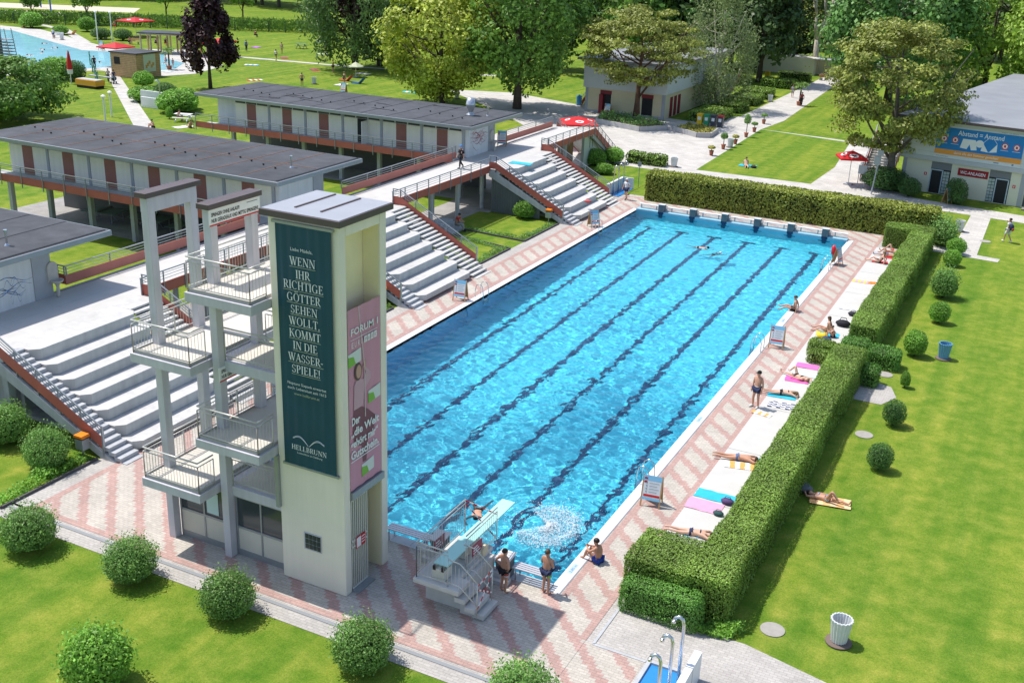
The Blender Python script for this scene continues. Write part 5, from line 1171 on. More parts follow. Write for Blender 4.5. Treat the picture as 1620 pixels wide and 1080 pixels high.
# foot shower basin at the bottom edge and at the far left pool corner
def shower_set(label, x, y0, sgn, n, mirror, hp):
    t = thing('shower_wall', label, 'shower wall', (x,y0,0)); WT = mat('shower_wall_white', (.70,.71,.71), .5, .04, 2)
    L_ = 3.4; a, c = (y0-L_, y0) if not mirror else (y0, y0+L_)
    MB().box(x-.11,x+.11,a,c,0,.92).build('wall', WT, t, bevel=.01)
    if mirror: MB().box(x+.11,x+.95,c-.1,c,0,.92).build('return_wall', WT, t)
    for k in range(3): MB().box(x-.113,x+.113,a+L_*(k+1)/4-.02,a+L_*(k+1)/4+.02,.0,.924).build('wall_joint', GREYSTEEL, t)
    bx0, bx1 = (x-1.45, x-.11) if not mirror else (x+.11, x+.95)
    e = MB(); e.box(bx0,bx1,c-.12,c,0,.1); e.box(bx0,bx0+.12,a,c-.12,0,.1) if not mirror else e.box(bx0,bx1,a,a+.05,0,.06); e.build('basin_edge', CONCG, t)
    sheet('basin_water', rect(bx0+(.12 if not mirror else 0),bx1,a,c-.12), .03, mat('basin_blue', (.03,.22,.55), .15, .05, 3, spec=.6))
    for k in range(n):
        yy = (y0-.75-.95*k) if not mirror else (y0+.5+1.1*k); s_ = thing('shower', f'curved steel shower pipe, {["first","second","third"][k]} along the {hp}', 'shower', (x,yy,0), 'curved shower pipes'); xx = x-.30*(1 if not mirror else -1); dx = -.3*(1 if not mirror else -1)
        MB().tube([(xx,yy,.04),(xx,yy,2.15),(xx+dx*.15,yy,2.3),(xx+dx*.5,yy,2.36),(xx+dx*.85,yy,2.3),(xx+dx,yy,2.18)], .05, 10).build('pipe', STEEL, s_, smooth=True); MB().tube([(xx+dx,yy,2.18),(xx+dx,yy,2.12)], .065, 10).build('shower_head', STEEL, s_)
shower_set('white shower wall with blue foot basin at the bottom edge', 5.1, -1.82, 1, 3, False, 'near basin wall'); shower_set('white shower wall with blue foot basin by the far stand', -19.95, 52.65, -1, 3, True, 'far basin wall')
t = thing('sign_post', 'thin post with small plate behind the far shower wall', 'sign post', (-18.9,56.9,0)); MB().tube([(-18.9,56.9,0),(-18.9,56.9,2.1)], .03, 6).build('pole', GREYSTEEL, t); MB().box(-19.05,-18.75,56.86,56.9,1.75,2.15).build('plate', GREYSTEEL, t)
# bins
def bucket(m_, label, loc, fl=.10, group='bucket bins on the lawns', base=True, s_=1.0):
    t = thing('litter_bin', label, 'bin', (0,0,0), group)
    MB().lathe([(.24,.06),(.33,.80),(.345,.80),(.345,.84),(.30,.84),(.30,.80),(.22,.1)], (0,0,0), 36, fl).build('bucket', m_, t)
    if base: MB().lathe([(.40,0),(.40,.04),(.22,.05),(.2,.08)], (0,0,0), 20).build('base_ring', mat('base_ring_brown', (.16,.12,.10), .9), t)
    t.location = (*loc,0); t.scale = (s_,)*3; return t
GB = mat('bin_pale_grey', (.60,.62,.62), .5, .05, 3)
bucket(GB, 'pale ribbed litter bin on the right lawn near the bottom edge', (8.38,1.94)); bucket(mat('bin_blue', (.12,.30,.46), .5, .05, 3), 'blue litter bin on the right lawn', (8.32,29.01)); bucket(GB, 'pale litter bin on the lawn before the toilet building', (6.21,57.41)); bucket(GB, 'pale litter bin at the plaza corner above the far hedge', (-19.21,66.87))
for px_, lab in (((-17.69,79.68),'pale litter bin between two potted plants'),((-22.52,114.30),'pale litter bin by the plaza path hedges'),((-75.52,88.61),'pale litter bin on the lawn behind the far pavilion roof'),((-55.04,89.92),'pale litter bin beneath the two maples'),((-136.89,103.03),'white litter bin by the leisure pool bench'),((-133.10,108.70),'pale litter bin by the lamp post'),((-141.49,133.90),'pale litter bin beyond the pergola'),((-128.74,141.16),'pale litter bin on the lawn by the bushes'),((-3.93,75.46),'pale planter bucket under the red parasol stairs')):
    bucket(GB, lab, px_, s_=1.0)
def post_bin(label, x, y):
    t = thing('litter_bin', label, 'bin', (x,y,0), 'orange topped post bins'); MB().box(x-.03,x+.03,y-.03,y+.03,0,.5).build('post', GREYSTEEL, t)
    MB().box(x-.2,x+.2,y-.17,y+.17,.42,.86).build('box', mat('bin_zinc', (.36,.40,.42), .4, .05, 3, metal=.4), t, bevel=.01); MB().box(x-.19,x+.19,y-.16,y+.16,.86,.93).build('collar', BLACK, t)
    MB().wedge([(x-.24,.93),(x+.24,.93),(x+.2,1.03),(x-.2,1.03)], y-.2, y+.2, 'y').build('lid', mat('bin_orange', (.80,.22,.01), .45), t)
post_bin('orange topped bin on a post by the nearest stand stairs', -19.95, -.9); post_bin('orange topped bin behind the tower edge by the middle stand', -20.25, 20.5); post_bin('orange topped bin by the far stand stairs', -20.15, 42.0)
for k, (c_, lab) in enumerate((((.75,.48,.02),'yellow wheeled bin, leftmost of the four on the plaza'),((.03,.30,.12),'green wheeled bin on the plaza'),((.06,.065,.08),'dark grey wheeled bin between the green and red lidded bins'),((.06,.065,.08),'wheeled bin with red lid on the plaza'))):
    x, y = -24.4+.78*k, 90.7; t = thing('wheeled_bin', lab, 'bin', (x,y,0), 'wheeled bins on the plaza'); m_ = mat(f'wheelie_{k}', c_, .45)
    MB().wedge([(x-.27,.05),(x+.27,.05),(x+.32,1.15),(x-.32,1.15)], y-.3, y+.32, 'y').build('body', m_, t, bevel=.02); MB().wedge([(x-.34,1.15),(x+.34,1.15),(x+.3,1.28),(x-.3,1.28)], y-.34, y+.36, 'y').build('lid', mat('wheelie_red', (.5,.03,.03), .45) if k == 3 else m_, t)
    MB().box(x-.17,x+.17,y-.315,y-.305,.6,.95).build('sticker', WHITE, t)
x, y = -28.6, 129; t = thing('wheeled_bin', 'yellow wheeled bin far along the path by the cream wall', 'bin', (x,y+7,0)); MB().box(x-.35,x+.35,y+7,y+7.6,0,1.1).build('body', mat('wheelie_0', (.75,.48,.02), .45), t, bevel=.03); MB().box(x-.38,x+.38,y+6.97,y+7.63,1.1,1.25).build('lid', mat('wheelie_0', (.75,.48,.02), .45), t)
t = thing('litter_bin', 'blue bin at the foot of stairs left of the yellow building', 'bin', (*(-41.07,95.27),0)); x, y = (-41.07,95.27); MB().lathe([(.3,0),(.35,1.0),(.38,1.0),(.3,1.12)], (x,y,0), 14).build('drum', mat('bin_bright_blue', (.05,.30,.62), .45), t); MB().lathe([(.1,0),(.1,.06)], (x,y,1.12), 10).build('knob', BLACK, t)
# parasols
PR = mat('parasol_red', (.62,.022,.025), .55, .05, 2, trans=.25); PWH = mat('parasol_print', (.74,.72,.70), .6)
def parasol(label, x, y, w, h, group='red parasols', square=True, col=None, rz=0, emblem=True):
    t = thing('parasol', label, 'parasol', (x,y,0), group); n = 4 if square else 8; a0 = math.pi/4+rz; r = w/2*(1.414 if square else 1); zr, zt = h-.55, h
    rim = [(x+r*math.cos(a0+2*math.pi*k/n), y+r*math.sin(a0+2*math.pi*k/n), zr) for k in range(n)]; b = MB(); top = (x,y,zt); ms = []
    for k in range(n):
        p, q = rim[k], rim[(k+1)%n]; b.add([p,q,top], [(0,1,2)]); b.add([p,q,(q[0],q[1],q[2]-.14),(p[0],p[1],p[2]-.14)], [(3,2,1,0)])
    b.build('canopy', col or PR, t)
    MB().tube([(x,y,0),(x,y,zt+.1)], .035, 8).build('pole', WHITE, t); b = MB()
    for p in rim: b.tube([(x,y,zt-.06),(p[0],p[1],p[2]-.03)], .015, 4)
    b.build('rib', GREYSTEEL, t); MB().box(x-.35,x+.35,y-.35,y+.35,0,.1).build('base', CONCG, t)
    if emblem:
        for k in range(n):
            p, q, c = Vector(rim[k]), Vector(rim[(k+1)%n]), Vector(top); m_ = (p+q)/2*.62+c*.38; e1 = (q-p).normalized(); nn = e1.cross((c-(p+q)/2)).normalized(); nn = nn if nn.z > 0 else -nn; e2 = nn.cross(e1)
            b = MB(); b.add([m_+nn*.012+e1*(.42*math.cos(2*math.pi*j/20))+e2*(.27*math.sin(2*math.pi*j/20)) for j in range(20)], [tuple(range(20))]); o = b.build('emblem', PWH, t)
            b = MB(); b.add([m_+nn*.02+e1*(u*.24)+e2*(v*.16) for u,v in ((0,-1),(.75,-.1),(.95,.4),(.6,.8),(.15,.55),(0,.2),(-.15,.55),(-.6,.8),(-.95,.4),(-.75,-.1))], [tuple(range(10))]); b.build('emblem_heart', PR, o)
    return t
parasol('red square parasol on the plaza behind the far stand stairs', -30.2, 70.0, 3.5, 3.0, rz=.5); parasol('red square parasol by the stairs left of the toilet building', -4.07, 69.1, 2.3, 2.95, rz=.4)
parasol('large red parasol beyond the pergola', *(-132.77,115.31), 4.6, 3.2); parasol('red parasol left of the timber hut', *(-105.89,84.76), 3.6, 3.2, emblem=False); parasol('red parasol behind the purple maple, left one', *(-104.89,101.46), 3.4, 2.8, emblem=False); parasol('red parasol behind the purple maple, right one', *(-103.26,103.09), 3.4, 2.8, emblem=False)
parasol('small pale green parasol by the deck chairs under the weeping tree', *(-75.39,97.83), 2.2, 2.0, 'lawn parasols', False, mat('parasol_sage', (.45,.48,.32), .6), emblem=False)
x, y = (-97.38,69.00); t = thing('closed_parasol', 'closed red parasol standing by the leisure pool', 'parasol', (x,y,0)); MB().tube([(x,y,0),(x,y,4.1)], .05, 8).build('pole', WHITE, t); MB().lathe([(.08,1.4),(.34,1.6),(.30,2.6),(.12,3.7),(.04,4.0)], (x,y,0), 10, .15).build('canopy', PR, t); MB().lathe([(.3,1.2),(.33,1.5),(.34,1.75)], (x,y,0), 10).build('cover_skirt', PWH, t)
# towels, mats and bags on the slabs and lawns
def towel(label, x, y, w, l, col, rz=0, stripes=None, z=.03, group='towels laid out around the pool', name='towel'):
    t = bpy.data.objects.new(name, None); b = MB(); n = 6; rr_ = random.Random(int(x*97+y*31)); Z = [[.012+rr_.random()*.022 for _ in range(n+1)] for _ in range(n+1)]
    V = [((i/n-.5)*w+rr_.uniform(-.02,.02), (j/n-.5)*l+rr_.uniform(-.02,.02), Z[i][j]) for j in range(n+1) for i in range(n+1)]
    F = [(j*(n+1)+i,j*(n+1)+i+1,(j+1)*(n+1)+i+1,(j+1)*(n+1)+i) for j in range(n) for i in range(n)]
    b.v = V; b.f = F; b.mi = [((i+ (j if stripes == 'chk' else 0)) % 2 if stripes else 0) for j in range(n) for i in range(n)]
    ms = [mat('cloth_%02d%02d%02d' % tuple(int(c*99) for c in col), col, .9, .06, 4)]
    if stripes: c2 = (.7,.68,.64) if stripes in ('chk','w') else stripes; ms.append(mat('cloth_%02d%02d%02d' % tuple(int(c*99) for c in c2), c2, .9, .06, 4))
    o = b.build(name, ms, None, smooth=False); so_ = o.modifiers.new('thick','SOLIDIFY'); so_.thickness = .012; o.location = (x,y,z); o.rotation_euler = (0,0,rz); bpy.data.objects.remove(t); return tag(o, label, 'towel', group)
TQ, PKT, WH, BL, OR, YE, RD, NV = (.03,.42,.58), (.66,.32,.46), (.66,.66,.64), (.20,.42,.66), (.75,.36,.10), (.68,.55,.10), (.60,.04,.05), (.03,.05,.14)
towel('bright turquoise towel on the near sun slab', 2.45,8.75,1.5,.7,TQ); towel('pale pink towel below the turquoise one', 2.3,7.85,1.35,.85,PKT); towel('white and blue towel under the bikini sunbather nearest', 2.65,5.75,1.3,.55,WH,.3,(.2,.5,.7))
towel('white towel beside the trunks clad sunbather', 2.55,11.75,1.2,.6,WH,.25,OR); towel('blue towel under the trunks clad sunbather', 2.75,12.5,.8,.5,BL,.2)
towel('orange and white crumpled towel nearest the standing man', 2.0,17.2,.9,.35,OR,-.2,'w'); towel('navy and white patterned towel behind the standing man', 2.55,18.55,1.2,.7,NV,.1,'chk'); towel('blue towel under the woman lying face down', 2.3,19.6,1.3,.45,TQ,.1); towel('pink towel under the woman with raised leg', 2.45,22.0,1.1,.7,(.66,.12,.38),.1); towel('bright pink towel alone at the end of the near slab row', 2.5,24.05,1.1,.65,(.70,.16,.42),.05); towel('pale blue towel between the pink ones', 2.6,22.9,1.2,.5,(.5,.62,.66))
towel('striped yellow and teal towel under the seated pair', 2.4,29.3,1.2,.7,YE,.1,TQ); towel('white towel behind the seated pair', 2.5,31.9,1.3,.8,WH); towel('grey and white towel on the far slab', 2.6,34.4,1.1,.6,(.5,.52,.58),.1,'w'); towel('yellow and pink towel on the far slab', 2.2,40.2,1.0,.5,YE,0,(.7,.35,.4)); towel('orange towel beside the yellow and pink towel', 2.85,40.3,.5,.5,(.78,.20,.02),.3)
towel('red towel under the reclining woman at the far slab', 2.5,45.4,1.0,.6,RD,.1); towel('red towel at the far end of the slabs', 2.8,48.6,.9,.6,RD,.2); towel('grey blue towel at the far end of the slabs', 2.1,47.5,.9,.5,(.32,.38,.44)); towel('red towel under the man at the far slab end', 2.8,46.9,.7,.7,RD,.1)
towel('orange towel on the right lawn beside the hedge shadow', 6.35,10.65,1.5,.75,(.72,.42,.18),.15,(.75,.52,.3),.02); towel('turquoise towel on the top tier of the far stand', -24.3,45.6,1.7,.9,TQ,.1,None,3.23); towel('turquoise towel beside the person on the upper lawn', *(-13.59,71.39),1.6,.9,TQ,.1)
for i, (px_, c_, st_, lab) in enumerate((((-97.57,85.19),WH,(.3,.5,.5),'pale towel on the lawn by the timber hut'),((-93.80,98.36),WH,BL,'white and blue blanket right of the purple maple'),((-83.34,86.34),RD,'w','colourful blanket behind the far pavilion roof'),((-72.58,90.47),WH,None,'white towel under the weeping tree'),((-106.95,101.69),WH,(.2,.5,.5),'pale towel by the purple maple'),((-83.86,99.97),RD,NV,'red towel in the shade of the weeping tree'),((-76.50,101.27),WH,None,'pale blanket right of the sage parasol'),((-62.15,90.70),WH,TQ,'towels seen under the yellow green maple'),((-94.66,116.50),WH,NV,'towel on the lawn by the white bench'),((-66.76,55.21),WH,None,'white mat at the picnic lawn'),((-108.15,116.82),(.4,.15,.5),None,'purple towel at the upper lawn path'),((-95.72,108.32),NV,RD,'dark towel by the upper lawn path'))):
    towel(lab, *px_, 2.0, 1.1, c_, i*.5, st_, .0)
def bag(label, x, y, col, s_=1.0, z=.03):
    t = thing('bag', label, 'bag', (x,y,z), 'bags and bundles left around the pool'); m_ = mat('bag_%02d%02d%02d' % tuple(int(c*99) for c in col), col, .8, .15, 9)
    b = MB(); b.ellip((x,y,z+.11*s_), .26*s_, .17*s_, .12*s_, 12, 8); b.build('body', m_, t, smooth=True); MB().tube([(x-.15*s_,y,z+.18*s_),(x-.08*s_,y,z+.30*s_),(x+.08*s_,y,z+.30*s_),(x+.15*s_,y,z+.18*s_)], .014*s_, 6).build('handle', m_, t)
bag('dark purple bundle on the turquoise towel', 3.0,8.45,(.08,.05,.14)); bag('dark green bag beside the pink towel', 2.95,7.45,(.03,.08,.08),.8); bag('black bag behind the seated pair', 2.85,31.1,(.015,.015,.02),1.6); bag('yellow bag beside the seated child', 2.25,28.6,(.72,.50,.02),1.2); bag('dark blue bag on the slab by the yellow bag', 2.55,28.3,(.03,.05,.12)); bag('black bag under the hedge top on the far slab', 3.0,33.2,(.02,.02,.03),1.1)
bag('grey backpack on the right lawn by the hedge', 5.3,10.95,(.12,.13,.14),1.3,.02); bag('red and blue bundle on the far stand tier', *(-18.76,45.83),(.45,.10,.10),1.1,.93); bag('black bag beside the person on the upper lawn', *(-12.91,70.86),(.02,.02,.03),1.1,.0)
b = MB()
rngf = seedrng(200); P = []
for k in range(12000):                                                   # splash foam where somebody has just jumped in
    a = rngf.uniform(-2.4,2.6); r_ = abs(rngf.normal(.95,.17)) if rngf.random() < .5 else abs(rngf.normal(0,.5)); P.append((-2.2+r_*math.cos(a)*1.0, 3.75+r_*math.sin(a)*1.25, -.05+.06*rngf.random()-.5*rngf.random()**2.5))
for k in range(420): a = rngf.uniform(0,6.28); r_ = abs(rngf.normal(1.3,.5)); P.append((-2.2+r_*math.cos(a), 3.75+r_*math.sin(a)*1.25, rngf.uniform(-.045,.02)))
P = np.array(P); stuff(obj_from(leaf_mesh('splash', P, np.tile([0,0,1.0],(len(P),1)), .036, mat('foam_white', (.80,.84,.86), .5, trans=.3), rngf, .3, .85), 'splash'), 'round white splash of foam in the pool corner', 'splash')
# small marks on the coping
for (x_, yy) in ((-.25,1.55),(-.25,15.2),(-.25,30.3),(-.25,46.2)):
    o = struct(MB().box(x_-.09,x_+.09,yy-.32,yy+.32,.012,.0165).build('depth_mark', mat('mark_pale', (.40,.52,.62), .5))); b = MB(); text_into(b, '3,80 m' if yy < 10 else '2,00 m', .14, (x_+.06,yy-.26,.018), (0,1,0), (-1,0,0), width=.5); l_ = b.build('depth_lettering', mat('mark_blue', (.05,.15,.30), .5)); l_.parent = o; l_['kind'] = 'structure'
for k, (x_, yy) in enumerate(((6.46,1.57),(6.4,17.48),(6.05,25.14),(8.2,55.5))):
    o = MB().lathe([(.38,0),(.38,.02),(.33,.025)], (x_,yy,-.01), 20).build('manhole_cover', mat('manhole_concrete', (.33,.31,.28), .9, .1, 5)); tag(o, ['round concrete manhole cover on the lawn near the ribbed bin','manhole cover on the right lawn beside the hedge','small manhole cover near the hedge gap','manhole cover by the far path'][k], 'manhole cover', 'manhole covers in the lawn')
# signs and posts by the plaza
x, y = -1.65, 66.4; t = thing('lamp_post', 'leaning pale post with grey boxes by the leaning tree', 'post', (x,y,0)); MB().tube([(x,y,0),(x+.25,y,3.6)], .06, 8).build('pole', PILL, t); MB().box(x-.15,x+.35,y-.1,y+.1,2.5,3.2).build('box', PILL, t); MB().box(x+.05,x+.5,y-.08,y+.08,3.3,3.7).build('top_box', PILL, t)
x, y = -2.9, 68.3; t = thing('notice_stand', 'grey notice board on two posts before the stairs', 'sign', (x,y,0)); b = MB(); b.box(x-.3,x-.24,y,y+.05,0,1.9); b.box(x+.24,x+.3,y,y+.05,0,1.9); b.build('post', GREYSTEEL, t); MB().box(x-.35,x+.35,y-.03,y,1.2,1.95).build('panel', PILL, t)
x, y = -1.0, 71.3; t = thing('play_figure', 'yellow and red round play figure board by the trunk', 'figure', (x,y,0)); MB().tube([(x,y-.05,1.1),(x,y+.05,1.1)], .6, 18).build('face_board', mat('figure_yellow', (.75,.48,.03), .5), t); MB().tube([(x+.05,y-.08,1.0),(x+.05,y-.05,1.0)], .25, 14).build('mouth', mat('figure_red', (.6,.05,.04), .5), t); MB().box(x-.1,x+.1,y-.04,y+.04,0,.6).build('stand', WOOD, t)
# potted plants along the lawn edge
for k, (px_, lab, hh) in enumerate((((-17.98,78.23),'leafy potted plant on the plaza edge nearest the hedge',1.3),((-17.95,86.46),'tall potted tree on the plaza edge',2.2),((-17.99,74.29),'low flower tub at the lawn corner',.5),((-18.07,90.15),'small potted plant right of the tall potted tree',.7),((-17.76,81.73),'flower tub between the potted plants',.5),((-18.64,96.30),'grey shrub tub at the path corner',.8))):
    x, y = px_; t = thing('potted_plant', lab, 'potted plant', (x,y,0), 'potted plants along the plaza edge'); MB().lathe([(.15,0),(.22,.42),(.25,.42),(.25,.47),(.20,.47)], (x,y,0), 14).build('pot', mat('terracotta', (.36,.13,.08), .8), t, smooth=True)
    rng = seedrng(210+k); p, d = shell(rng, 420, .4, .4, max(.2,hh*.28)); p += np.array([x,y,.47+hh*.62]); obj_from(leaf_mesh('foliage', p, d, .16, L_SHRUB if k != 4 and k != 2 else LEAF('flower_leaf', (.16,.15,.03), .2, .6), rng), 'foliage', t); MB().tube([(x,y,.4),(x,y,.5+hh*.5)], .04, 5).build('stem', BARK, t)
def palm(label, x, y, h):
    t = thing('potted_palm', label, 'palm', (x,y,0)); MB().lathe([(.28,0),(.38,.5),(.33,.5)], (x,y,0), 14).build('pot', mat('terracotta', (.36,.13,.08), .8), t); MB().tube([(x,y,.45),(x+.05,y,h)], [.12,.10], 8).build('trunk', BARK, t); rng = seedrng(int(h*77)); P, D = [], []
    for k in range(26):
        a = k*2.4; L = rng.uniform(.7,1.1); u0 = rng.uniform(-.1,.9)
        for q in range(14): s_ = q/13*L; P.append((x+s_*math.cos(a), y+s_*math.sin(a), h+u0*s_-s_*s_*.7)); D.append((0,0,1))
    obj_from(leaf_mesh('fronds', np.array(P), np.array(D,float), .34, LEAF('palm_leaf', (.11,.17,.045)), rng, .6, .35), 'fronds', t)
palm('potted palm by the leisure pool hut', *(-98.59,86.98), 2.6); palm('potted palm on the plaza path', *(-18.60,113.55), 2.6)
# ---------------------------------------------------------------- leisure pool surroundings
TIM = mat('hut_timber', (.56,.35,.18), .7, .2, 2.2)
x, y = -96.6, 77.3; t = thing('timber_hut', 'small flat roofed timber hut beside the path', 'hut', (x,y,0)); MB().box(x-2.6,x+1.8,y,y+4.2,0,3.0).build('wall', TIM, t); b = MB()
for k in range(13): b.box(x-2.62,x+1.82,y-.02,y+4.22,.2+.22*k,.215+.22*k)
b.build('plank_joint', mat('hut_joint', (.18,.10,.05), .8), t); MB().box(x-2.75,x+1.95,y-.15,y+4.35,3.0,3.15).build('roof', ROOFD, t); MB().box(x-2.0,x-1.0,y-.03,y,1.6,2.5).build('window', DARK, t); o = MB().box(x+1.82,x+1.86,y+1.2,y+3.3,.7,2.9).build('map_board', mat('map_pale', (.6,.62,.5), .6), t); b = MB()
for k, c_ in enumerate(range(5)): b.box(x+1.86,x+1.88,y+1.5+.3*k,y+1.8+.3*k,1.2+.25*(k%3),1.6+.25*(k%3))
b.build('map_print', mat('map_orange', (.6,.3,.08), .6), o)
ax, ay = (-114.90,98.37); cx, cy = (-106.56,102.09); t = thing('pergola', 'long timber pergola with dark roof beside the leisure pool', 'pergola', ((ax+cx)/2,(ay+cy)/2,0)); d = Vector((cx-ax,cy-ay,0)); nd = Vector((-d.y,d.x,0)).normalized()
for k in range(7):
    for s_ in (0,1): p = Vector((ax,ay,0))+d*(k/6)+nd*(s_*3.0); MB().box(p.x-.1,p.x+.1,p.y-.1,p.y+.1,0,2.9).build('post', TIM, t)
b = MB(); p = Vector((ax,ay,3.0))+nd*1.5-d*.04; b.bar(p, p+d*1.08, 4.0, .16); b.build('roof', ROOFD, t); b = MB()
for s_ in (0,3.0): b.bar(Vector((ax,ay,2.8))+nd*s_, Vector((cx,cy,2.8))+nd*s_, .14, .2)
b.build('beam', TIM, t)
def wbench(label, x, y, rz, grp, m_=None):
    t = thing('bench', label, 'bench', (0,0,0), grp); m_ = m_ or WHITE
    for k in range(3): MB().box(-.9,.9,-.25+.17*k,-.12+.17*k,.42,.46).build('seat_slat', m_, t)
    for k in range(2): MB().box(-.9,.9,.27,.31,.6+.17*k,.73+.17*k).build('back_slat', m_, t)
    for x_ in (-.7,.7): MB().box(x_-.03,x_+.03,-.22,.3,0,.42).build('leg', GREYSTEEL, t)
    t.location = (x,y,0); t.rotation_euler = (0,0,rz)
wbench('white bench by the leisure pool edge', *(-139.54,104.62), .3, 'lawn benches'); wbench('pale bench under the weeping tree', *(-103.76,128.56), .1, 'lawn benches'); wbench('dark bench beside the pergola', *(-124.48,106.42), .4, 'lawn benches', TIM); wbench('brown bench by the far hedge on the plaza path', *(-21.58,142.51), 1.2, 'lawn benches', TIM)
def picnic(label, x, y, rz, m_):
    t = thing('picnic_table', label, 'table', (0,0,0), 'picnic tables'); MB().box(-.9,.9,-.38,.38,.72,.77).build('table_top', m_, t)
    for s_ in (-1,1): MB().box(-.9,.9,s_*.72-.13,s_*.72+.13,.42,.46).build('seat', m_, t)
    for x_ in (-.6,.6): b = MB(); b.bar((x_,-.8,0),(x_,.15,.72),.08); b.bar((x_,.8,0),(x_,-.15,.72),.08); b.bar((x_,-.75,.38),(x_,.75,.38),.07); b.build('leg_frame', m_, t)
    t.location = (x,y,0); t.rotation_euler = (0,0,rz)
picnic('white picnic table on the lawn beyond the left pavilion', *(-68.97,57.70), .3, WHITE); picnic('green picnic table on the far lawn', *(-101.89,120.66), .2, mat('table_green', (.16,.24,.12), .6))
x, y = (-78.16,61.69); t = thing('shower_wall', 'far white shower wall with curved pipe by the path', 'shower wall', (x,y,0)); MB().box(x-2.2,x+1.4,y+1.6,y+1.8,0,1.5).build('wall', WHITE, t); MB().box(x-.6,x+1.9,y,y+.2,0,1.1).build('front_wall', WHITE, t); b = MB(); b.tube([(x+1.1,y+1.2,0),(x+1.1,y+1.2,2.6),(x+.9,y+1.2,2.9),(x+.6,y+1.2,2.8)], .08, 8); b.build('shower_pipe', STEEL, t)
for k, (px_, c_, lab) in enumerate((((-74.23,93.80),RD,'red lounger on the lawn behind the far pavilion'),((-71.67,92.87),(.03,.12,.45),'blue lounger on the lawn behind the far pavilion'),((-142.07,109.70),(.7,.35,.12),'orange lounger by the leisure pool'))):
    x, y = px_; t = thing('lounger', lab, 'lounger', (x,y,0), 'loungers on the lawn'); m_ = mat(f'lounger_{k}', c_, .6); MB().wedge([(x-.9,.1),(x+.3,.15),(x+1.0,.8),(x+1.0,.65),(x+.35,.0),(x-.9,0)], y-.35, y+.35, 'y').build('cushion', m_, t, bevel=.04); MB().box(x-.85,x-.8,y-.3,y+.3,0,.1).build('foot', GREYSTEEL, t)
for k, (px_, lab) in enumerate((((-131.00,105.07),'slim white lamp post by the leisure pool deck'),((-128.78,106.03),'second slim lamp post by the leisure pool deck'),((-74.91,52.89),'short white post beside the path'),((-76.37,55.15),'short white post right of the path'))):
    x, y = px_; hh = 4.6 if k < 2 else 2.4; t = thing('lamp_post', lab, 'post', (x,y,0), 'white posts by the path'); MB().tube([(x,y,0),(x,y,hh)], .09, 8).build('pole', WHITE, t); MB().lathe([(.2,0),(.26,.1),(.1,.25)], (x,y,hh), 10).build('head', WHITE, t)
x, y = (-93.25,67.62); t = thing('market_stall', 'yellow sided wagon stall by the closed parasol', 'stall', (x,y,0)); MB().box(x-1.9,x+1.4,y,y+1.5,.3,.95).build('body', mat('stall_yellow', (.72,.33,.03), .5), t); MB().box(x-1.9,x+1.4,y+.2,y+1.3,.955,1.0).build('bed', CONCG, t); MB().box(x-2.0,x+1.6,y+2.2,y+2.6,1.1,1.2).build('shelf', CONCG, t); MB().box(x-1.8,x+1.3,y+.1,y+1.4,0,.3).build('plinth', DARK, t)
t = thing('fence', 'dark mesh fence along the reeds beyond the pool', 'fence', (-150,125,0)); b = MB()
for k in range(26): xx, yy = -177+2.7*k, 108.5+1.5*k; b.box(xx-.06,xx+.06,yy-.06,yy+.06,0,2.0)
b.build('post', mat('fence_green', (.05,.09,.06), .6), t); b = MB()
for z in (.4,1.0,1.6,1.95): b.bar((-177,108.5,z),(-109.5,146,z),.03)
b.build('wire', mat('fence_green', (.05,.09,.06), .6), t)
t = thing('fence', 'green metal fence beside the path to the leisure pool', 'fence', (*(-96.60,71.95),0)); pts = [(-109.44,83.28),(-103.35,78.00),(-97.33,72.84),(-93.11,69.16)]; b = MB(); b2 = MB()
for (ax,ay) in pts: b.box(ax-.06,ax+.06,ay-.06,ay+.06,0,1.8)
for p, q in zip(pts,pts[1:]):
    for z in (.5,1.1,1.7): b2.bar((*p,z),(*q,z),.04)
b.build('post', mat('fence_green2', (.06,.20,.15), .6), t); b2.build('rail', mat('fence_green2', (.06,.20,.15), .6), t)
for k, (px_, lab) in enumerate((((-189.61,144.73),'blue volleyball post on the sand court, left'),((-176.09,135.49),'blue volleyball post on the sand court, right'))):
    x, y = px_; t = thing('net_post', lab, 'post', (x,y,0), 'volleyball posts'); MB().tube([(x,y,0),(x,y,3.4)], .16, 8).build('pole', mat('post_blue', (.05,.12,.45), .5), t)
t = thing('slide_tower', 'grey concrete slide stair tower at the left edge by the leisure pool', 'slide tower', (*(-106.72,66.63),0)); x, y = (-105.82,65.90); MB().box(x-1.2,x,y-.5,y+.7,0,6.5).build('pillar', CONCG, t); b = MB()
for k in range(12): b.box(x,x+2.2-.05*k,y,y+1,.35*k+1.0,.35*k+1.08)
b.build('step', GREYSTEEL, t); b = MB(); b.tube([(x+2.2,y,1.5),(x+1.5,y,6.2)], .05, 6); b.tube([(x+2.2,y+1,1.5),(x+1.5,y+1,6.2)], .05, 6); b.build('rail', GREYSTEEL, t)
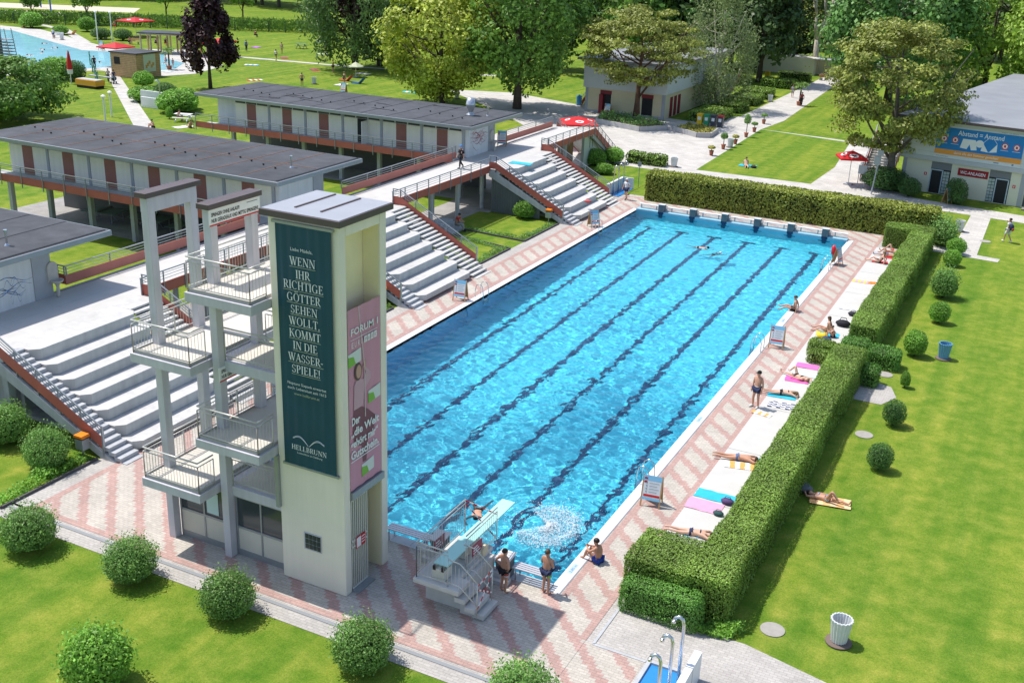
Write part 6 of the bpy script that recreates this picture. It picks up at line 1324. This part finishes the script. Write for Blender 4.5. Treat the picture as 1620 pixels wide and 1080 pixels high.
# ================================================================ people
STAND = dict(pelvis=(0,0,.93), waist=(0,0,1.06), chest=(0,.0,1.27), neck=(0,-.005,1.44), jaw=(0,.012,1.515), head=(0,.01,1.60), crown=(0,-.005,1.675),
    shL=(-.165,-.01,1.375), elL=(-.235,-.03,1.10), wrL=(-.235,.05,.87), haL=(-.235,.07,.80), hipL=(-.09,0,.88), knL=(-.10,.015,.48), anL=(-.105,-.03,.085), baL=(-.115,.06,.03), toL=(-.12,.14,.02))
for k_ in list(STAND):
    if k_.endswith('L'): x_, y_, z_ = STAND[k_]; STAND[k_[:-1]+'R'] = (-x_,y_,z_)
RAD = dict(pelvis=.135, waist=.118, chest=.150, neck=.058, jaw=.068, head=.088, crown=.058, sh=.066, el=.042, wr=.030, ha=.034, hip=.095, kn=.058, an=.040, ba=.036, to=.024)
FLATX = dict(pelvis=1.12, waist=1.15, chest=1.2)
BONES = [('pelvis','waist'),('waist','chest'),('chest','neck'),('neck','jaw'),('jaw','head'),('head','crown')]
for s_ in 'LR': BONES += [('chest','sh'+s_),('sh'+s_,'el'+s_),('el'+s_,'wr'+s_),('wr'+s_,'ha'+s_),('pelvis','hip'+s_),('hip'+s_,'kn'+s_),('kn'+s_,'an'+s_),('an'+s_,'ba'+s_),('ba'+s_,'to'+s_)]
def skin_mesh(name, verts, radii, edges, root, levels):
    me = bpy.data.meshes.new(name); me.from_pydata(verts, edges, []); o = bpy.data.objects.new(name, me); COL.objects.link(o)
    sk = o.modifiers.new('skin','SKIN'); sk.use_smooth_shade = True
    lay = me.skin_vertices[0].data
    par = list(range(len(verts)))
    def find(i):
        while par[i] != i: i = par[i]
        return i
    for a, b in edges: par[find(a)] = find(b)
    roots = {find(root)}
    for i, r in enumerate(radii):
        f = find(i); lay[i].radius = r if isinstance(r,tuple) else (r,r); lay[i].use_root = (i == root) or (f not in roots); roots.add(f)
    if levels: ss = o.modifiers.new('sub','SUBSURF'); ss.levels = levels; ss.render_levels = levels
    dg = bpy.context.evaluated_depsgraph_get(); out_ = bpy.data.meshes.new_from_object(o.evaluated_get(dg)); out_.name = name
    bpy.data.objects.remove(o); bpy.data.meshes.remove(me); return out_
SKIN1, SKIN2, SKIN3 = mat('skin_tan', (.52,.28,.185), .5, .05, 8), mat('skin_pale', (.60,.37,.27), .5, .05, 8), mat('skin_brown', (.46,.24,.155), .5, .05, 8)
HAIRD, HAIRB, HAIRL = mat('hair_dark', (.018,.012,.009), .5), mat('hair_brown', (.075,.04,.02), .5), mat('hair_light', (.22,.14,.07), .5)
def person(label, pose, loc, rz, skin=None, wear=(), hair=None, h=1.72, detail=1, rot=None, shoes=None, group=None, cap=None, long_hair=False):
    """pose overrides joints (metres, facing +y); wear: (name, material, list of (a, b, t0, t1), extra radius)"""
    J = {k: Vector(v) for k, v in STAND.items()}
    for k, v in pose.items():
        if k[0] != '_': J[k] = Vector(v)
    for s_ in 'LR':
        if 'wr'+s_ in pose and 'ha'+s_ not in pose: d = (J['wr'+s_]-J['el'+s_]).normalized(); J['ha'+s_] = J['wr'+s_]+d*.075
    sc_ = h/1.70; skin = skin or SKIN1
    t = thing('person', label, 'person', (0,0,0), group)
    names = list(J); idx = {n:i for i,n in enumerate(names)}; rad = []
    for n in names: k = n.rstrip('LR') if n[-1] in 'LR' else n; r = RAD[k]; rad.append((r*FLATX.get(n,1), r*.88) if n in FLATX else (r,r))
    V = [J[n] for n in names]; E = [(idx[a],idx[b]) for a,b in BONES]
    if detail:
        for s_, m_ in (('L',-1),('R',1)):
            w, hn = J['wr'+s_], J['ha'+s_]; d = (hn-w).normalized(); sd = d.cross(Vector((0,1,0.01)));
            if sd.length < .2: sd = d.cross(Vector((1,0,0)))
            sd.normalize(); cu = d.cross(sd).normalized(); base = len(V)
            for q, (off, ln) in enumerate(((-.030,.068),(-.010,.080),(.011,.076),(.030,.058))):
                i0 = len(V); V += [hn+d*.012+sd*off, hn+d*(.012+ln*.55)+sd*off*1.15+cu*.008, hn+d*(.012+ln)+sd*off*1.2+cu*.026]; rad += [(.0105,.0105),(.0092,.0092),(.0072,.0072)]; E += [(idx['ha'+s_],i0),(i0,i0+1),(i0+1,i0+2)]
            i0 = len(V); V += [w.lerp(hn,.45)+sd*.036*m_+cu*.008, w.lerp(hn,.95)+sd*.055*m_+cu*.02, hn+d*.03+sd*.052*m_+cu*.03]; rad += [(.014,.014),(.011,.011),(.008,.008)]; E += [(idx['ha'+s_],i0),(i0,i0+1),(i0+1,i0+2)]
        hd = J['head']; up_ = (J['crown']-J['jaw']).normalized(); f_ = pose.get('_face', None); fw = Vector(f_).normalized() if f_ else (Vector((0,1,0))-up_*up_.y).normalized()
        sdw = fw.cross(up_)
        i0 = len(V); V += [hd+fw*.098-up_*.02]; rad += [(.014,.014)]; E += [(idx['head'],i0)]
        for m_ in (-1,1): i0 = len(V); V += [hd+sdw*.088*m_-up_*.015]; rad += [(.016,.010)]; E += [(idx['head'],i0)]
    me = skin_mesh('body', [tuple(v) for v in V], rad, E, idx['pelvis'], 1 if detail else 1); me.materials.append(skin); obj_from(me, 'body', t)
    def chain(name, m_, segs, ex):
        vs, rs, es, seen = [], [], [], {}
        def vid(p, r):
            key = tuple(round(c,3) for c in p)
            if key not in seen: seen[key] = len(vs); vs.append(tuple(p)); rs.append(r)
            return seen[key]
        for a, b, t0, t1 in segs:
            ra, rb = (RAD[x.rstrip('LR') if x[-1] in 'LR' else x] for x in (a,b)); fa, fb = FLATX.get(a,1), FLATX.get(b,1); pr = None
            for q in range(3):
                u = t0+(t1-t0)*q/2; r = (ra+(rb-ra)*u)+ex; fx = fa+(fb-fa)*u; i = vid(J[a].lerp(J[b],u), (r*fx, r*(.90 if fx > 1 else 1)))
                if pr is not None and pr != i: es.append((pr,i))
                pr = i
        m2 = skin_mesh(name, vs, rs, es, 0, 1); m2.materials.append(m_); obj_from(m2, name, t)
    for nm, m_, segs, ex in wear: chain(nm, m_, segs, ex)
    hd, up_ = J['head'], (J['crown']-J['jaw']).normalized(); f_ = pose.get('_face'); fw = Vector(f_).normalized() if f_ else Vector((0,1,0)); fw = (fw-up_*fw.dot(up_)).normalized(); sdw = fw.cross(up_); mx = Matrix((sdw,fw,up_)).transposed().to_4x4(); mx.translation = hd+up_*.022-fw*.018
    if hair or cap:
        b = MB(); b.ellip((0,0,0), .097, .112, .098, 14, 9, -.35); b.xf(mx)
        if long_hair: k0 = len(b.v); b.ellip((0,-.07,-.12), .085, .055, .17, 10, 7); b.xf(mx, k0)
        if cap: k0 = len(b.v); b.box(-.07,.07,.07,.19,.0,.018); b.xf(mx, k0)
        b.build('cap' if cap else 'hair', cap or hair, t, smooth=True)
    if detail:
        b = MB()
        for m_ in (-1,1): b.ellip((.034*m_,.088,-.028), .013, .010, .009, 8, 5)
        b.xf(mx); b.build('eye', mat('eye_dark', (.03,.025,.02), .3), t); b = MB(); b.ellip((0,.086,-.085), .024, .010, .007, 8, 5); b.xf(mx); b.build('mouth', mat('lip', (.36,.13,.10), .5), t)
    if shoes:
        b = MB()
        for s_ in 'LR': p, q = J['an'+s_], J['to'+s_]; k0 = len(b.v); b.tube([p+Vector((0,-.02,-.03)), p.lerp(q,.5)+Vector((0,0,.0)), q+Vector((0,.02,.01))], [.05,.05,.035], 8)
        b.build('shoes', shoes, t, smooth=True)
    t.scale = (sc_,)*3; t.location = loc
    t.rotation_euler = rot if rot else (0,0,rz)
    return t
C = lambda n, c: mat('garment_'+n, c, .8, .06, 9)
def trunks(m_, t1=.5, name='swim_shorts'): return (name, m_, [('pelvis','waist',-.15,.55),('pelvis','hipL',0,1),('hipL','knL',0,t1),('pelvis','hipR',0,1),('hipR','knR',0,t1)], .020)
def briefs(m_): return ('swim_briefs', m_, [('pelvis','waist',-.25,.25),('pelvis','hipL',0,1),('hipL','knL',0,.10),('pelvis','hipR',0,1),('hipR','knR',0,.10)], .012)
def top(m_): return ('bikini_top', m_, [('waist','chest',.72,1.02)], .014)
def suit(m_): return ('swimsuit', m_, [('pelvis','waist',-.2,1),('waist','chest',0,1),('pelvis','hipL',0,1),('pelvis','hipR',0,1)], .013)
def shirt(m_, arm=.6, name='shirt'): return (name, m_, [('pelvis','waist',.1,1),('waist','chest',0,1),('chest','neck',0,.35),('chest','shL',0,1),('shL','elL',0,arm),('chest','shR',0,1),('shR','elR',0,arm)], .022)
def legs(m_, t1=.96, name='trousers'): return (name, m_, [('pelvis','waist',-.1,.45),('pelvis','hipL',0,1),('hipL','knL',0,1),('knL','anL',0,t1),('pelvis','hipR',0,1),('hipR','knR',0,1),('knR','anR',0,t1)], .022)
NAVY, BLK, REDC, WHT = C('navy',(.02,.03,.08)), C('black',(.012,.012,.014)), C('red',(.50,.03,.03)), C('white',(.70,.70,.70))
HIPS = dict(elL=(-.36,-.10,1.14), wrL=(-.19,-.02,.98), elR=(.36,-.10,1.14), wrR=(.19,-.02,.98))
FOLD = dict(elL=(-.26,.02,1.10), wrL=(-.05,.20,1.16), elR=(.26,.02,1.10), wrR=(.06,.22,1.10))
WALK = dict(knL=(-.10,.14,.50), anL=(-.10,.16,.11), baL=(-.10,.25,.06), toL=(-.10,.32,.06), knR=(.10,-.02,.48), anR=(.10,-.27,.14), baR=(.10,-.21,.05), toR=(.10,-.14,.03), elL=(-.24,-.10,1.11), wrL=(-.24,-.08,.86), elR=(.24,.06,1.11), wrR=(.24,.18,.92))
SITG = dict(pelvis=(0,0,.12), waist=(0,-.03,.26), chest=(0,.03,.47), neck=(0,.10,.62), jaw=(0,.135,.69), head=(0,.14,.775), crown=(0,.13,.85), shL=(-.165,.06,.56), shR=(.165,.06,.56), elL=(-.22,.25,.42), wrL=(-.08,.42,.46), elR=(.22,.25,.42), wrR=(.08,.42,.46),
    hipL=(-.09,.03,.11), hipR=(.09,.03,.11), knL=(-.13,.38,.44), knR=(.13,.38,.44), anL=(-.12,.50,.08), anR=(.12,.50,.08), baL=(-.12,.58,.04), baR=(.12,.58,.04), toL=(-.12,.65,.03), toR=(.12,.65,.03))
SITE = dict(SITG, chest=(0,-.06,.48), neck=(0,-.03,.64), jaw=(0,.0,.71), head=(0,.0,.795), crown=(0,-.01,.87), shL=(-.165,-.06,.57), shR=(.165,-.06,.57), elL=(-.23,-.16,.34), wrL=(-.25,-.16,.10), elR=(.23,-.16,.34), wrR=(.25,-.16,.10), waist=(0,-.03,.27),
    knL=(-.12,.42,.20), knR=(.12,.42,.24), anL=(-.12,.76,-.02), anR=(.12,.80,.10), baL=(-.12,.84,.0), baR=(.12,.88,.13), toL=(-.12,.90,.03), toR=(.12,.94,.17))
SITC = dict(SITG, knL=(-.10,.43,.42), knR=(.10,.43,.42), anL=(-.10,.46,.02), anR=(.10,.46,.02), baL=(-.1,.55,-.03), baR=(.1,.55,-.03), toL=(-.1,.62,-.04), toR=(.1,.62,-.04), pelvis=(0,0,.45), hipL=(-.09,.03,.44), hipR=(.09,.03,.44), waist=(0,-.02,.58), chest=(0,.05,.79), neck=(0,.13,.93), jaw=(0,.18,.99), head=(0,.19,1.07), crown=(0,.18,1.14), shL=(-.165,.08,.88), shR=(.165,.08,.88), elL=(-.2,.28,.66), elR=(.2,.28,.66), wrL=(-.06,.44,.62), wrR=(.06,.44,.62))
PRONE = dict(elL=(-.30,.03,1.60), wrL=(-.10,.05,1.68), elR=(.30,.03,1.60), wrR=(.10,.05,1.68), haL=(-.04,.05,1.70), haR=(.04,.05,1.70), toL=(-.11,.0,-.06), toR=(.11,.0,-.06), baL=(-.108,-.02,.0), baR=(.108,-.02,.0), anL=(-.105,-.03,.09), anR=(.105,-.03,.09), _face=(0,1,0))
SUPINE = dict(elL=(-.30,.0,1.62), wrL=(-.12,.02,1.74), elR=(.30,.0,1.62), wrR=(.12,.02,1.74))
SUPK = dict(SUPINE, knR=(.14,.42,.70), anR=(.12,.08,.42), baR=(.12,.10,.34), toR=(.12,.13,.27), elL=(-.26,.0,1.12), wrL=(-.3,.02,.88))
RECL = dict(SITG, chest=(0,-.22,.42), neck=(0,-.27,.58), jaw=(0,-.25,.66), head=(0,-.25,.74), crown=(0,-.27,.82), waist=(0,-.10,.24), shL=(-.165,-.25,.51), shR=(.165,-.25,.51), elL=(-.24,-.42,.30), wrL=(-.24,-.38,.05), elR=(.24,-.42,.30), wrR=(.24,-.38,.05), knL=(-.12,.44,.14), anL=(-.12,.84,.07), baL=(-.12,.90,.12), toL=(-.12,.93,.18), knR=(.12,.40,.30), anR=(.12,.72,.07), baR=(.12,.80,.05), toR=(.12,.86,.05))
SWIM = dict(elL=(-.40,.05,1.62), wrL=(-.30,.06,1.85), elR=(.40,.05,1.62), wrR=(.30,.06,1.85), jaw=(0,-.03,1.52), head=(0,-.075,1.58), crown=(0,-.14,1.64), knL=(-.22,.06,.52), anL=(-.36,.0,.22), knR=(.22,.06,.52), anR=(.36,.0,.22), baL=(-.4,.0,.14), toL=(-.44,.0,.08), baR=(.4,.0,.14), toR=(.44,.0,.08), _face=(0,0,1))
def lie(label, pose, x0, y0, ang, face_down, z, **k):
    """feet at (x0, y0), the body runs along ang (radians from +x)"""
    d = Vector((math.cos(ang),math.sin(ang),0)); f_ = Vector((0,0,-1 if face_down else 1)); x_ = f_.cross(d)
    return person(label, pose, (x0,y0,z), 0, rot=Matrix((x_,f_,d)).transposed().to_euler(), **k)
# beside the diving boards
person('boy in dark blue swim shorts with green hem standing by the near bench', FOLD, (-.43,-.18,0), R(-15), SKIN3, [('swim_shorts', NAVY, trunks(NAVY,.30)[2], .02), ('hem', C('green',(.18,.50,.05)), [('hipL','knL',.30,.52),('hipR','knR',.30,.52)], .022)], HAIRB, 1.62)
person('boy in black swim shorts with red and white hem, hands on hips', HIPS, (-1.63,-.79,0), R(-25), SKIN3, [('swim_shorts', BLK, trunks(BLK,.25)[2], .02), ('red_hem', REDC, [('hipL','knL',.25,.40),('hipR','knR',.25,.40)], .022), ('white_hem', WHT, [('hipL','knL',.40,.5),('hipR','knR',.40,.5)], .021)], HAIRD, 1.60)
person('man in blue swim shorts sitting with drawn up knees on the pool edge', SITG, (.34,2.33,0), R(78), SKIN3, [trunks(C('blue',(.02,.06,.35)),.45)], HAIRD, 1.72)
person('man in black cap and navy swim shorts standing on the right deck', dict(anR=(.17,-.05,.085), baR=(.20,.05,.03), toR=(.22,.12,.02), knR=(.14,.02,.48)), (1.55,17.77,0), R(160), SKIN1, [trunks(NAVY,.52), ('waistband', WHT, [('pelvis','waist',.5,.62)], .024)], None, 1.80, cap=BLK, shoes=C('slipper',(.6,.6,.58)))
person('man in black swim shorts sitting on the right pool edge', SITE, (-.12,32.27,.02), R(90), SKIN1, [trunks(BLK,.35)], HAIRB, 1.74)
person('pool attendant in white shirt and cap walking by the far pool corner', WALK, (-18.15,52.18,0), R(170), SKIN1, [shirt(WHT,.75), trunks(NAVY,.62,'shorts')], None, 1.72, cap=WHT, shoes=BLK)
person('walking man with dark backpack on the right lawn by the far path', dict(WALK, wrR=(.12,.22,1.35), elR=(.26,.10,1.18)), (9.55,56.16,0), R(55), SKIN1, [shirt(C('pale_grey',(.52,.55,.58)),.6), trunks(C('pale_blue_grey',(.55,.60,.66)),.92,'shorts'), ('backpack', NAVY, [('waist','chest',.1,.2)], .02)], HAIRD, 1.76, shoes=WHT)
o = thing('bag', 'dark backpack on the walking man at the right lawn', 'bag', (9.62,56.0,1.05)); b = MB(); b.ellip((9.70,55.98,1.15), .17,.15,.24, 10, 8); b.build('pack', NAVY, o, smooth=True); b = MB(); b.ellip((9.80,55.9,1.02), .10,.09,.13, 8, 6); b.build('pocket', C('pack_red',(.35,.06,.05)), o, smooth=True)
person('person in black with blue cap carrying a bag on the walkway', WALK, (*(-27.05,41.26),3.22), R(150), SKIN2, [shirt(BLK,1.0), legs(C('charcoal',(.03,.03,.035)))], None, 1.72, cap=C('cap_blue',(.02,.22,.60)), shoes=BLK)
person('man in red shirt sitting on the stone steps under the walkway', SITC, (-24.55,36.4,.10), R(-75), SKIN1, [shirt(REDC,.6), legs(C('grey_trousers',(.30,.29,.27)))], HAIRD, 1.72, shoes=BLK)
# on the sun slabs
lie('man in blue trunks lying face down on the sun slab, middle of the near row', PRONE, 1.38,12.0, R(14), True, .15, skin=SKIN1, wear=[briefs(C('slate',(.10,.14,.26)))], hair=HAIRB, h=1.76)
lie('woman in dark bikini lying on the slab nearest the camera', PRONE, 1.62,5.45, R(12), True, .14, skin=SKIN2, wear=[briefs(NAVY), top(NAVY)], hair=HAIRB, h=1.68)
lie('woman in black bikini lying face down beside the standing man', PRONE, 1.35,19.55, R(16), True, .16, skin=SKIN2, wear=[briefs(BLK), top(BLK)], hair=HAIRL, h=1.68, long_hair=True)
lie('woman on the pink towel with one leg raised', SUPK, 1.55,22.6, R(-24), False, .15, skin=SKIN2, wear=[briefs(BLK), top(BLK)], hair=HAIRL, h=1.62, long_hair=True)
person('woman in dark bikini sitting on the striped towel', SITE, (2.3,29.7,.05), R(95), SKIN1, [briefs(BLK), top(BLK)], HAIRB, 1.66, long_hair=True); person('child in dark swimwear crouching beside the seated woman', SITG, (2.75,29.0,.05), R(110), SKIN1, [suit(NAVY)], HAIRB, 1.25)
person('woman in black swimsuit reclining on red towel at the far slab', RECL, (2.45,45.2,.05), R(85), SKIN2, [suit(BLK)], HAIRL, 1.66, long_hair=True)
lie('man in blue trunks lying on his back at the far slab', SUPK, 1.75,47.0, R(8), False, .15, skin=SKIN1, wear=[briefs(C('slate',(.10,.14,.26)))], hair=HAIRD, h=1.74); lie('sunbather with bent knees at the far end of the slab', SUPK, 1.95,48.3, R(5), False, .15, skin=SKIN2, wear=[briefs(REDC)], hair=HAIRB, h=1.65)
lie('woman in patterned bikini lying on the orange towel on the right lawn', SUPK, 7.1,10.5, R(172), False, .14, skin=SKIN1, wear=[briefs(C('pattern',(.30,.40,.50))), top(C('pattern',(.30,.40,.50)))], hair=HAIRB, h=1.66, long_hair=True)
person('person sitting on turquoise towel on the lawn beyond the far hedge', RECL, (*(-13.66,71.00),.02), R(200), SKIN2, [briefs(BLK)], HAIRB, 1.7)
# swimmers
for (px_, ang, lab, capm, sk_) in (((-4.89,3.51), R(-70), 'swimmer with dark hair doing breaststroke beside the springboard', None, SKIN1),((-9.01,42.24), R(15), 'swimmer in dark swimwear in the far half of the pool, left of the pair', None, SKIN2),((-7.61,41.16), R(60), 'swimmer with white cap in the far half of the pool, right of the pair', WHT, SKIN2)):
    x, y = px_; lie(lab, SWIM, x-.9*math.cos(ang), y-.9*math.sin(ang), ang, True, -.12, skin=sk_, wear=[briefs(BLK)], hair=HAIRD if not capm else None, cap=None, h=1.7) if not capm else lie(lab, SWIM, x-.9*math.cos(ang), y-.9*math.sin(ang), ang, True, -.16, skin=sk_, wear=[briefs(BLK)], hair=WHT, h=1.7)
# far away
far = [((-94.98,72.65),WALK,R(30),'person in pale shirt pushing a stroller on the path to the leisure pool',[shirt(C('beige',(.5,.45,.38)),.6),legs(C('olive',(.12,.11,.08)))],HAIRD),
 ((-93.68,72.32),WALK,R(20),'person with backpack walking on the path to the leisure pool',[shirt(NAVY,.6),legs(C('greyblue',(.25,.27,.32)))],HAIRD),
 ((-106.03,80.85),{},R(40),'person in black shirt by the leisure pool fence',[shirt(BLK,.6),legs(BLK)],HAIRD),
 ((-138.48,102.77),{},R(200),'person in white shirt and shorts standing at the leisure pool edge',[shirt(WHT,.6),trunks(C('darkblue2',(.05,.08,.2)),.6,'shorts')],HAIRB),
 ((-94.12,104.34),WALK,R(0),'walking woman in white top on the far lawn path',[shirt(WHT,.4),briefs(BLK)],HAIRB),
 ((-99.63,112.69),{},R(10),'standing woman in pale bikini on the far lawn',[briefs(WHT),top(WHT)],HAIRB),
 ((-75.27,85.76),HIPS,R(30),'bare chested man standing on the lawn behind the far roof',[trunks(NAVY,.5)],HAIRD),
 ((-71.94,90.26),{},R(160),'woman in black swimwear by the red lounger',[suit(BLK)],HAIRL),
 ((-80.37,99.50),{},R(100),'person in yellow shirt in the shade of the weeping tree',[shirt(C('yellow',(.55,.5,.06)),.6),trunks(BLK,.5)],HAIRD),
 ((-94.24,116.93),WALK,R(60),'person walking beneath the weeping tree',[shirt(C('rose',(.4,.15,.2)),.6),trunks(NAVY,.5)],HAIRB),
 ((-105.68,111.50),{},R(0),'person in blue standing by the yellow bin beyond the purple maple',[shirt(C('blue2',(.05,.15,.4)),.6),legs(NAVY)],HAIRD),
 ((-143.13,120.53),WALK,R(10),'bare chested person standing near the lamp posts',[trunks(REDC,.5)],HAIRB),
 ((-100.78,88.69),{},R(140),'person in pink by the potted palm',[suit(C('pink',(.6,.2,.3)))],HAIRB),((-99.64,88.82),{},R(70),'child in pink beside the potted palm',[suit(C('pink2',(.6,.3,.4)))],HAIRL),
 ((-106.17,91.48),{},R(70),'person in red behind the timber hut',[shirt(REDC,.5),trunks(REDC,.5)],HAIRD),
 ((-18.27,113.17),WALK,R(180),'person in dark red shirt walking on the plaza path behind the palm',[shirt(C('wine',(.25,.04,.05)),.6),legs(BLK)],HAIRD),((-20.99,119.88),WALK,R(190),'person in grey shirt walking on the plaza path',[shirt(C('grey2',(.3,.32,.34)),.6),trunks(C('shortgrey',(.3,.28,.26)),.8,'shorts')],HAIRB)]
for (px_, po, rz_, lab, wr_, hr_) in far: person(lab, po, (*px_,0), rz_, SKIN1, wr_, hr_, 1.25 if 'child' in lab else 1.72, 0)
x, y = (-94.01,72.02); t = thing('stroller', 'dark stroller pushed along the path', 'stroller', (x,y,0)); MB().ellip((x+.1,y+.5,.6), .3,.4,.28, 10, 7).build('seat_shell', BLK, t, smooth=True); b = MB(); b.bar((x,y+.3,.2),(x-.1,y-.2,1.0),.04); b.bar((x+.25,y+.3,.2),(x+.15,y-.2,1.0),.04); b.build('handle', GREYSTEEL, t)
for q in ((-.12,.2),(.3,.2),(.08,.85)): MB().tube([(x+q[0]-.03,y+q[1],.12),(x+q[0]+.03,y+q[1],.12)], .12, 10).build('wheel', BLACK, t)
for (px_, po, rz_, lab, wr_, hr_) in (((-69.41,57.35),SITC,R(-60),'woman sitting at the white picnic table',[briefs(C('pink',(.6,.2,.3))),top(C('pink',(.6,.2,.3)))],HAIRB),((-68.48,52.93),SITG,R(150),'bare chested man sitting above the left pavilion roof',[trunks(BLK,.5)],HAIRD),((-65.99,55.37),RECL,R(60),'person lying on the white mat by the picnic table',[briefs(BLK)],HAIRB),((-124.94,105.93),SITC,R(-90),'person in red sitting on the bench left of the pergola',[shirt(C('coral',(.55,.15,.12)),.5),trunks(BLK,.5)],HAIRD),((-118.65,129.43),SITC,R(0),'person in dark red sitting on the lawn by the bushes',[shirt(C('wine',(.25,.04,.05)),.6),legs(NAVY)],HAIRD),((-119.83,108.61),SITC,R(40),'person in dark top sitting under the pergola',[shirt(BLK,.5),trunks(REDC,.5)],HAIRD),((-120.83,107.55),SITC,R(20),'person in purple sitting under the pergola',[shirt(C('plum',(.2,.06,.2)),.5),trunks(BLK,.5)],HAIRD),((-157.38,112.94),RECL,R(20),'person lying by the leisure pool near the round bush',[trunks(REDC,.5)],HAIRB)):
    person(lab, po, (*px_,.0), rz_, SKIN1, wr_, hr_, 1.7, 0)
for k, px_ in enumerate(((-129.00,91.16),(-128.73,92.69),(-124.28,87.64),(-122.18,85.26),(-133.53,98.13),(-111.69,87.11),(-104.53,91.02))):
    lie(['swimmer in the leisure pool, far left one','swimmer in the leisure pool right of the far left one','swimmer with dark hair in the middle of the leisure pool','swimmer with a float in the middle of the leisure pool','swimmer close to the far pool edge by the white shirt man','lone swimmer in the leisure pool left of the red parasol','bather in the shallow end by the timber hut'][k], SWIM, px_[0], px_[1], k*1.1, True, -.02, skin=SKIN2, wear=[briefs(NAVY)], hair=HAIRD, h=1.75, detail=0, group='swimmers in the leisure pool')
